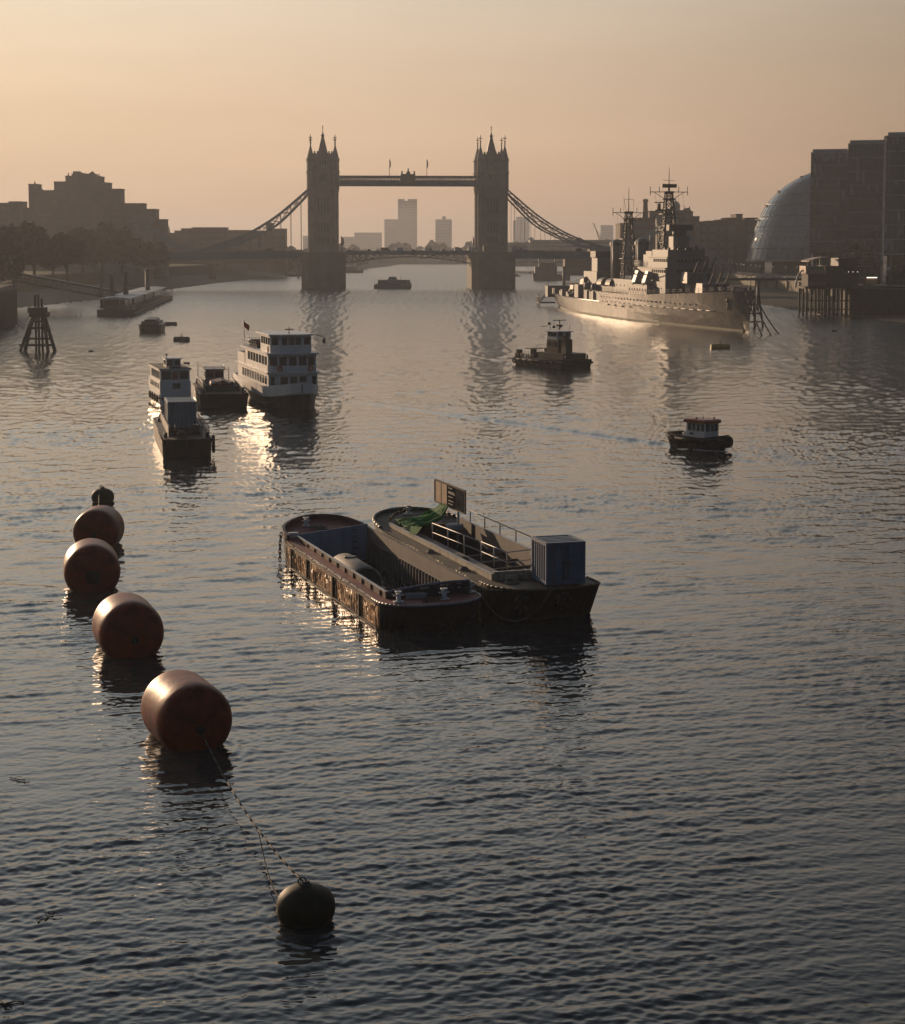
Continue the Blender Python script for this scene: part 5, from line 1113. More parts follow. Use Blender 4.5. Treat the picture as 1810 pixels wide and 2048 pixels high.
def sign_and_tarp():
    x = 4.75; TL, BL, TR, BR = [FB.onx(px, py, x) for px, py in ((868.5, 959), (871.5, 1003.5), (929.5, 981), (931.5, 1026.5))]
    y0, y1 = (TL.y+BL.y)/2, (TR.y+BR.y)/2; zt = (TL.z+TR.z)/2; zb = (BL.z+BR.z)/2
    e = empty('sign_board', FB.w(x, (y0+y1)/2, .2), RZ, 'faded billboard on two posts above the hold of the black barge, left third bare plywood', 'sign'); ym = (y0+y1)/2; a, b = y1-ym, y0-ym
    T = lambda z: z-.2
    mb = MB(); mb.bb(-.04, .04, a, b, T(zb), T(zt)); bo = mb.build('board', M('dark_poster', (.022, .022, .027), .9, var=.5, scale=1.2, spec=.0), e)
    PL = M('bare_plywood', (.30, .20, .12), .7, var=.25, scale=1.5)
    h = zt-zb; wd = b-a
    for i in range(2):
        q0, q1 = b-wd*(.05+.2*i)-.0, b-wd*(.05+.2*(i+.88)); MB().bb(-.055, -.041, q1, q0, T(zb)+.06, T(zt)-.06).build('plywood_panel', PL, bo)
    mb = MB(); mb.bb(-.055, -.041, a+.08, a+wd*.28, T(zb)+.1, T(zt)-.1); mb.build('picture_panel', M('faded_picture', (.045, .048, .052), .9, var=.8, scale=1.0, spec=.0), bo)
    LT = M('faded_lettering', (.17, .165, .17), .6)
    for i, (s, t) in enumerate(((.26, 'RIVER'), (.26, 'SERVICES'), (.2, 'BARGES'), (.2, 'TO HIRE'))) if False else ():
        pass
    for i, (w0, z) in enumerate(((.13, .85), (.20, .68), (.22, .62), (.14, .46), (.17, .28), (.15, .14))):   # worn, unreadable print: smudged lines
        MB().bb(-.055, -.041, a+wd*(.53-w0), a+wd*.53, T(zb)+h*z, T(zb)+h*(z+.045)).build('faded_print_line', LT, bo)
    mb = MB(); mb.bar((0, a, T(zt)), (0, b, T(zt)), .1); mb.bar((0, a, T(zb)), (0, b, T(zb)), .1); mb.bar((0, a, T(zb)), (0, a, T(zt)), .1); mb.bar((0, b, T(zb)), (0, b, T(zt)), .1); mb.build('frame', TIMBER, e)
    for px in (886.5, 916):
        p = FB.onx(px, 1015, x+.09); MB().cyl((.1, p.y-ym, 0.02), (.1, p.y-ym, T(zb)+h*.6), .09, n=10).build('post', RAILM, e)
    # green tarpaulin hung from the sign's lower edge over the coaming
    GT = M('green_tarpaulin', (.02, .13, .03), .8, spec=.1, var=.3, scale=.8, bump=.6, bscale=2.5)
    t = [(887, 1006, 4.3), (905, 1012, 4.6)]
    rowsP = [[FB.onx(882, 1008, 4.55), FB.onx(893, 1010, 4.55), FB.onx(897, 1013, 4.55)], [FB.onx(862, 1022, 4.1), FB.onx(876, 1030, 4.1), FB.onx(884, 1036, 4.1)], [FB.onx(842, 1032, 3.3), FB.onx(852, 1041, 3.2), FB.onx(858, 1052, 2.9)], [FB.onx(815, 1034, 2.6), FB.onx(826, 1043, 2.2), FB.onx(836, 1055, 1.9)], [FB.onx(790, 1040, 1.6), FB.onx(808, 1052, 1.3), FB.onx(828, 1064, .98)]]
    mb = MB(); R_ = []
    nr, nc = 25, 13
    G = np.array([[list(p) for p in r] for r in rowsP])
    for i in range(nr):
        u = i/(nr-1)*(len(rowsP)-1); a0 = int(min(u, len(rowsP)-2)); fu = u-a0; fu = fu*fu*(3-2*fu)*.5+fu*.5
        for j in range(nc):
            v = j/(nc-1)*2; b0 = int(min(v, 1)); fv = v-b0
            p = (G[a0, b0]*(1-fu)+G[a0+1, b0]*fu)*(1-fv)+(G[a0, b0+1]*(1-fu)+G[a0+1, b0+1]*fu)*fv
            p = p+np.array([0, 0, .09*math.sin(j*1.9+i*.25)+.05*math.sin(j*3.3-i*.5)]); R_.append(tuple(p))
    mb.v = R_
    for i in range(nr-1):
        for j in range(nc-1): k = i*nc+j; mb.f.append((k, k+1, k+nc+1, k+nc)); mb.smooth.append(True)
    o = mb.build('tarpaulin', GT, fix=False); o.location = (FB.o.x, FB.o.y, 0); o.rotation_euler = (0, 0, RZ); s = o.modifiers.new('s', 'SOLIDIFY'); s.thickness = .03
    tag(o, 'crumpled green tarpaulin slung from the sign board across the black barge', 'tarpaulin')
    o2 = MB(); P = [FB.onx(822, 1052, .93), FB.onx(845, 1054, .93), FB.onx(836, 1068, .9), FB.onx(823, 1072, .88)]
    o2.add([P[0], P[1], P[2]+Vector((-.06, 0, 0)), P[3]+Vector((-.08, 0, 0))], [(0, 1, 2, 3)]); q = o2.build('tarpaulin', GT, fix=False); q.location = o.location; q.rotation_euler = o.rotation_euler; q.modifiers.new('s', 'SOLIDIFY').thickness = .03
    q.parent = None; tag(q, 'bright green flap of cloth hanging over the cream coaming', 'tarpaulin')
sign_and_tarp()
# line between the two barges
def barge_lines():
    a = FA.w(5.2, 1.2, 2.0)
    for i, (b, sag, lab) in enumerate(((FB.w(2.2, -2.1, 2.2), .15, 'taut mooring rope from the red deck bollard to the black barge'), (FB.w(3.0, -2.25, 2.05), 1.6, 'slack rope hanging in a loop down the black barge bow'))):
        s = a if i == 0 else FA.w(5.9, .6, 1.6)
        P = [s.lerp(b, t)-Vector((0, 0, sag*4*t*(1-t))) for t in np.linspace(0, 1, 15)]
        o = MB().tube(P, .045, 6).build('mooring_rope', ROPEM); tag(o, lab, 'rope')
barge_lines()
# ------------------------------------------------------------------ barrel buoys and their lines
BUOY = M('orange_red_buoy_skin', (0.19, 0.026, 0.008), 0.45, var=.7, scale=1.1, bump=.12, bscale=3, spec=.2)
def barrel(lab, fpx, wl, Dpx, L, yaw, patch=None, tilt=0, D=None, strip=False):
    c = W(fpx, wl-.5); k = c.y/F_PX; D = D or Dpx*k; r = D/2; sub = .16*D
    e = empty('barrel_buoy', (c.x, c.y+r*.35, r-sub), 0, lab, 'buoy', 'big orange barrel buoys in a row'); e.rotation_euler = (R(tilt), 0, yaw)
    n = 48; prof = [(0.0, .0), (.3, .012), (.54, .035), (.72, .08), (.84, .145), (.92, .235), (.97, .36), (1.0, .56), (1.0, .85)]
    rings = []; Y = []
    for q, d in prof[1:]: Y.append((d*r, q*r))
    for q, d in reversed(prof[1:]): Y.append((L-d*r, q*r))
    for y, rr in Y: rings.append([(rr*math.cos(2*math.pi*i/n), y, rr*math.sin(2*math.pi*i/n)) for i in range(n)])
    mb = MB(); mb.loft(rings, smooth=True); mb.build('float', BUOY, e)
    mb = MB(); mb.cyl((0, -.04, -.12*r), (0, .1, -.12*r), .26*r if patch else .12*r, n=20); mb.cyl((0, -.12, -.12*r), (0, -.03, -.12*r), .09*r, n=12)
    ho = mb.build('end_plate', M('steel_end_plate', (.022, .022, .022), .7, spec=.15), e)
    mb = MB(); mb.tube([(0, -.16+.12*math.cos(a), -.12*r+.14*math.sin(a)) for a in np.linspace(0, 6.28, 11)[:-1]], .028, 6, True); mb.build('shackle', DARKST, ho)
    if strip:
        mb = MB(); P = []
        for k2 in range(9):
            a = R(-38+k2*8); P.append([((r*1.004)*math.cos(a), r*.5, r*1.004*math.sin(a)), ((r*1.004)*math.cos(a), r*.72, r*1.004*math.sin(a))])
        mb.loft(P, closed=False, cap0=False, cap1=False); mb.build('weld_strip', M('grey_patch', (.22, .21, .2), .5), e)
    return e
b1 = barrel('nearest orange barrel buoy, tied to the round dark buoy by a rope', 397, 1511, 160, 4.3, R(24), strip=True)
barrel('second orange barrel buoy from the camera, end in deep shade', 265, 1323, 135, 4.2, R(19))
barrel('third orange barrel buoy, pointing straight away with a grey disc on its end', 182, 1191, 115, 4.2, R(13), patch=True)
barrel('farthest orange barrel buoy, turned a little and overlapped by the third', 184, 1102, 94, 3.7, R(-1))
def ball(lab, px, wl, dpx, strop):
    c = W(px, wl); D = dpx*c.y/F_PX; r = D/2
    e = empty('ball_buoy', (c.x, c.y+r*.4, r*.44), 0, lab, 'buoy', 'round dark mooring buoys')
    mb = MB(); prof = [(.06, -.98), (.35, -.93), (.62, -.78), (.84, -.53), (.97, -.22), (1.0, .1), (.97, .3), (.9, .49), (.77, .66), (.57, .8), (.32, .9), (.1, .93)]
    mb.lathe([(q*r, z*r*.88) for q, z in prof], (0, 0, 0), 40); mb.build('float', M('olive_buoy_skin', (.024, .021, .011), .6, var=.35, scale=1.2, streak=(.08, .06, .03), streak_amt=.25, spec=.2), e)
    mb = MB(); mb.cyl((0, 0, r*.78), (0, 0, r*.88), r*.2, n=16); mb.cyl((0, 0, r*.86), (0, 0, r*.95), r*.14, n=12); mb.tube([(-.12*r+.14*r*math.cos(a), 0, r*.93+.14*r*math.sin(a)) for a in np.linspace(0, 6.28, 11)[:-1]], .03*r, 6, True); mb.build('top_fitting', DARKST, e)
    if strop:
        mb = MB(); mb.tube([(.45*r*math.sin(a)*.05-.16*r, -r*1.0*math.cos(a), r*.83*math.sin(a)) for a in np.linspace(0, 1.57, 10)], .035, 6); mb.build('strop', ROPEM, e)
    return e, r
n1, r1 = ball('near round dark buoy at the bottom of the picture, floating alone on its rope', 610, 1850, 123, False)
n2, r2 = ball('far round dark buoy at the end of the row, with a pale rope over it', 204, 1006, 46, True)
def lines():
    bpy.context.view_layer.update()
    a = b1.matrix_world @ Vector((0, -.2, -.15*1.55)); b = n1.location+Vector((-.12*r1, 0, r1*.95))
    P = [a.lerp(b, t)-Vector((0, 0, .55*4*t*(1-t))) for t in np.linspace(0, 1, 20)]
    o = MB().tube(P, .032, 6).build('buoy_rope', M('dark_wet_rope', (.08, .075, .068), .8, spec=.1)); tag(o, 'long rope running from the nearest barrel buoy to the near round buoy', 'rope')
    c = P[12]; q = n1.location+Vector((-r1*.78, -.2, r1*.35)); P2 = [c.lerp(q, t)-Vector((0, 0, .5*4*t*(1-t))) for t in np.linspace(0, 1, 14)]
    o = chain(None, P2, .014, 'buoy_chain'); tag(o, 'thin knotted chain hanging below the long rope beside the near round buoy', 'chain')
    s = n2.location+Vector((-.16*r2, -.9*r2, .3)); w = W(197, 1022, .9); P3 = [s.lerp(w, t) for t in np.linspace(0, 1, 6)]
    o = MB().tube(P3, .035, 6).build('buoy_rope', ROPEM); tag(o, 'short pale rope joining the far round buoy to the farthest barrel', 'rope')
lines()

def twig(px, py, sc, lab, seed):
    c = W(px, py); e = empty('driftwood', (c.x, c.y, .04), R(seed*37), lab, 'driftwood'); rg = np.random.RandomState(seed); mb = MB()
    P = [Vector((-.5*sc+.25*sc*i, .08*sc*rg.normal(), .03*rg.rand())) for i in range(5)]; mb.tube(P, .022*sc, 6); mb.build('branch', TIMBER, e)
    for i in (1, 2, 3): q = P[i]; MB().tube([q, q+Vector((.18*sc, (.22 if i % 2 else -.25)*sc, .05)), q+Vector((.3*sc, (.3 if i % 2 else -.4)*sc, .02))], .012*sc, 5).build('side_shoot', TIMBER, e)
twig(88, 1838, .9, 'small dark forked twig floating at the lower left of the river', 2)
twig(12, 2008, 1.0, 'dark twig floating in the very corner at the bottom left', 5)
twig(35, 1560, .8, 'thin dark twig floating near the left edge below the barrel buoys', 9)
# ------------------------------------------------------------------ museum warship
def warship():
    f = Fr((1497, 665), rz=R(10)); e = empty('warship', (f.o.x, f.o.y, 0), f.rz, 'long grey naval cruiser with twin funnels, lattice masts and gun turrets moored on the right', 'warship')
    HG = M('warship_hull_grey', (.10, .094, .088), .38, var=.45, scale=.22, bump=.45, bscale=.5, streak=(.30, .235, .165), streak_amt=.85, spec=.18)  # golden streaks in the colour stand for sunlight thrown up off the water
    UG = M('warship_grey_paint', (.115, .125, .13), .55, var=.12, scale=.3, streak=(.12, .10, .09), streak_amt=.3)
    DG = M('warship_dark_grey', (.06, .065, .07), .6, var=.15, scale=.4); WD = M('weathered_deck', (.12, .10, .085), .8, scale=.3)
    L = 190.0
    def hw(y):   # half breadth of the deck
        return 9.7*min(1, max(0, (y+1)/52))**.52*(1 if y < 135 else 1-.40*((y-135)/55)**1.8)
    def hb(y): return 9.6*min(1, max(0, (y-2)/72))**.85*(1 if y < 125 else max(.12, 1-.75*((y-125)/65)**1.7))
    def zfc(y): return 7.4+2.7*max(0, 1-y/85)**1.6
    def zq(y): return 4.4+.5*max(0, (y-130)/60)
    ys = [0, 1.5, 4, 8, 14, 22, 32, 44, 56, 70, 84, 98, 106.8]
    mb = MB(); rings = []
    def ring(y, zt): 
        a, b = hw(y), hb(y); y2 = y+(2.6 if y < 1 else 1.6*max(0, 1-y/20))
        zs = [-1.2, .4, 2.6, 4.6, zt]; ws = [b*.97, b, b+(a-b)*.35, b+(a-b)*.62, a]
        P = [(-w, y+(y2-y)*(1-(z+1.2)/(zt+1.2)), z) for z, w in zip(zs, ws)]
        return P+[(-x, yy, z) for x, yy, z in reversed(P)]
    rings = [ring(y-2.4*(1 if y < .1 else 0), zfc(y)) for y in ys]
    mb.loft(rings, cap0=True, cap1=True, smooth=False)
    ys2 = [106.8, 115, 125, 135, 146, 158, 170, 180, 187, L]
    r2 = [ring(y, zq(y)) for y in ys2]; mb.loft(r2)
    h = mb.build('hull', HG, e)
    # armour belt edge, boot topping, portholes, knuckle
    mb = MB()
    for s in (-1, 1):
        P = [(s*(hw(y)*.62+hb(y)*.38+.07), y, 4.7) for y in np.linspace(14, 106, 20)]; MB().tube(P, .12, 5).build('knuckle_strake', HG, h)
    for s in (-1, 1):
        P = [(s*(hb(y)+.16), y) for y in np.linspace(52, 128, 14)]
        MB().loft([[(x, y, .5), (x, y, 3.4), (x-s*.3, y, 3.4), (x-s*.3, y, .5)] for x, y in P]).build('armour_belt', HG, h)
        P = [(s*(hb(y)+.09), y) for y in list(np.linspace(3, 188, 40))]
        MB().loft([[(x, y, -.6), (x, y, .55), (x-s*.25, y, .55), (x-s*.25, y, -.6)] for x, y in P]).build('weed_line', M('green_weed', (.05, .06, .02), .7, var=.4), h)
    for y in list(np.linspace(24, 104, 26)):
        a = -(hw(y)*.8+hb(y)*.2); MB().cyl((a-.12, y, 6.0), (a+.3, y, 6.0), .22, n=10).build('porthole', WINDK, h)
    for y in np.linspace(50, 96, 7): MB().bb(-hb(y)-.5, -hb(y)-.05, y-.9, y+.9, 3.7, 4.0).build('scupper', DG, h)
    mb = MB(); mb.lathe([(.5, 0), (.7, .4), (.6, 1.2)], (-hw(7)*.78, 7, 7.0), 8); mb.bar((-hw(7)*.82, 7, 7.2), (-hw(7)*.82+.1, 7.6, 5.4), .35); mb.build('anchor', DG, e)
    # open quarterdeck bays under the break
    MB().loft([[(-hw(y)+.6, y, zq(y)+.02), (hw(y)-.6, y, zq(y)+.02)] for y in ys2], closed=False, cap0=False, cap1=False).build('quarterdeck', WD, e)
    MB().loft([[(-hw(y)*.97, y, zfc(y)+.02), (hw(y)*.97, y, zfc(y)+.02)] for y in ys], closed=False, cap0=False, cap1=False).build('forecastle_deck', WD, e)
    for s in (-1, 1):
        mb = MB()
        for y in np.arange(3, 104, 2.6): mb.cyl((s*hw(y)*.96, y, zfc(y)), (s*hw(y)*.96, y, zfc(y)+1.1), .05, n=5)
        for q in (.55, 1.1): mb.tube([(s*hw(y)*.96, y, zfc(y)+q) for y in np.linspace(2, 105, 24)], .035, 4)
        mb.build('guard_rail', DG, e)
    def turret(y, zb, aft=False, elev=12, lab='gun_turret'):
        t = MB(); s = -1 if not aft else 1; S = lambda v: y+s*v
        P0 = [(-3.9, S(3.2)), (3.9, S(3.2)), (4.0, S(-2.6)), (2.6, S(-4.2)), (-2.6, S(-4.2)), (-4.0, S(-2.6))]; P1 = [(-3.6, S(2.2)), (3.6, S(2.2)), (3.7, S(-2.4)), (2.4, S(-3.9)), (-2.4, S(-3.9)), (-3.7, S(-2.4))]
        t.cyl((0, y, zb-2.6), (0, y, zb), 3.3, n=20); t.loft([[(x, yy, zb) for x, yy in P0], [(x, yy, zb+2.9) for x, yy in P1]]); o = t.build('gun_turret', UG, e)
        for x in (-2.1, 0, 2.1):
            a = R(elev); g = MB(); p = Vector((x, S(2.2), zb+1.6)); d = Vector((0, s*math.cos(a), math.sin(a)))
            g.cyl(p, p+d*2, .34, .28, 10); g.cyl(p+d*2, p+d*8.2, .24, .15, 10); g.build('gun_barrel', DG, o)
            MB().bb(x-.42, x+.42, min(S(2.95), S(2.2)), max(S(2.95), S(2.2)), zb+.5, zb+2.3).build('gun_port', DG, o)
    turret(28, 8.5, elev=40); turret(41, 11.2, elev=40); turret(152, 7.6, True, 8); turret(166, 5.2, True, 8)
    # bridge and forward superstructure in tiers
    def block(name, x, y0, y1, z0, z1, m=UG, ch=1.6, bev=0): 
        P = [(-x, y0+ch), (-x*.6, y0), (x*.6, y0), (x, y0+ch), (x, y1), (-x, y1)]
        b = MB(); b.prism(P, z0, z1); return b.build(name, m, e)
    b1_ = block('lower_superstructure', 7.2, 45, 100, 7.3, 11.4); b2_ = block('bridge_structure', 6.6, 47, 76, 11.4, 15.2); b3_ = block('bridge_structure', 5.8, 48, 70, 15.2, 18.2); b4_ = block('open_bridge', 5.2, 49.5, 66, 18.2, 20.0)
    for (b, x, y0, y1, z) in ((b2_, 6.6, 47, 76, 14.2), (b3_, 5.8, 48, 70, 17.1)):
        for xx in np.linspace(-x*.55, x*.55, 7): MB().bb(xx-.38, xx+.38, y0-.06, y0+.05, z-.4, z+.4).build('window', WINDK, b)
        for yy in np.linspace(y0+2.4, y0+14, 7): MB().bb(-x-.06, -x+.05, yy-.6, yy+.6, z-.4, z+.4).build('window', WINDK, b)
        MB().prism([(-x-.25, y0+1.5), (-x*.6-.1, y0-.3), (x*.6+.1, y0-.3), (x+.25, y0+1.5), (x+.25, y1-2), (-x-.25, y1-2)], z+.75, z+.9).build('bridge_wing', UG, b)
    for xx, yy in ((-3.4, 45.05), (0.2, 44.95), (2.9, 44.98)): MB().bb(xx-.4, xx+.4, yy-.1, yy+.1, 8.2, 10.2).build('door', DG, b1_)
    for yy in np.linspace(50, 96, 12): MB().cyl((-7.28, yy, 9.6), (-7.1, yy, 9.6), .24, n=8).build('porthole', WINDK, b1_)
    block('director_tower', 2.3, 55, 60, 20.0, 23.6, UG, .8); 
    mb = MB(); mb.cyl((0, 57.5, 23.6), (0, 57.5, 25.2), 2.0, n=16); mb.bb(-3.4, 3.4, 56.2, 58.8, 25.2, 26.8); mb.build('gunnery_director', DG, e)
    mb = MB(); mb.bb(-5.3, 5.3, 66.2, 72, 18.2, 19.6); mb.bb(-4.6, -1, 72, 77, 15.2, 18.6); mb.build('signal_deck', UG, e)
    mb = MB(); rg = np.random.RandomState(8)
    for i in range(26): x, y = -5+10*rg.rand(), 50+14*rg.rand(); mb.bb(x-.3, x+.3, y-.3, y+.3, 20.0, 20.3+.8*rg.rand())
    mb.build('bridge_fittings', DG, e)
    mb = MB()
    for i in range(4): mb.tube([(-6.4, 70, 15.6+.4*i), (-6.4, 80, 15.6+.4*i), (-1, 80, 15.6+.4*i)], .06, 4)
    for y in np.arange(70, 80.1, 2): mb.cyl((-6.4, y, 15.2), (-6.4, y, 16.9), .06, n=4)
    mb.build('deck_rail', RAILM, e)
    # twin four inch mounts on the ship's side, shields coloured paler to carry the sunlight
    for y in (61, 71):
        mb = MB(); mb.box((-7.9, y, 12.3), (1.7, 3.0, 3.4), tilt=('Y', R(18))); g = mb.build('gun_mount', M('painted_sunlight_shield', (.34, .31, .27), .5, var=.3, scale=.8), e)
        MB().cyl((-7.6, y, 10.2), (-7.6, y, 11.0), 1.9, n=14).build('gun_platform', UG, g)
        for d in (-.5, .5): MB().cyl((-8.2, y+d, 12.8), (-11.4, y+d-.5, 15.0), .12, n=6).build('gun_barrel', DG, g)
    mb = MB(); mb.bb(-9.3, -6.0, 57, 76, 7.4, 10.4); mb.build('side_house', M('painted_sunlight_house', (.30, .27, .24), .6, var=.2, scale=.3, streak=(.1, .07, .06)), e)  # lighter copy of the ship's grey, sunlight put into the colour
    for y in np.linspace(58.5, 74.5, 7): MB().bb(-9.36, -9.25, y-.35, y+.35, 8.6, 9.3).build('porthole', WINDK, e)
    # funnels
    for y, zb, zt in ((94, 11.4, 22.2), (122, 9.0, 22.0)):
        mb = MB(); rings = []; n = 22
        for z, r in ((zb, 1.0), (zt-1.0, .93), (zt-.5, .98), (zt, .98)): rings.append([(1.95*r*math.cos(2*math.pi*i/n), y+3.1*r*math.sin(2*math.pi*i/n)+(z-zb)*.06, z) for i in range(n)])
        mb.loft(rings, smooth=True); fu = mb.build('funnel', UG, e)
        mb = MB(); y2 = y+(zt-zb)*.06; mb.loft([[(2.15*math.cos(2*math.pi*i/n)*q, y2+3.3*math.sin(2*math.pi*i/n)*q, z) for i in range(n)] for z, q in ((zt-.9, 1), (zt+.1, 1), (zt+.9, .55), (zt+1.1, .1))], smooth=False); mb.build('funnel_cap', DG, fu)
        mb = MB(); mb.cyl((-2.0, y-2.5, zb), (-1.9, y-1.8, zt+.5), .16, n=6); mb.cyl((1.7, y-2.8, zb), (1.6, y-2, zt+2), .14, n=6); mb.build('steam_pipe', RAILM, fu)
    # lattice masts
    def mast(y, zb, zt, zyard, zpole, half, radar):
        mb = MB(); b = 2.6; t = .75
        legs = [((-b*.8, y-b, zb), (-t, y-t, zt)), ((b*.8, y-b, zb), (t, y-t, zt)), ((-b*.8, y+b, zb), (-t, y+t, zt)), ((b*.8, y+b, zb), (t, y+t, zt))]
        for a, c in legs: mb.bar(a, c, .34)
        n = 7
        for i in range(n):
            u0, u1 = i/n, (i+1)/n; P = [Vector(a).lerp(Vector(c), u0) for a, c in legs]; Q_ = [Vector(a).lerp(Vector(c), u1) for a, c in legs]
            for (i0, i1) in ((0, 1), (2, 3), (0, 2), (1, 3)): mb.bar(P[i0], Q_[i1], .16); mb.bar(P[i1], Q_[i0], .16); mb.bar(Q_[i0], Q_[i1], .18)
        o = mb.build('lattice_mast', DG, e)
        mb = MB(); mb.cyl((0, y, zt-.5), (0, y, zpole), .17, .07, 6); mb.bar((-half, y, zyard), (half, y, zyard), .2)
        for s in (-1, 1):
            mb.bar((s*half*.82, y, zyard), (s*.8, y, zyard-2.2), .14)
            for q in (1, .52): mb.cyl((s*half*q, y, zyard-.9*(q == 1)), (s*half*q, y, zyard+1.5), .11, n=5)
        mb.bar((-1.5, y, zpole-3.6), (1.5, y, zpole-3.6), .1); mb.build('yard', DG, o)
        mb = MB(); mb.cyl((0, y, zt-2.2), (0, y, zt-1.9), 1.9, n=10); mb.cyl((0, y, zt-.5), (0, y, zt+.2), 1.4, n=10)
        for k in (.35, .62): z = zb+(zt-zb)*k; mb.bb(-2.3, 2.3, y-2, y+2, z, z+.25)
        mb.build('mast_platform', DG, o)
        if radar:
            mb = MB(); mb.ext_x([(y-.4, zt+1.2), (y+.5, zt+1.2), (y+.7, zt+2.2), (y-.6, zt+2.2)], -2.1, 2.1); mb.cyl((0, y, zt), (0, y, zt+1.2), .3, n=8); mb.build('radar_aerial', DG, o)
            mb = MB(); mb.bar((-half*1.02, y, zb+9.2), (half*1.02, y, zb+9.2), .16)
            for s in (-1, 1): mb.bar((s*half*.85, y, zb+9.2), (s*1.6, y, zb+11.4), .12)
            mb.bb(-4.2, -1.2, y-1, y+1, zt-5.2, zt-4.9); mb.cyl((-2.8, y, zt-4.9), (-2.8, y, zt-3.2), .5, n=8); mb.bar((-4.2, y, zt-2.9), (-1.4, y, zt-2.9), .3); mb.build('lower_yard', DG, o)
        else:
            mb = MB(); mb.bar((-1.5, y, zpole-3.6), (-1.5, y, zpole-7.6), .07); mb.bar((1.5, y, zpole-3.6), (1.5, y, zpole-7.6), .07); mb.bar((-1.5, y, zpole-7.6), (1.5, y, zpole-7.6), .08); mb.bar((-.7, y, zt), (-1.6, y, zt+4.5), .08); mb.build('aerial_frame', DG, o)
        mb = MB()
        for s in (-1, 1): mb.bar((s*half*.75, y, zyard), (s*half*.55, y-6, zb-2), .05); mb.bar((s*half*.5, y, zyard), (s*half*.45, y-4, zb-2), .05)
        mb.build('halyard', DG, o)
    mast(68, 19.6, 36.0, 36.0, 42.8, 5.4, True); mast(109.5, 9.5, 31.2, 31.0, 38.6, 4.9, False)
    # midships and after superstructure
    block('boat_deck', 7.0, 100, 134, 7.3, 9.0, DG, 1); block('after_superstructure', 4.6, 128, 146, 8.8, 13.0, UG, 1.5); block('after_director_base', 3.0, 134, 142, 13.0, 17.4, UG, 1)
    mb = MB(); mb.bb(-3.6, 3.6, 135, 141.5, 17.4, 19.4); mb.build('after_director', DG, e)
    for s in (-1, 1):
        for y in (103, 113):
            mb = MB(); mb.loft([[(s*6.4+1.9*math.cos(a), y-2.6, 9.4+1.9*max(0, math.sin(a))*1.1) for a in np.linspace(0, math.pi, 9)], [(s*6.4+1.9*math.cos(a), y+2.6, 9.4+1.9*max(0, math.sin(a))*1.1) for a in np.linspace(0, math.pi, 9)]]); mb.build('canvas_cover', DG, e)
    mb = MB(); mb.loft([[(-8.5, 142, 9.8), (-2, 142, 12.4), (5, 142, 9.8)], [(-8.5, 150, 9.4), (-2, 150, 11.4), (5, 150, 9.4)]], closed=False, cap0=False, cap1=False); aw = mb.build('awning', M('grey_awning', (.20, .21, .22), .8), e); aw.modifiers.new('s', 'SOLIDIFY').thickness = .08
    for y, w in ((109, 3), (116.5, 2.4), (124, 2.0)): MB().bb(-hw(y)+.3, -hw(y)+1.0, y-w/2, y+w/2-.4, zq(y), 7.3).build('break_pillar', UG, e)
    MB().bb(-7.6, 7.6, 107.2, 134, 4.5, 7.28).build('lower_house', DG, e)
    mb = MB(); rg = np.random.RandomState(4)
    for i in range(70):
        x, y = -8.3+15*rg.rand(), 135+50*rg.rand(); zz = zq(y); s = .35+.8*rg.rand()
        if abs(x) < hw(y)-1: mb.bb(x-s, x+s, y-s, y+s, zz, zz+.6+1.6*rg.rand())
    mb.build('deck_fittings', DG, e)
    mb = MB(); mb.bb(-8.2, -3.5, 139, 144, 4.6, 8.8); mb.build('deck_house', M('painted_sunlight_house', (.3, .27, .24), .6), e)  # same lighter tone, coloured as if lit by the sun
    for y in (128, 119): 
        mb = MB(); mb.lathe([(1.0, 0), (1.15, .3), (1.1, 1.6), (.5, 2.2)], (-8.0, y, 7.4), 12); mb.build('gun_tub', UG, e)
        MB().cyl((-7.9, y, 9.4), (-7.5, y-1, 10.4), .1, n=6).build('light_gun', WHITEP, e)
    # stern gallery platform and gangway frame
    mb = MB(); mb.bb(-7, 5, 187, 191, 3.5, 7.4); mb.bb(-9, -3.5, 190.5, 195, 1.2, 1.7)
    for y in (191, 193, 195): mb.bar((-9, y, -1), (-9, y, 4.4), .3); mb.bar((-9, y, 1.5), (-5, y-1, 5.5), .22)
    mb.bar((-9, 191, 3.6), (-9, 195, 3.6), .2); mb.build('stern_platform', DG, e)
    rail(e, [(-7, 186, 7.4), (-7, 190.5, 7.4)], 1.2, 1.4, .06, mat=DG)
    mb = MB(); mb.cyl((0, -1, 10.0), (0, -1, 13.5), .08, n=6); mb.build('jackstaff', DG, e)
    for x, y in ((-2.0, 5), (2, 5), (-3, 12), (3, 12)): MB().lathe([(.5, 0), (.35, .5), (.55, .9), (.2, 1.1)], (x, y, zfc(y)), 10).build('bollard', DG, e)
    # mooring chains and fender frame at the bow, each its own thing
    k = 0
    for (px0, py0), (px1, py1), lab in (((1492, 586), (1524, 672), 'mooring chain slanting down from the warship bow into the water, nearest the stem'), ((1507, 600), (1542, 670), 'middle mooring chain off the warship bow'), ((1520, 610), (1558, 668), 'rightmost mooring chain off the warship bow')):
        b = W(px1, py1); a = Q(px0, py0, b.y+(3 if k < 2 else 8)); k += 1
        o = MB().tube([a.lerp(b, t)-Vector((0, 0, .5*4*t*(1-t))) for t in np.linspace(0, 1, 9)], .17, 6).build('mooring_chain', CHAINM); tag(o, lab, 'chain', 'mooring chains at the warship bow')
    c = W(1507, 655); c.y += 6; g = empty('fender_dolphin', c, f.rz, 'dark timber fender frame standing behind the warship stem', 'dolphin')
    mb = MB()
    for x in (-.8, 1.2, 3.0): mb.bar((x*1.25, 0, -1), (x*.75+.3, .5, 8.2), .5)
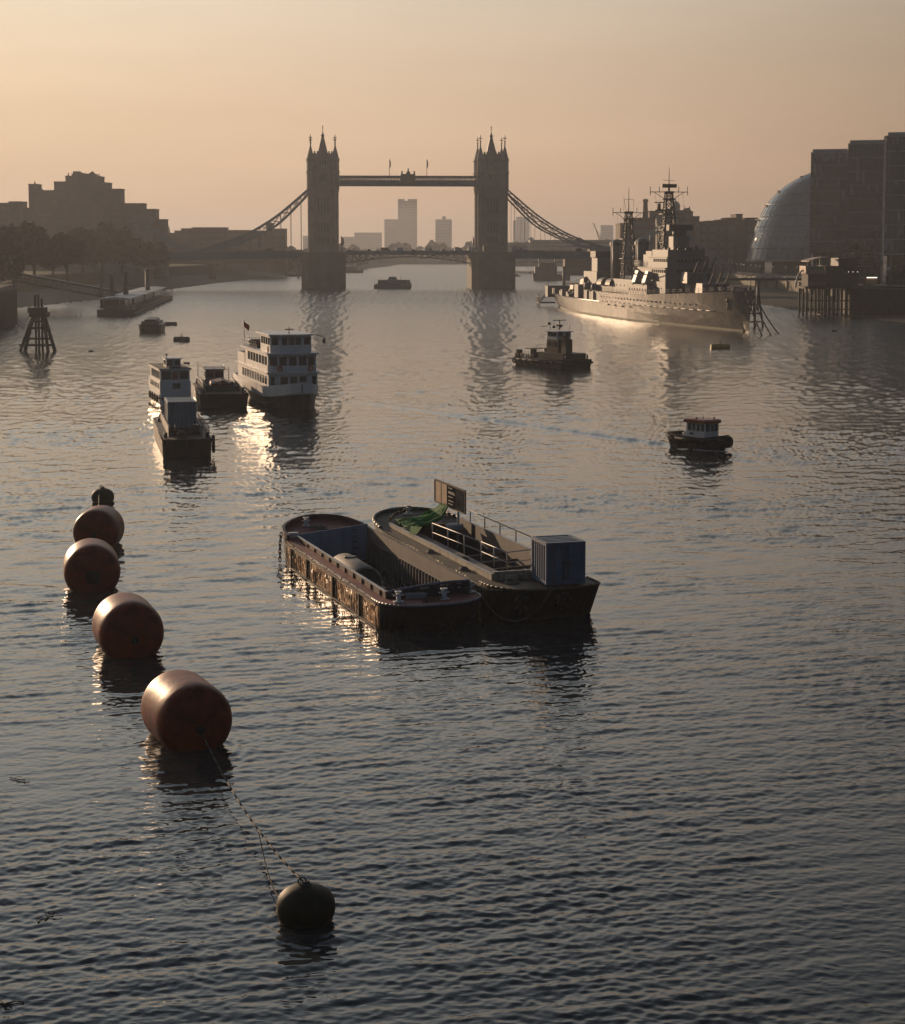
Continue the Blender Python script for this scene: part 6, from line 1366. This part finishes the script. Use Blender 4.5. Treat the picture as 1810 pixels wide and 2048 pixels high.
    for z in (1.2, 3.4, 5.6): mb.bar((-.8, .1, z), (3.2-.1*z, .3, z), .35)
    mb.build('frame', TIMBER, g)
    q = W(1128, 573); g = empty('mooring_pile', (q.x, q.y, 0), 0, 'tall dark tubular pile standing beyond the warship stern', 'pile'); MB().cyl((0, 0, -1), (0, 0, QZ(535, q.y)), .78, n=16).build('shaft', DARKST, g); MB().cyl((0, 0, QZ(535, q.y)), (0, 0, QZ(534, q.y)+.3), .9, n=16).build('cap', DARKST, g)
warship()
# ------------------------------------------------------------------ left bank river structures
def dolphin():
    a, b = W(40, 703), W(110, 703); Y = a.y; k = Y/F_PX; cx = (a.x+b.x)/2; e = empty('timber_dolphin', (cx, Y, 0), 0, 'dark tapering timber dolphin standing in the river at the left', 'dolphin')
    z = lambda py: (703-py)*k; w = 38*k
    for x0, x1, y0 in ((-w, -9*k, 0), (-w*.66, -8*k, -1.2), (w*.66, 10*k, -1.2), (w, 11*k, 0)):
        MB().bar((x0, y0, -1), (x1, 1.2, z(626)), .5).build('raking_leg', TIMBER, e)
    for x in (-5*k, 1*k, 8*k): MB().bar((x, 1.2, -1), (x, 1.2, z(590 if x < 7*k else 598)), .38).build('post', TIMBER, e)
    mb = MB(); mb.bb(-17*k, 15*k, -.6, 3, z(625), z(615)); mb.build('head_beam', TIMBER, e); mb = MB(); mb.bb(-14*k, 20*k, -.7, 3.1, z(634), z(625)); mb.build('head_beam', TIMBER, e)
    for zz, u in ((z(690), .93), (z(677), .74), (z(656), .5), (z(643), .38)): MB().bar((-w*u, -.3, zz), (w*u, -.3, zz), .38, .42).build('cross_brace', TIMBER, e)
dolphin()
def wharf():
    a, b = W(0, 663), W(34, 645); zt = QZ(571, 470); d = (b-a); e = empty('sheet_piled_wharf', (a.x, a.y, 0), 0, 'dark sheet piled wharf corner jutting in at the left edge', 'wharf')
    c0 = Vector((0, 0, 0))-d*1.5; c1 = d; back = Vector((-30, 6, 0))
    mb = MB(); P = []
    n = 70
    for i in range(n+1):
        p = c0+(c1-c0)*(i/n); o = Vector((.18, 0, 0))*(1 if (i//2) % 2 else -1); P.append((p.x+o.x, p.y))
    P += [(c1.x+back.x, c1.y+back.y), (c0.x-30, c0.y)]
    mb.prism(P, -2, zt-1.2); mb.build('piling', TIMBER, e)
    mb = MB(); q = [(c0.x, c0.y), (c1.x-.8, c1.y), (c1.x-30, c1.y+6), (c0.x-30, c0.y)]; mb.prism(q, zt-1.2, zt-.2); mb.build('capping', CONC, e)
    rail(e, [(c0.x-.4, c0.y, zt-.2), (c1.x-1.2, c1.y, zt-.2)], 1.1, 2.2, .05, mat=DARKST)
wharf()
def pontoon():
    f = Fr((194, 633), rz=0); A, B, C = W(194, 633), W(269, 633), W(345, 600); d = (C-B).normalized(); rz = math.atan2(-d.x, d.y); e = empty('river_pier_pontoon', (A.x, A.y, 0), rz, 'long floating landing pier with glazed shelters and a pale edged roof near the left bank', 'pier')
    w = (B-A).length*math.cos(rz); L = (C-B).length; k = A.y/F_PX
    DP = M('dark_pontoon_paint', (.035, .036, .036), .6, scale=.5)
    MB().bb(0, w, 0, L, -.6, 2.0).build('hull', DP, e)
    mb = MB(); mb.tube([(w+.05, 0, 1.9), (w+.05, L, 1.9)], .16, 6); mb.bb(w+.0, w+.12, 0, L, .9, 1.5); mb.build('rubbing_strake', M('pale_fender', (.25, .22, .18), .7), e)
    rail(e, [(w-.2, 1, 2), (w-.2, L-1, 2)], 1.2, 3, .06, mat=DARKST); rail(e, [(.3, .3, 2), (w-.3, .3, 2)], 1.2, 2, .05, mat=DARKST)
    for i, (y0, y1) in enumerate(((3, 28), (34, 70), (76, 110), (116, 150))):
        sh = MB(); sh.bb(1.5, w-3.2, y0, y1, 2.02, 5.0); o = sh.build('shelter', M('shelter_wall', (.06, .06, .06), .4), e)
        for j in range(5): yy = y0+(y1-y0)*(j+.1)/5; MB().bb(w-3.22, w-3.14, yy, yy+(y1-y0)*.15, 2.6, 4.6).build('window', GLASS, o)
        MB().bb(1.8, w-3.6, y0-.06, y0+.02, 2.6, 4.6).build('window', GLASS, o)
        MB().ext_y([(.6, 5.0), (w-1.6, 5.0), (w-1.2, 5.3), (w*.5, 5.7), (.6, 5.35)], y0-1.2, y1+1).build('roof', M('pale_roof', (.35, .35, .34), .5), o)
    for x in (w-1.8, w*.6): MB().bar((x, 1.2, 2), (x, 1.2, 5.0), .25).build('roof_post', RAILM, e)
    for px, t, wl, r in ((203, 555, 628, .45), (224.5, 551, 628, .85), (252, 545, 624, .85), (296, 541, 612, .85)):
        q = W(px, wl); q.y += 3; g = empty('mooring_pile', (q.x*1.005, q.y, 0), 0, {203: 'thin dark guide pile at the near end of the pontoon', 224.5: 'thick guide pile second along the pontoon', 252: 'thick guide pile third along the pontoon, reddish black', 296: 'thick guide pile farthest along the pontoon'}[px], 'pile', 'guide piles of the river pier')
        MB().cyl((0, 0, -1), (0, 0, QZ(t, q.y)), r, n=16).build('shaft', DARKST, g); MB().lathe([(r*1.04, 0), (r*1.04, .3), (.1, .7)], (0, 0, QZ(t, q.y)), 16).build('cap', DARKST, g)
    # gangway to the shore
    a = Q(22, 545, 560); b = Q(240, 585, A.y+26); g = empty('gangway', (a.x, a.y, a.z), 0, 'long sloping covered gangway running down from the left bank to the pontoon', 'gangway'); v = b-a
    mb = MB()
    for o in (0, 1.8): mb.bar(Vector((0, o, 0)), v+Vector((0, o, 0)), .3, .5); mb.bar(Vector((0, o, -2.4)), v+Vector((0, o, -2.4)), .3, .5)
    for i in range(24):
        u = i/24; mb.bar(v*u, v*u+Vector((0, 0, -2.4)), .16); mb.bar(v*u, v*((i+1)/24)+Vector((0, 0, -2.4)), .14)
    mb.build('truss', DARKST, g)
    MB().bar(Vector((0, .9, .35)), v+Vector((0, .9, .35)), 2.6, .18).build('roof', M('pale_roof', (.35, .35, .34), .5), g)
    for u in (.02,): MB().bar(v*u+Vector((0, .9, -2.4)), Vector((v.x*u, .9, -a.z)), .8).build('support_post', TIMBER, g)
    q = Q(23, 548, 555); lp = empty('street_lamp', (q.x, q.y, QL), 0, 'dark lamp post with a small globe at the head of the gangway', 'lamp'); hh = QZ(527, 555)-QL
    MB().cyl((0, 0, 0), (0, 0, hh), .14, .09, 8).build('post', DARKST, lp); MB().lathe([(.1, 0), (.38, .3), (.38, .6), (.1, .9)], (0, 0, hh), 10).build('lantern', M('lamp_glass', (.5, .5, .48), .2), lp)
pontoon()
mb = MB(); rg = np.random.RandomState(9)
for i, (px, wl, top, w) in enumerate(((424, 562, 527, 13),)):
    q = W(px, wl); k = q.y/F_PX; e = empty('mooring_pile', (q.x, q.y, 0), 0, 'broad dark brick mooring block beside the left foreshore under the side span', 'pile'); MB().loft([[(-w*k/2, 0, -1), (w*k/2, 0, -1), (w*k/2, 5, -1), (-w*k/2, 5, -1)], [(-w*k*.42, 0.3, (wl-top)*k), (w*k*.42, .3, (wl-top)*k), (w*k*.42, 4.6, (wl-top)*k), (-w*k*.42, 4.6, (wl-top)*k)]]).build('shaft', TIMBER, e)
q = W(597, 557); e = empty('mooring_pile', (q.x, q.y, 0), 0, 'thin pile just left of the left bridge pier', 'pile'); MB().cyl((0, 0, -1), (0, 0, QZ(524, q.y)), .55, n=10).build('shaft', DARKST, e)
# ------------------------------------------------------------------ right bank
GLZ = M('office_curtain_glass', (.02, .03, .037), .15, var=.5, scale=.06, spec=.9, stretch=(1, 1, .35))
SPAN = M('pale_spandrel', (.36, .39, .40), .5); MUL = M('glass_mullion', (.22, .25, .27), .4)
def glass_office(lab, px0, px1, top, bot, Y, fpx, depth, litedge=False):
    k = Y/F_PX; x0, x1 = QX(px0, Y), QX(px1, Y); z0, z1 = QZ(bot, Y), QZ(top, Y); e = empty('glass_office', (x0, Y, 0), 0, lab, 'office block', 'glass office blocks on the right bank'); w = x1-x0
    e.rotation_euler = (0, 0, R(-15)); w *= .985
    MB().bb(0, w, 0, depth, z0, z1).build('facade', GLZ, e)
    fh = fpx*k; n = int((z1-z0)/fh)
    for i in range(n+1):
        z = z1-.3-i*fh
        if z > z0: MB().bb(-.12, w+.12, -.14, depth, z-.13, z+.13).build('floor_band', SPAN, e)
    m = int(w/1.1)
    mb = MB()
    for i in range(m+1): x = i*w/m; mb.bb(x-.05, x+.05, -.08, -.01, z0+.2, z1-.5)
    mb.build('mullions', MUL, e)
    rg = np.random.RandomState(int(px0))
    for i in range(n):   # top floor blinds; scattered strips elsewhere stand in for glass reflections
        for j in range(m):
            if rg.rand() < (.55 if i == 0 and px0 < 1650 else .10):
                x = j*w/m; z = z1-.3-i*fh; hh = fh*(.3+.55*rg.rand()); MB().bb(x+.12, x+w/m-.12, -.03, .02, z-.2-hh, z-.25).build('blind_and_reflection', M('grey_blind_and_reflection', (.20, .22, .225), .8, var=.3, scale=.4), e)
    MB().bb(.6, w-.6, 1, depth-1, z1+.02, z1+1.2).build('roof_plant', MUL, e)
    mb = MB()
    for i in range(5): x = w*(i+.5)/5; mb.cyl((x, 1.2, 5.5), (x, 1.2, z0), .45, n=10)
    mb.bb(1, w-1, 5, depth-1, 5.5, z0-.02); mb.build('ground_floor', DARKST, e)
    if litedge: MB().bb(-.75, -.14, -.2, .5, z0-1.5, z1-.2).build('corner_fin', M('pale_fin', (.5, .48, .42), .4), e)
glass_office('lowest of the three dark glass office blocks, right next to the glass dome', 1618.5, 1692, 304, 507, 775, 25, 40)
glass_office('middle dark glass office block, one step taller than the one by the dome', 1692, 1765, 286.5, 530, 720, 26.9, 40)
glass_office('tallest dark glass office block cut by the right edge, with a sunlit corner fin', 1767, 1930, 271, 512, 668, 29, 40, True)
def glass_dome():
    Y = 945.0; k = Y/F_PX; z0 = QZ(519, Y); xl = QX(1508, Y)
    prof = [(1507, 519), (1511, 500), (1517.5, 475), (1526, 449), (1537, 424), (1551, 401), (1568, 382), (1588, 366), (1612, 352), (1640, 340), (1668, 333)]
    e = empty('glass_dome', (QX(1600, Y), Y+22, 0), 0, 'leaning egg shaped glass dome of a civic hall between the warehouses and the office blocks', 'building')
    ox = QX(1600, Y); N = 40
    rings = []
    zz = [QZ(p[1], Y) for p in prof]; xx = [QX(p[0], Y)-ox for p in prof]; nlev = 26; zs = np.linspace(zz[0], zz[-1]-.5, nlev)
    for z in zs:
        xL = float(np.interp(z, zz, xx)); u = (z-zz[0])/(zz[-1]-zz[0]); r = 24.2*math.sqrt(max(.02, 1-u**2.0))*(1.02) ; cx = xL+r
        rings.append([(cx-r*math.cos(2*math.pi*i/N), -r*math.sin(2*math.pi*i/N), z) for i in range(N)])
    DGL = M('dome_glass', (.17, .20, .21), .16, var=.25, scale=.15, spec=.9, stretch=(1, 1, 1))
    mb = MB(); mb.loft(rings, smooth=False); mb.build('glazing', DGL, e)
    for j in range(0, nlev, 3):
        mb = MB(); r = rings[j]; mb.tube([(p[0]*1.0+(p[0]-sum(q[0] for q in r)/N)*.008, p[1]*1.008, p[2]) for p in r], .13, 4, True); mb.build('floor_ring', DARKST, e)
    mb = MB()
    for i in range(0, N):
        mb.tube([(rings[j][(i+j//4) % N][0], rings[j][(i+j//4) % N][1], rings[j][0][2]) for j in range(0, nlev)], .09, 4)
    mb.build('glazing_bars', M('dome_bar', (.05, .055, .055), .4), e)
    # stepped louvres down the lit edge
    for j in range(3, nlev-2, 4):
        p = rings[j][0]; q = rings[j][1]; MB().bb(p[0]-1.6, p[0]+1.2, -2.4, 2.4, p[2]-.1, p[2]+.2).build('sun_louvre', DARKST, e)
    c0 = sum(p[0] for p in rings[0])/N
    MB().lathe([(24.5, z0-1.2), (25, z0-.9), (25, z0-.02)], (c0, 0, 0), 40).build('base_ring', PALE, e)
    mb = MB(); mb.cyl((c0-17, -3, 5.5), (c0-17, -3, z0-1.2), .7, n=10); mb.cyl((c0-12, -10, 5.5), (c0-12, -10, z0-1.2), .7, n=10); mb.cyl((c0, -15, 5.5), (c0, -15, z0-1.2), .7, n=10); mb.cyl((c0, 0, 5.5), (c0, 0, z0-1.3), 11, n=24); mb.build('undercroft', DARKST, e)
glass_dome()
# river wall with sheet piles
def river_wall():
    e = empty('river_wall', (0, 0, 0), 0, 'sheet piled river wall below the right bank promenade, partly sunlit', 'wall')
    A = Vector((141.3, 420, 0)); B = Vector((141.3, 640, 0)); C = Vector((149.2, 650, 0)); D = Vector((149.2, 985, 0))
    WM = M('weedy_sheet_piling', (.11, .095, .05), .7, var=.5, scale=.3, streak=(.04, .05, .02), streak_amt=.6)
    for P0, P1 in ((A, B), (B, C), (C, D)):
        n = max(4, int((P1-P0).length/1.1)); pts = []
        for i in range(n+1): p = P0.lerp(P1, i/n); pts.append((p.x-.25-(.35 if (i//2) % 2 else 0), p.y))
        pts += [(P1.x+.45, P1.y), (P0.x+.45, P0.y)]
        mb = MB(); mb.prism(pts, -1, 5.6); mb.build('sheet_piling', WM, e)
        mb = MB(); mb.prism([(P0.x-.9, P0.y), (P1.x-.9, P1.y), (P1.x+.6, P1.y), (P0.x+.6, P0.y)], 5.6, 6.25); mb.build('coping', CONC, e)
    rail(e, [(A.x, A.y, 6.25), (B.x, B.y, 6.25), (C.x, C.y, 6.25), (C.x, D.y, 6.25)], 1.2, 2.4, .06, mat=DARKST)
    for y in np.arange(660, 900, 28): MB().bar((148.4, y, .3), (148.4, y, 5.8), .9).build('fender_pile', TIMBER, e)
river_wall()
def lamp(x, y, z, h, lab):
    e = empty('promenade_lamp', (x, y, z), 0, lab, 'lamp', 'globe lamps along the right bank promenade')
    MB().cyl((0, 0, 0), (0, 0, h), .13, .09, 8).build('post', DARKST, e); MB().lathe([(.12, 0), (.42, .18), (.55, .5), (.42, .85), (.1, 1.0)], (0, 0, h), 12).build('globe', M('lamp_glass', (.5, .5, .48), .2), e)
    MB().lathe([(.3, 0), (.24, .5), (.14, .9)], (0, 0, 0), 8).build('plinth', DARKST, e)
for i, (px, py) in enumerate(((1436, 528), (1446, 526), (1454, 527), (1462, 527.5), (1472, 528.5), (1480, 528.5), (1486, 529.5), (1500, 530.5), (1510, 531), (1518, 532), (1544, 533.5), (1569, 534.5), (1592, 534.5))):
    x = 151.0; Y = x/(px-905)*F_PX; zt = QZ(py, Y); zz = 6.1
    lamp(x, Y, zz, zt-zz-.5, 'globe lamp on a dark post, one of the promenade row before the dome')
def footbridge():
    a = Q(1440, 556, 640); b = Q(1560, 560, 640); e = empty('ship_footbridge', (a.x, a.y, 0), 0, 'level footbridge with railings linking the warship to the promenade', 'footbridge'); L = 150-a.x
    z = a.z; mb = MB(); mb.bb(0, L, 0, 2.6, z-.9, z); mb.build('deck', DARKST, e)
    rail(e, [(0, 0, z), (L, 0, z)], 1.5, 1.6, .07, mat=RAILM)
    mb = MB(); n = 9
    for i in range(n): mb.bar((L*i/n, .1, z-.8), (L*(i+1)/n, .1, z+1.5), .14)
    mb.build('truss', DARKST, e)
    for x in (L*.25, L*.75): MB().cyl((x, 1.3, -1), (x, 1.3, z-.9), .6, n=12).build('support_pile', DARKST, e)
footbridge()
def jetty():
    Y = 545.0; k = Y/F_PX; x = lambda px: QX(px, Y); z = lambda py: QZ(py, Y); ox = x(1613)
    e = empty('river_jetty', (ox, Y, 0), 0, 'dark timber jetty on tall piles with a two storey kiosk, sunlit on its left face', 'jetty'); X = lambda px: x(px)-ox
    WDK = M('dark_jetty_planks', (.05, .04, .032), .8, scale=.5); LIT = M('painted_sunlit_timber', (.30, .19, .12), .6, var=.2)  # LIT timber holds the warmth of the sunlit face in its colour
    zd = z(573); MB().bb(X(1610), X(1742), -1, 14, zd-.7, zd).build('deck', WDK, e)
    rg = np.random.RandomState(6)
    for row, y in enumerate((-.6, 5, 11)):
        for i in range(15 if row == 0 else 9):
            xx = X(1614)+(X(1738)-X(1614))*i/(14 if row == 0 else 8); MB().bar((xx, y, -1.5), (xx, y, zd-.7), .42+.15*rg.rand()).build('pile', M('weedy_pile', (.03, .03, .016), .85, var=.4, scale=.4), e)
    for zz in (2.0, 4.6): MB().bar((X(1612), -.9, zz), (X(1740), -.9, zz), .3).build('waling', WDK, e)
    # kiosk: lower storey, balcony, canopy
    k1 = MB(); k1.bb(X(1618), X(1652), 1, 11, zd, z(548)); o = k1.build('kiosk', WDK, e)
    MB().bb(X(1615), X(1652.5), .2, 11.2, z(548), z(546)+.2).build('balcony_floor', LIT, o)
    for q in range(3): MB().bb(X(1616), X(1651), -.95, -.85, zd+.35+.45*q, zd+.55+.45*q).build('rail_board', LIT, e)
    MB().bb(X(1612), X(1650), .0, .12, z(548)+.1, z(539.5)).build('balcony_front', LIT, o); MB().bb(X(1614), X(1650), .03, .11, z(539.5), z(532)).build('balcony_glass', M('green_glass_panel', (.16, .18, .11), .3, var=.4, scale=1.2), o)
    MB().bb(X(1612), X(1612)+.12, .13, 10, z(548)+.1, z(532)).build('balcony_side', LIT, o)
    for px in (1616, 1634, 1649): MB().bar((X(px), .6, z(548)), (X(px), .6, z(519)), .16).build('roof_post', LIT, o)
    mb = MB(); P = [(1616, 523.5), (1626, 520), (1640, 516.5), (1655, 515.5), (1666, 516)]
    mb.loft([[(X(p), -1, z(t)), (X(p), -1, z(t)+.25), (X(p), 11, z(t)+.25), (X(p), 11, z(t))] for p, t in P]); mb.build('canopy', M('canopy_pink_grey', (.30, .23, .19), .6), o)
    b = MB(); b.bb(X(1653), X(1680), 2, 13, zd, z(532)); b.bb(X(1680.5), X(1721), 2.5, 13.5, zd, z(516)); b.build('dark_cabin', M('black_cladding', (.025, .024, .023), .6), e)
    LMP = M('lit_lamp', (.9, .85, .75), .4, emit=(1, .9, .75, 1.3))
    for px in (1701, 1710, 1719): MB().lathe([(.04, -.12), (.13, 0), (.04, .12)], (X(px), 2.3, z(544)), 8).build('wall_lamp', LMP, e)
    MB().bb(X(1739), X(1760), 3, 3.3, z(556.5), z(554.5)).build('strip_light', M('lit_strip', (.95, .9, .85), .4, emit=(1, .86, .74, 1.6)), e); MB().bb(X(1739), X(1760), 3.4, 8, zd-.5, z(557)).build('bar_counter', LIT, e)
    MB().bb(X(1720), X(1744), 2.4, 9, z(533), z(532)).build('flat_canopy', LIT, e)
    mb = MB(); mb.bar((X(1682), 1.9, z(540)), (X(1745), 1.9, z(573)), .3); mb.bar((X(1682), 1.9, z(536)), (X(1745), 1.9, z(569)), .1)
    for i in range(12): u = i/11; mb.bar((X(1682)+(X(1745)-X(1682))*u, 1.9, z(540)+(z(573)-z(540))*u), (X(1682)+(X(1745)-X(1682))*u, 1.9, z(536)+(z(569)-z(536))*u), .08)
    mb.build('stair', DARKST, e)
    mb = MB(); P = [(X(1597), 4, zd-.4)]+[(X(1597+.2*t+18*(1-math.cos(t*.15))), 4, zd-.3+(z(538)-zd)*math.sin(min(1.57, t*.157))) for t in range(1, 11)]; mb.tube(P, .28, 6); mb.build('curved_hoop', RAILM, e)
    # mooring timbers at the foot
    for a, b_ in (((1622, 629), (1640, 634)), ((1646, 634), (1656, 628))):
        p, q = W(*a), W(*b_); p.z = q.z = .5; MB().bar((p.x-ox, p.y-Y, .5), (q.x-ox, q.y-Y, .7), .3).build('float_timber', M('pale_timber', (.2, .16, .11), .8), e)
jetty()
def quay_block():
    a = Vector((QX(1742, 520), 520, 0)); e = empty('quay_wall', (a.x, a.y, 0), 0, 'blackish masonry quay wall filling the right edge beneath the glass blocks', 'wall')
    MB().loft([[(0, 24, -1), (60, -30, -1), (90, 40, -1), (0, 40, -1)], [(0, 24, QZ(574, 530)), (60, -30, QZ(574, 500)), (90, 40, 9), (0, 40, 9)]]).build('masonry', M('black_wet_masonry', (.03, .028, .024), .8, var=.4, scale=.3), e)
    mb = MB(); mb.bar((0, 23.7, 8.4), (60, -30.3, 8.6), .5); mb.build('coping', CONC, e)
    rg = np.random.RandomState(4)
    for i in range(9): u = .05+i*.1; MB().bar((60*u, 24-54*u-1.2, -1), (60*u, 24-54*u-1.2, 2.2+.8*rg.rand()), .5).build('fender_pile', M('brown_fender', (.12, .06, .04), .8), e)
quay_block()
q = W(1608, 640); lp = empty('quay_lamp', (QX(1778, 540), 540, 8.5), 0, 'dark post lamp on the quay at the far right beneath the tallest glass block', 'lamp'); h = QZ(541, 540)-8.5
MB().cyl((0, 0, 0), (0, 0, h), .16, .1, 8).build('post', DARKST, lp); MB().lathe([(.12, 0), (.42, .2), (.5, .5), (.1, 1.0)], (0, 0, h), 10).build('lantern', M('lamp_glass', (.5, .5, .48), .2), lp)
# ------------------------------------------------------------------ haze
def build_haze():
    m = bpy.data.materials.new('haze'); m.use_nodes = True; nt = m.node_tree
    for n in list(nt.nodes): nt.nodes.remove(n)
    out = nt.nodes.new('ShaderNodeOutputMaterial'); v = nt.nodes.new('ShaderNodeVolumePrincipled')
    v.inputs['Color'].default_value = (0.53, 0.57, 0.64, 1); v.inputs['Density'].default_value = HAZE; v.inputs['Anisotropy'].default_value = 0.4
    nt.links.new(v.outputs[0], out.inputs['Volume'])
    mb = MB(); mb.bb(-3000, 3000, -60, 6000, -12, 104)
    o = mb.build('haze', m); tag(o, kind='stuff')
HAZE = 0.00018
build_haze()
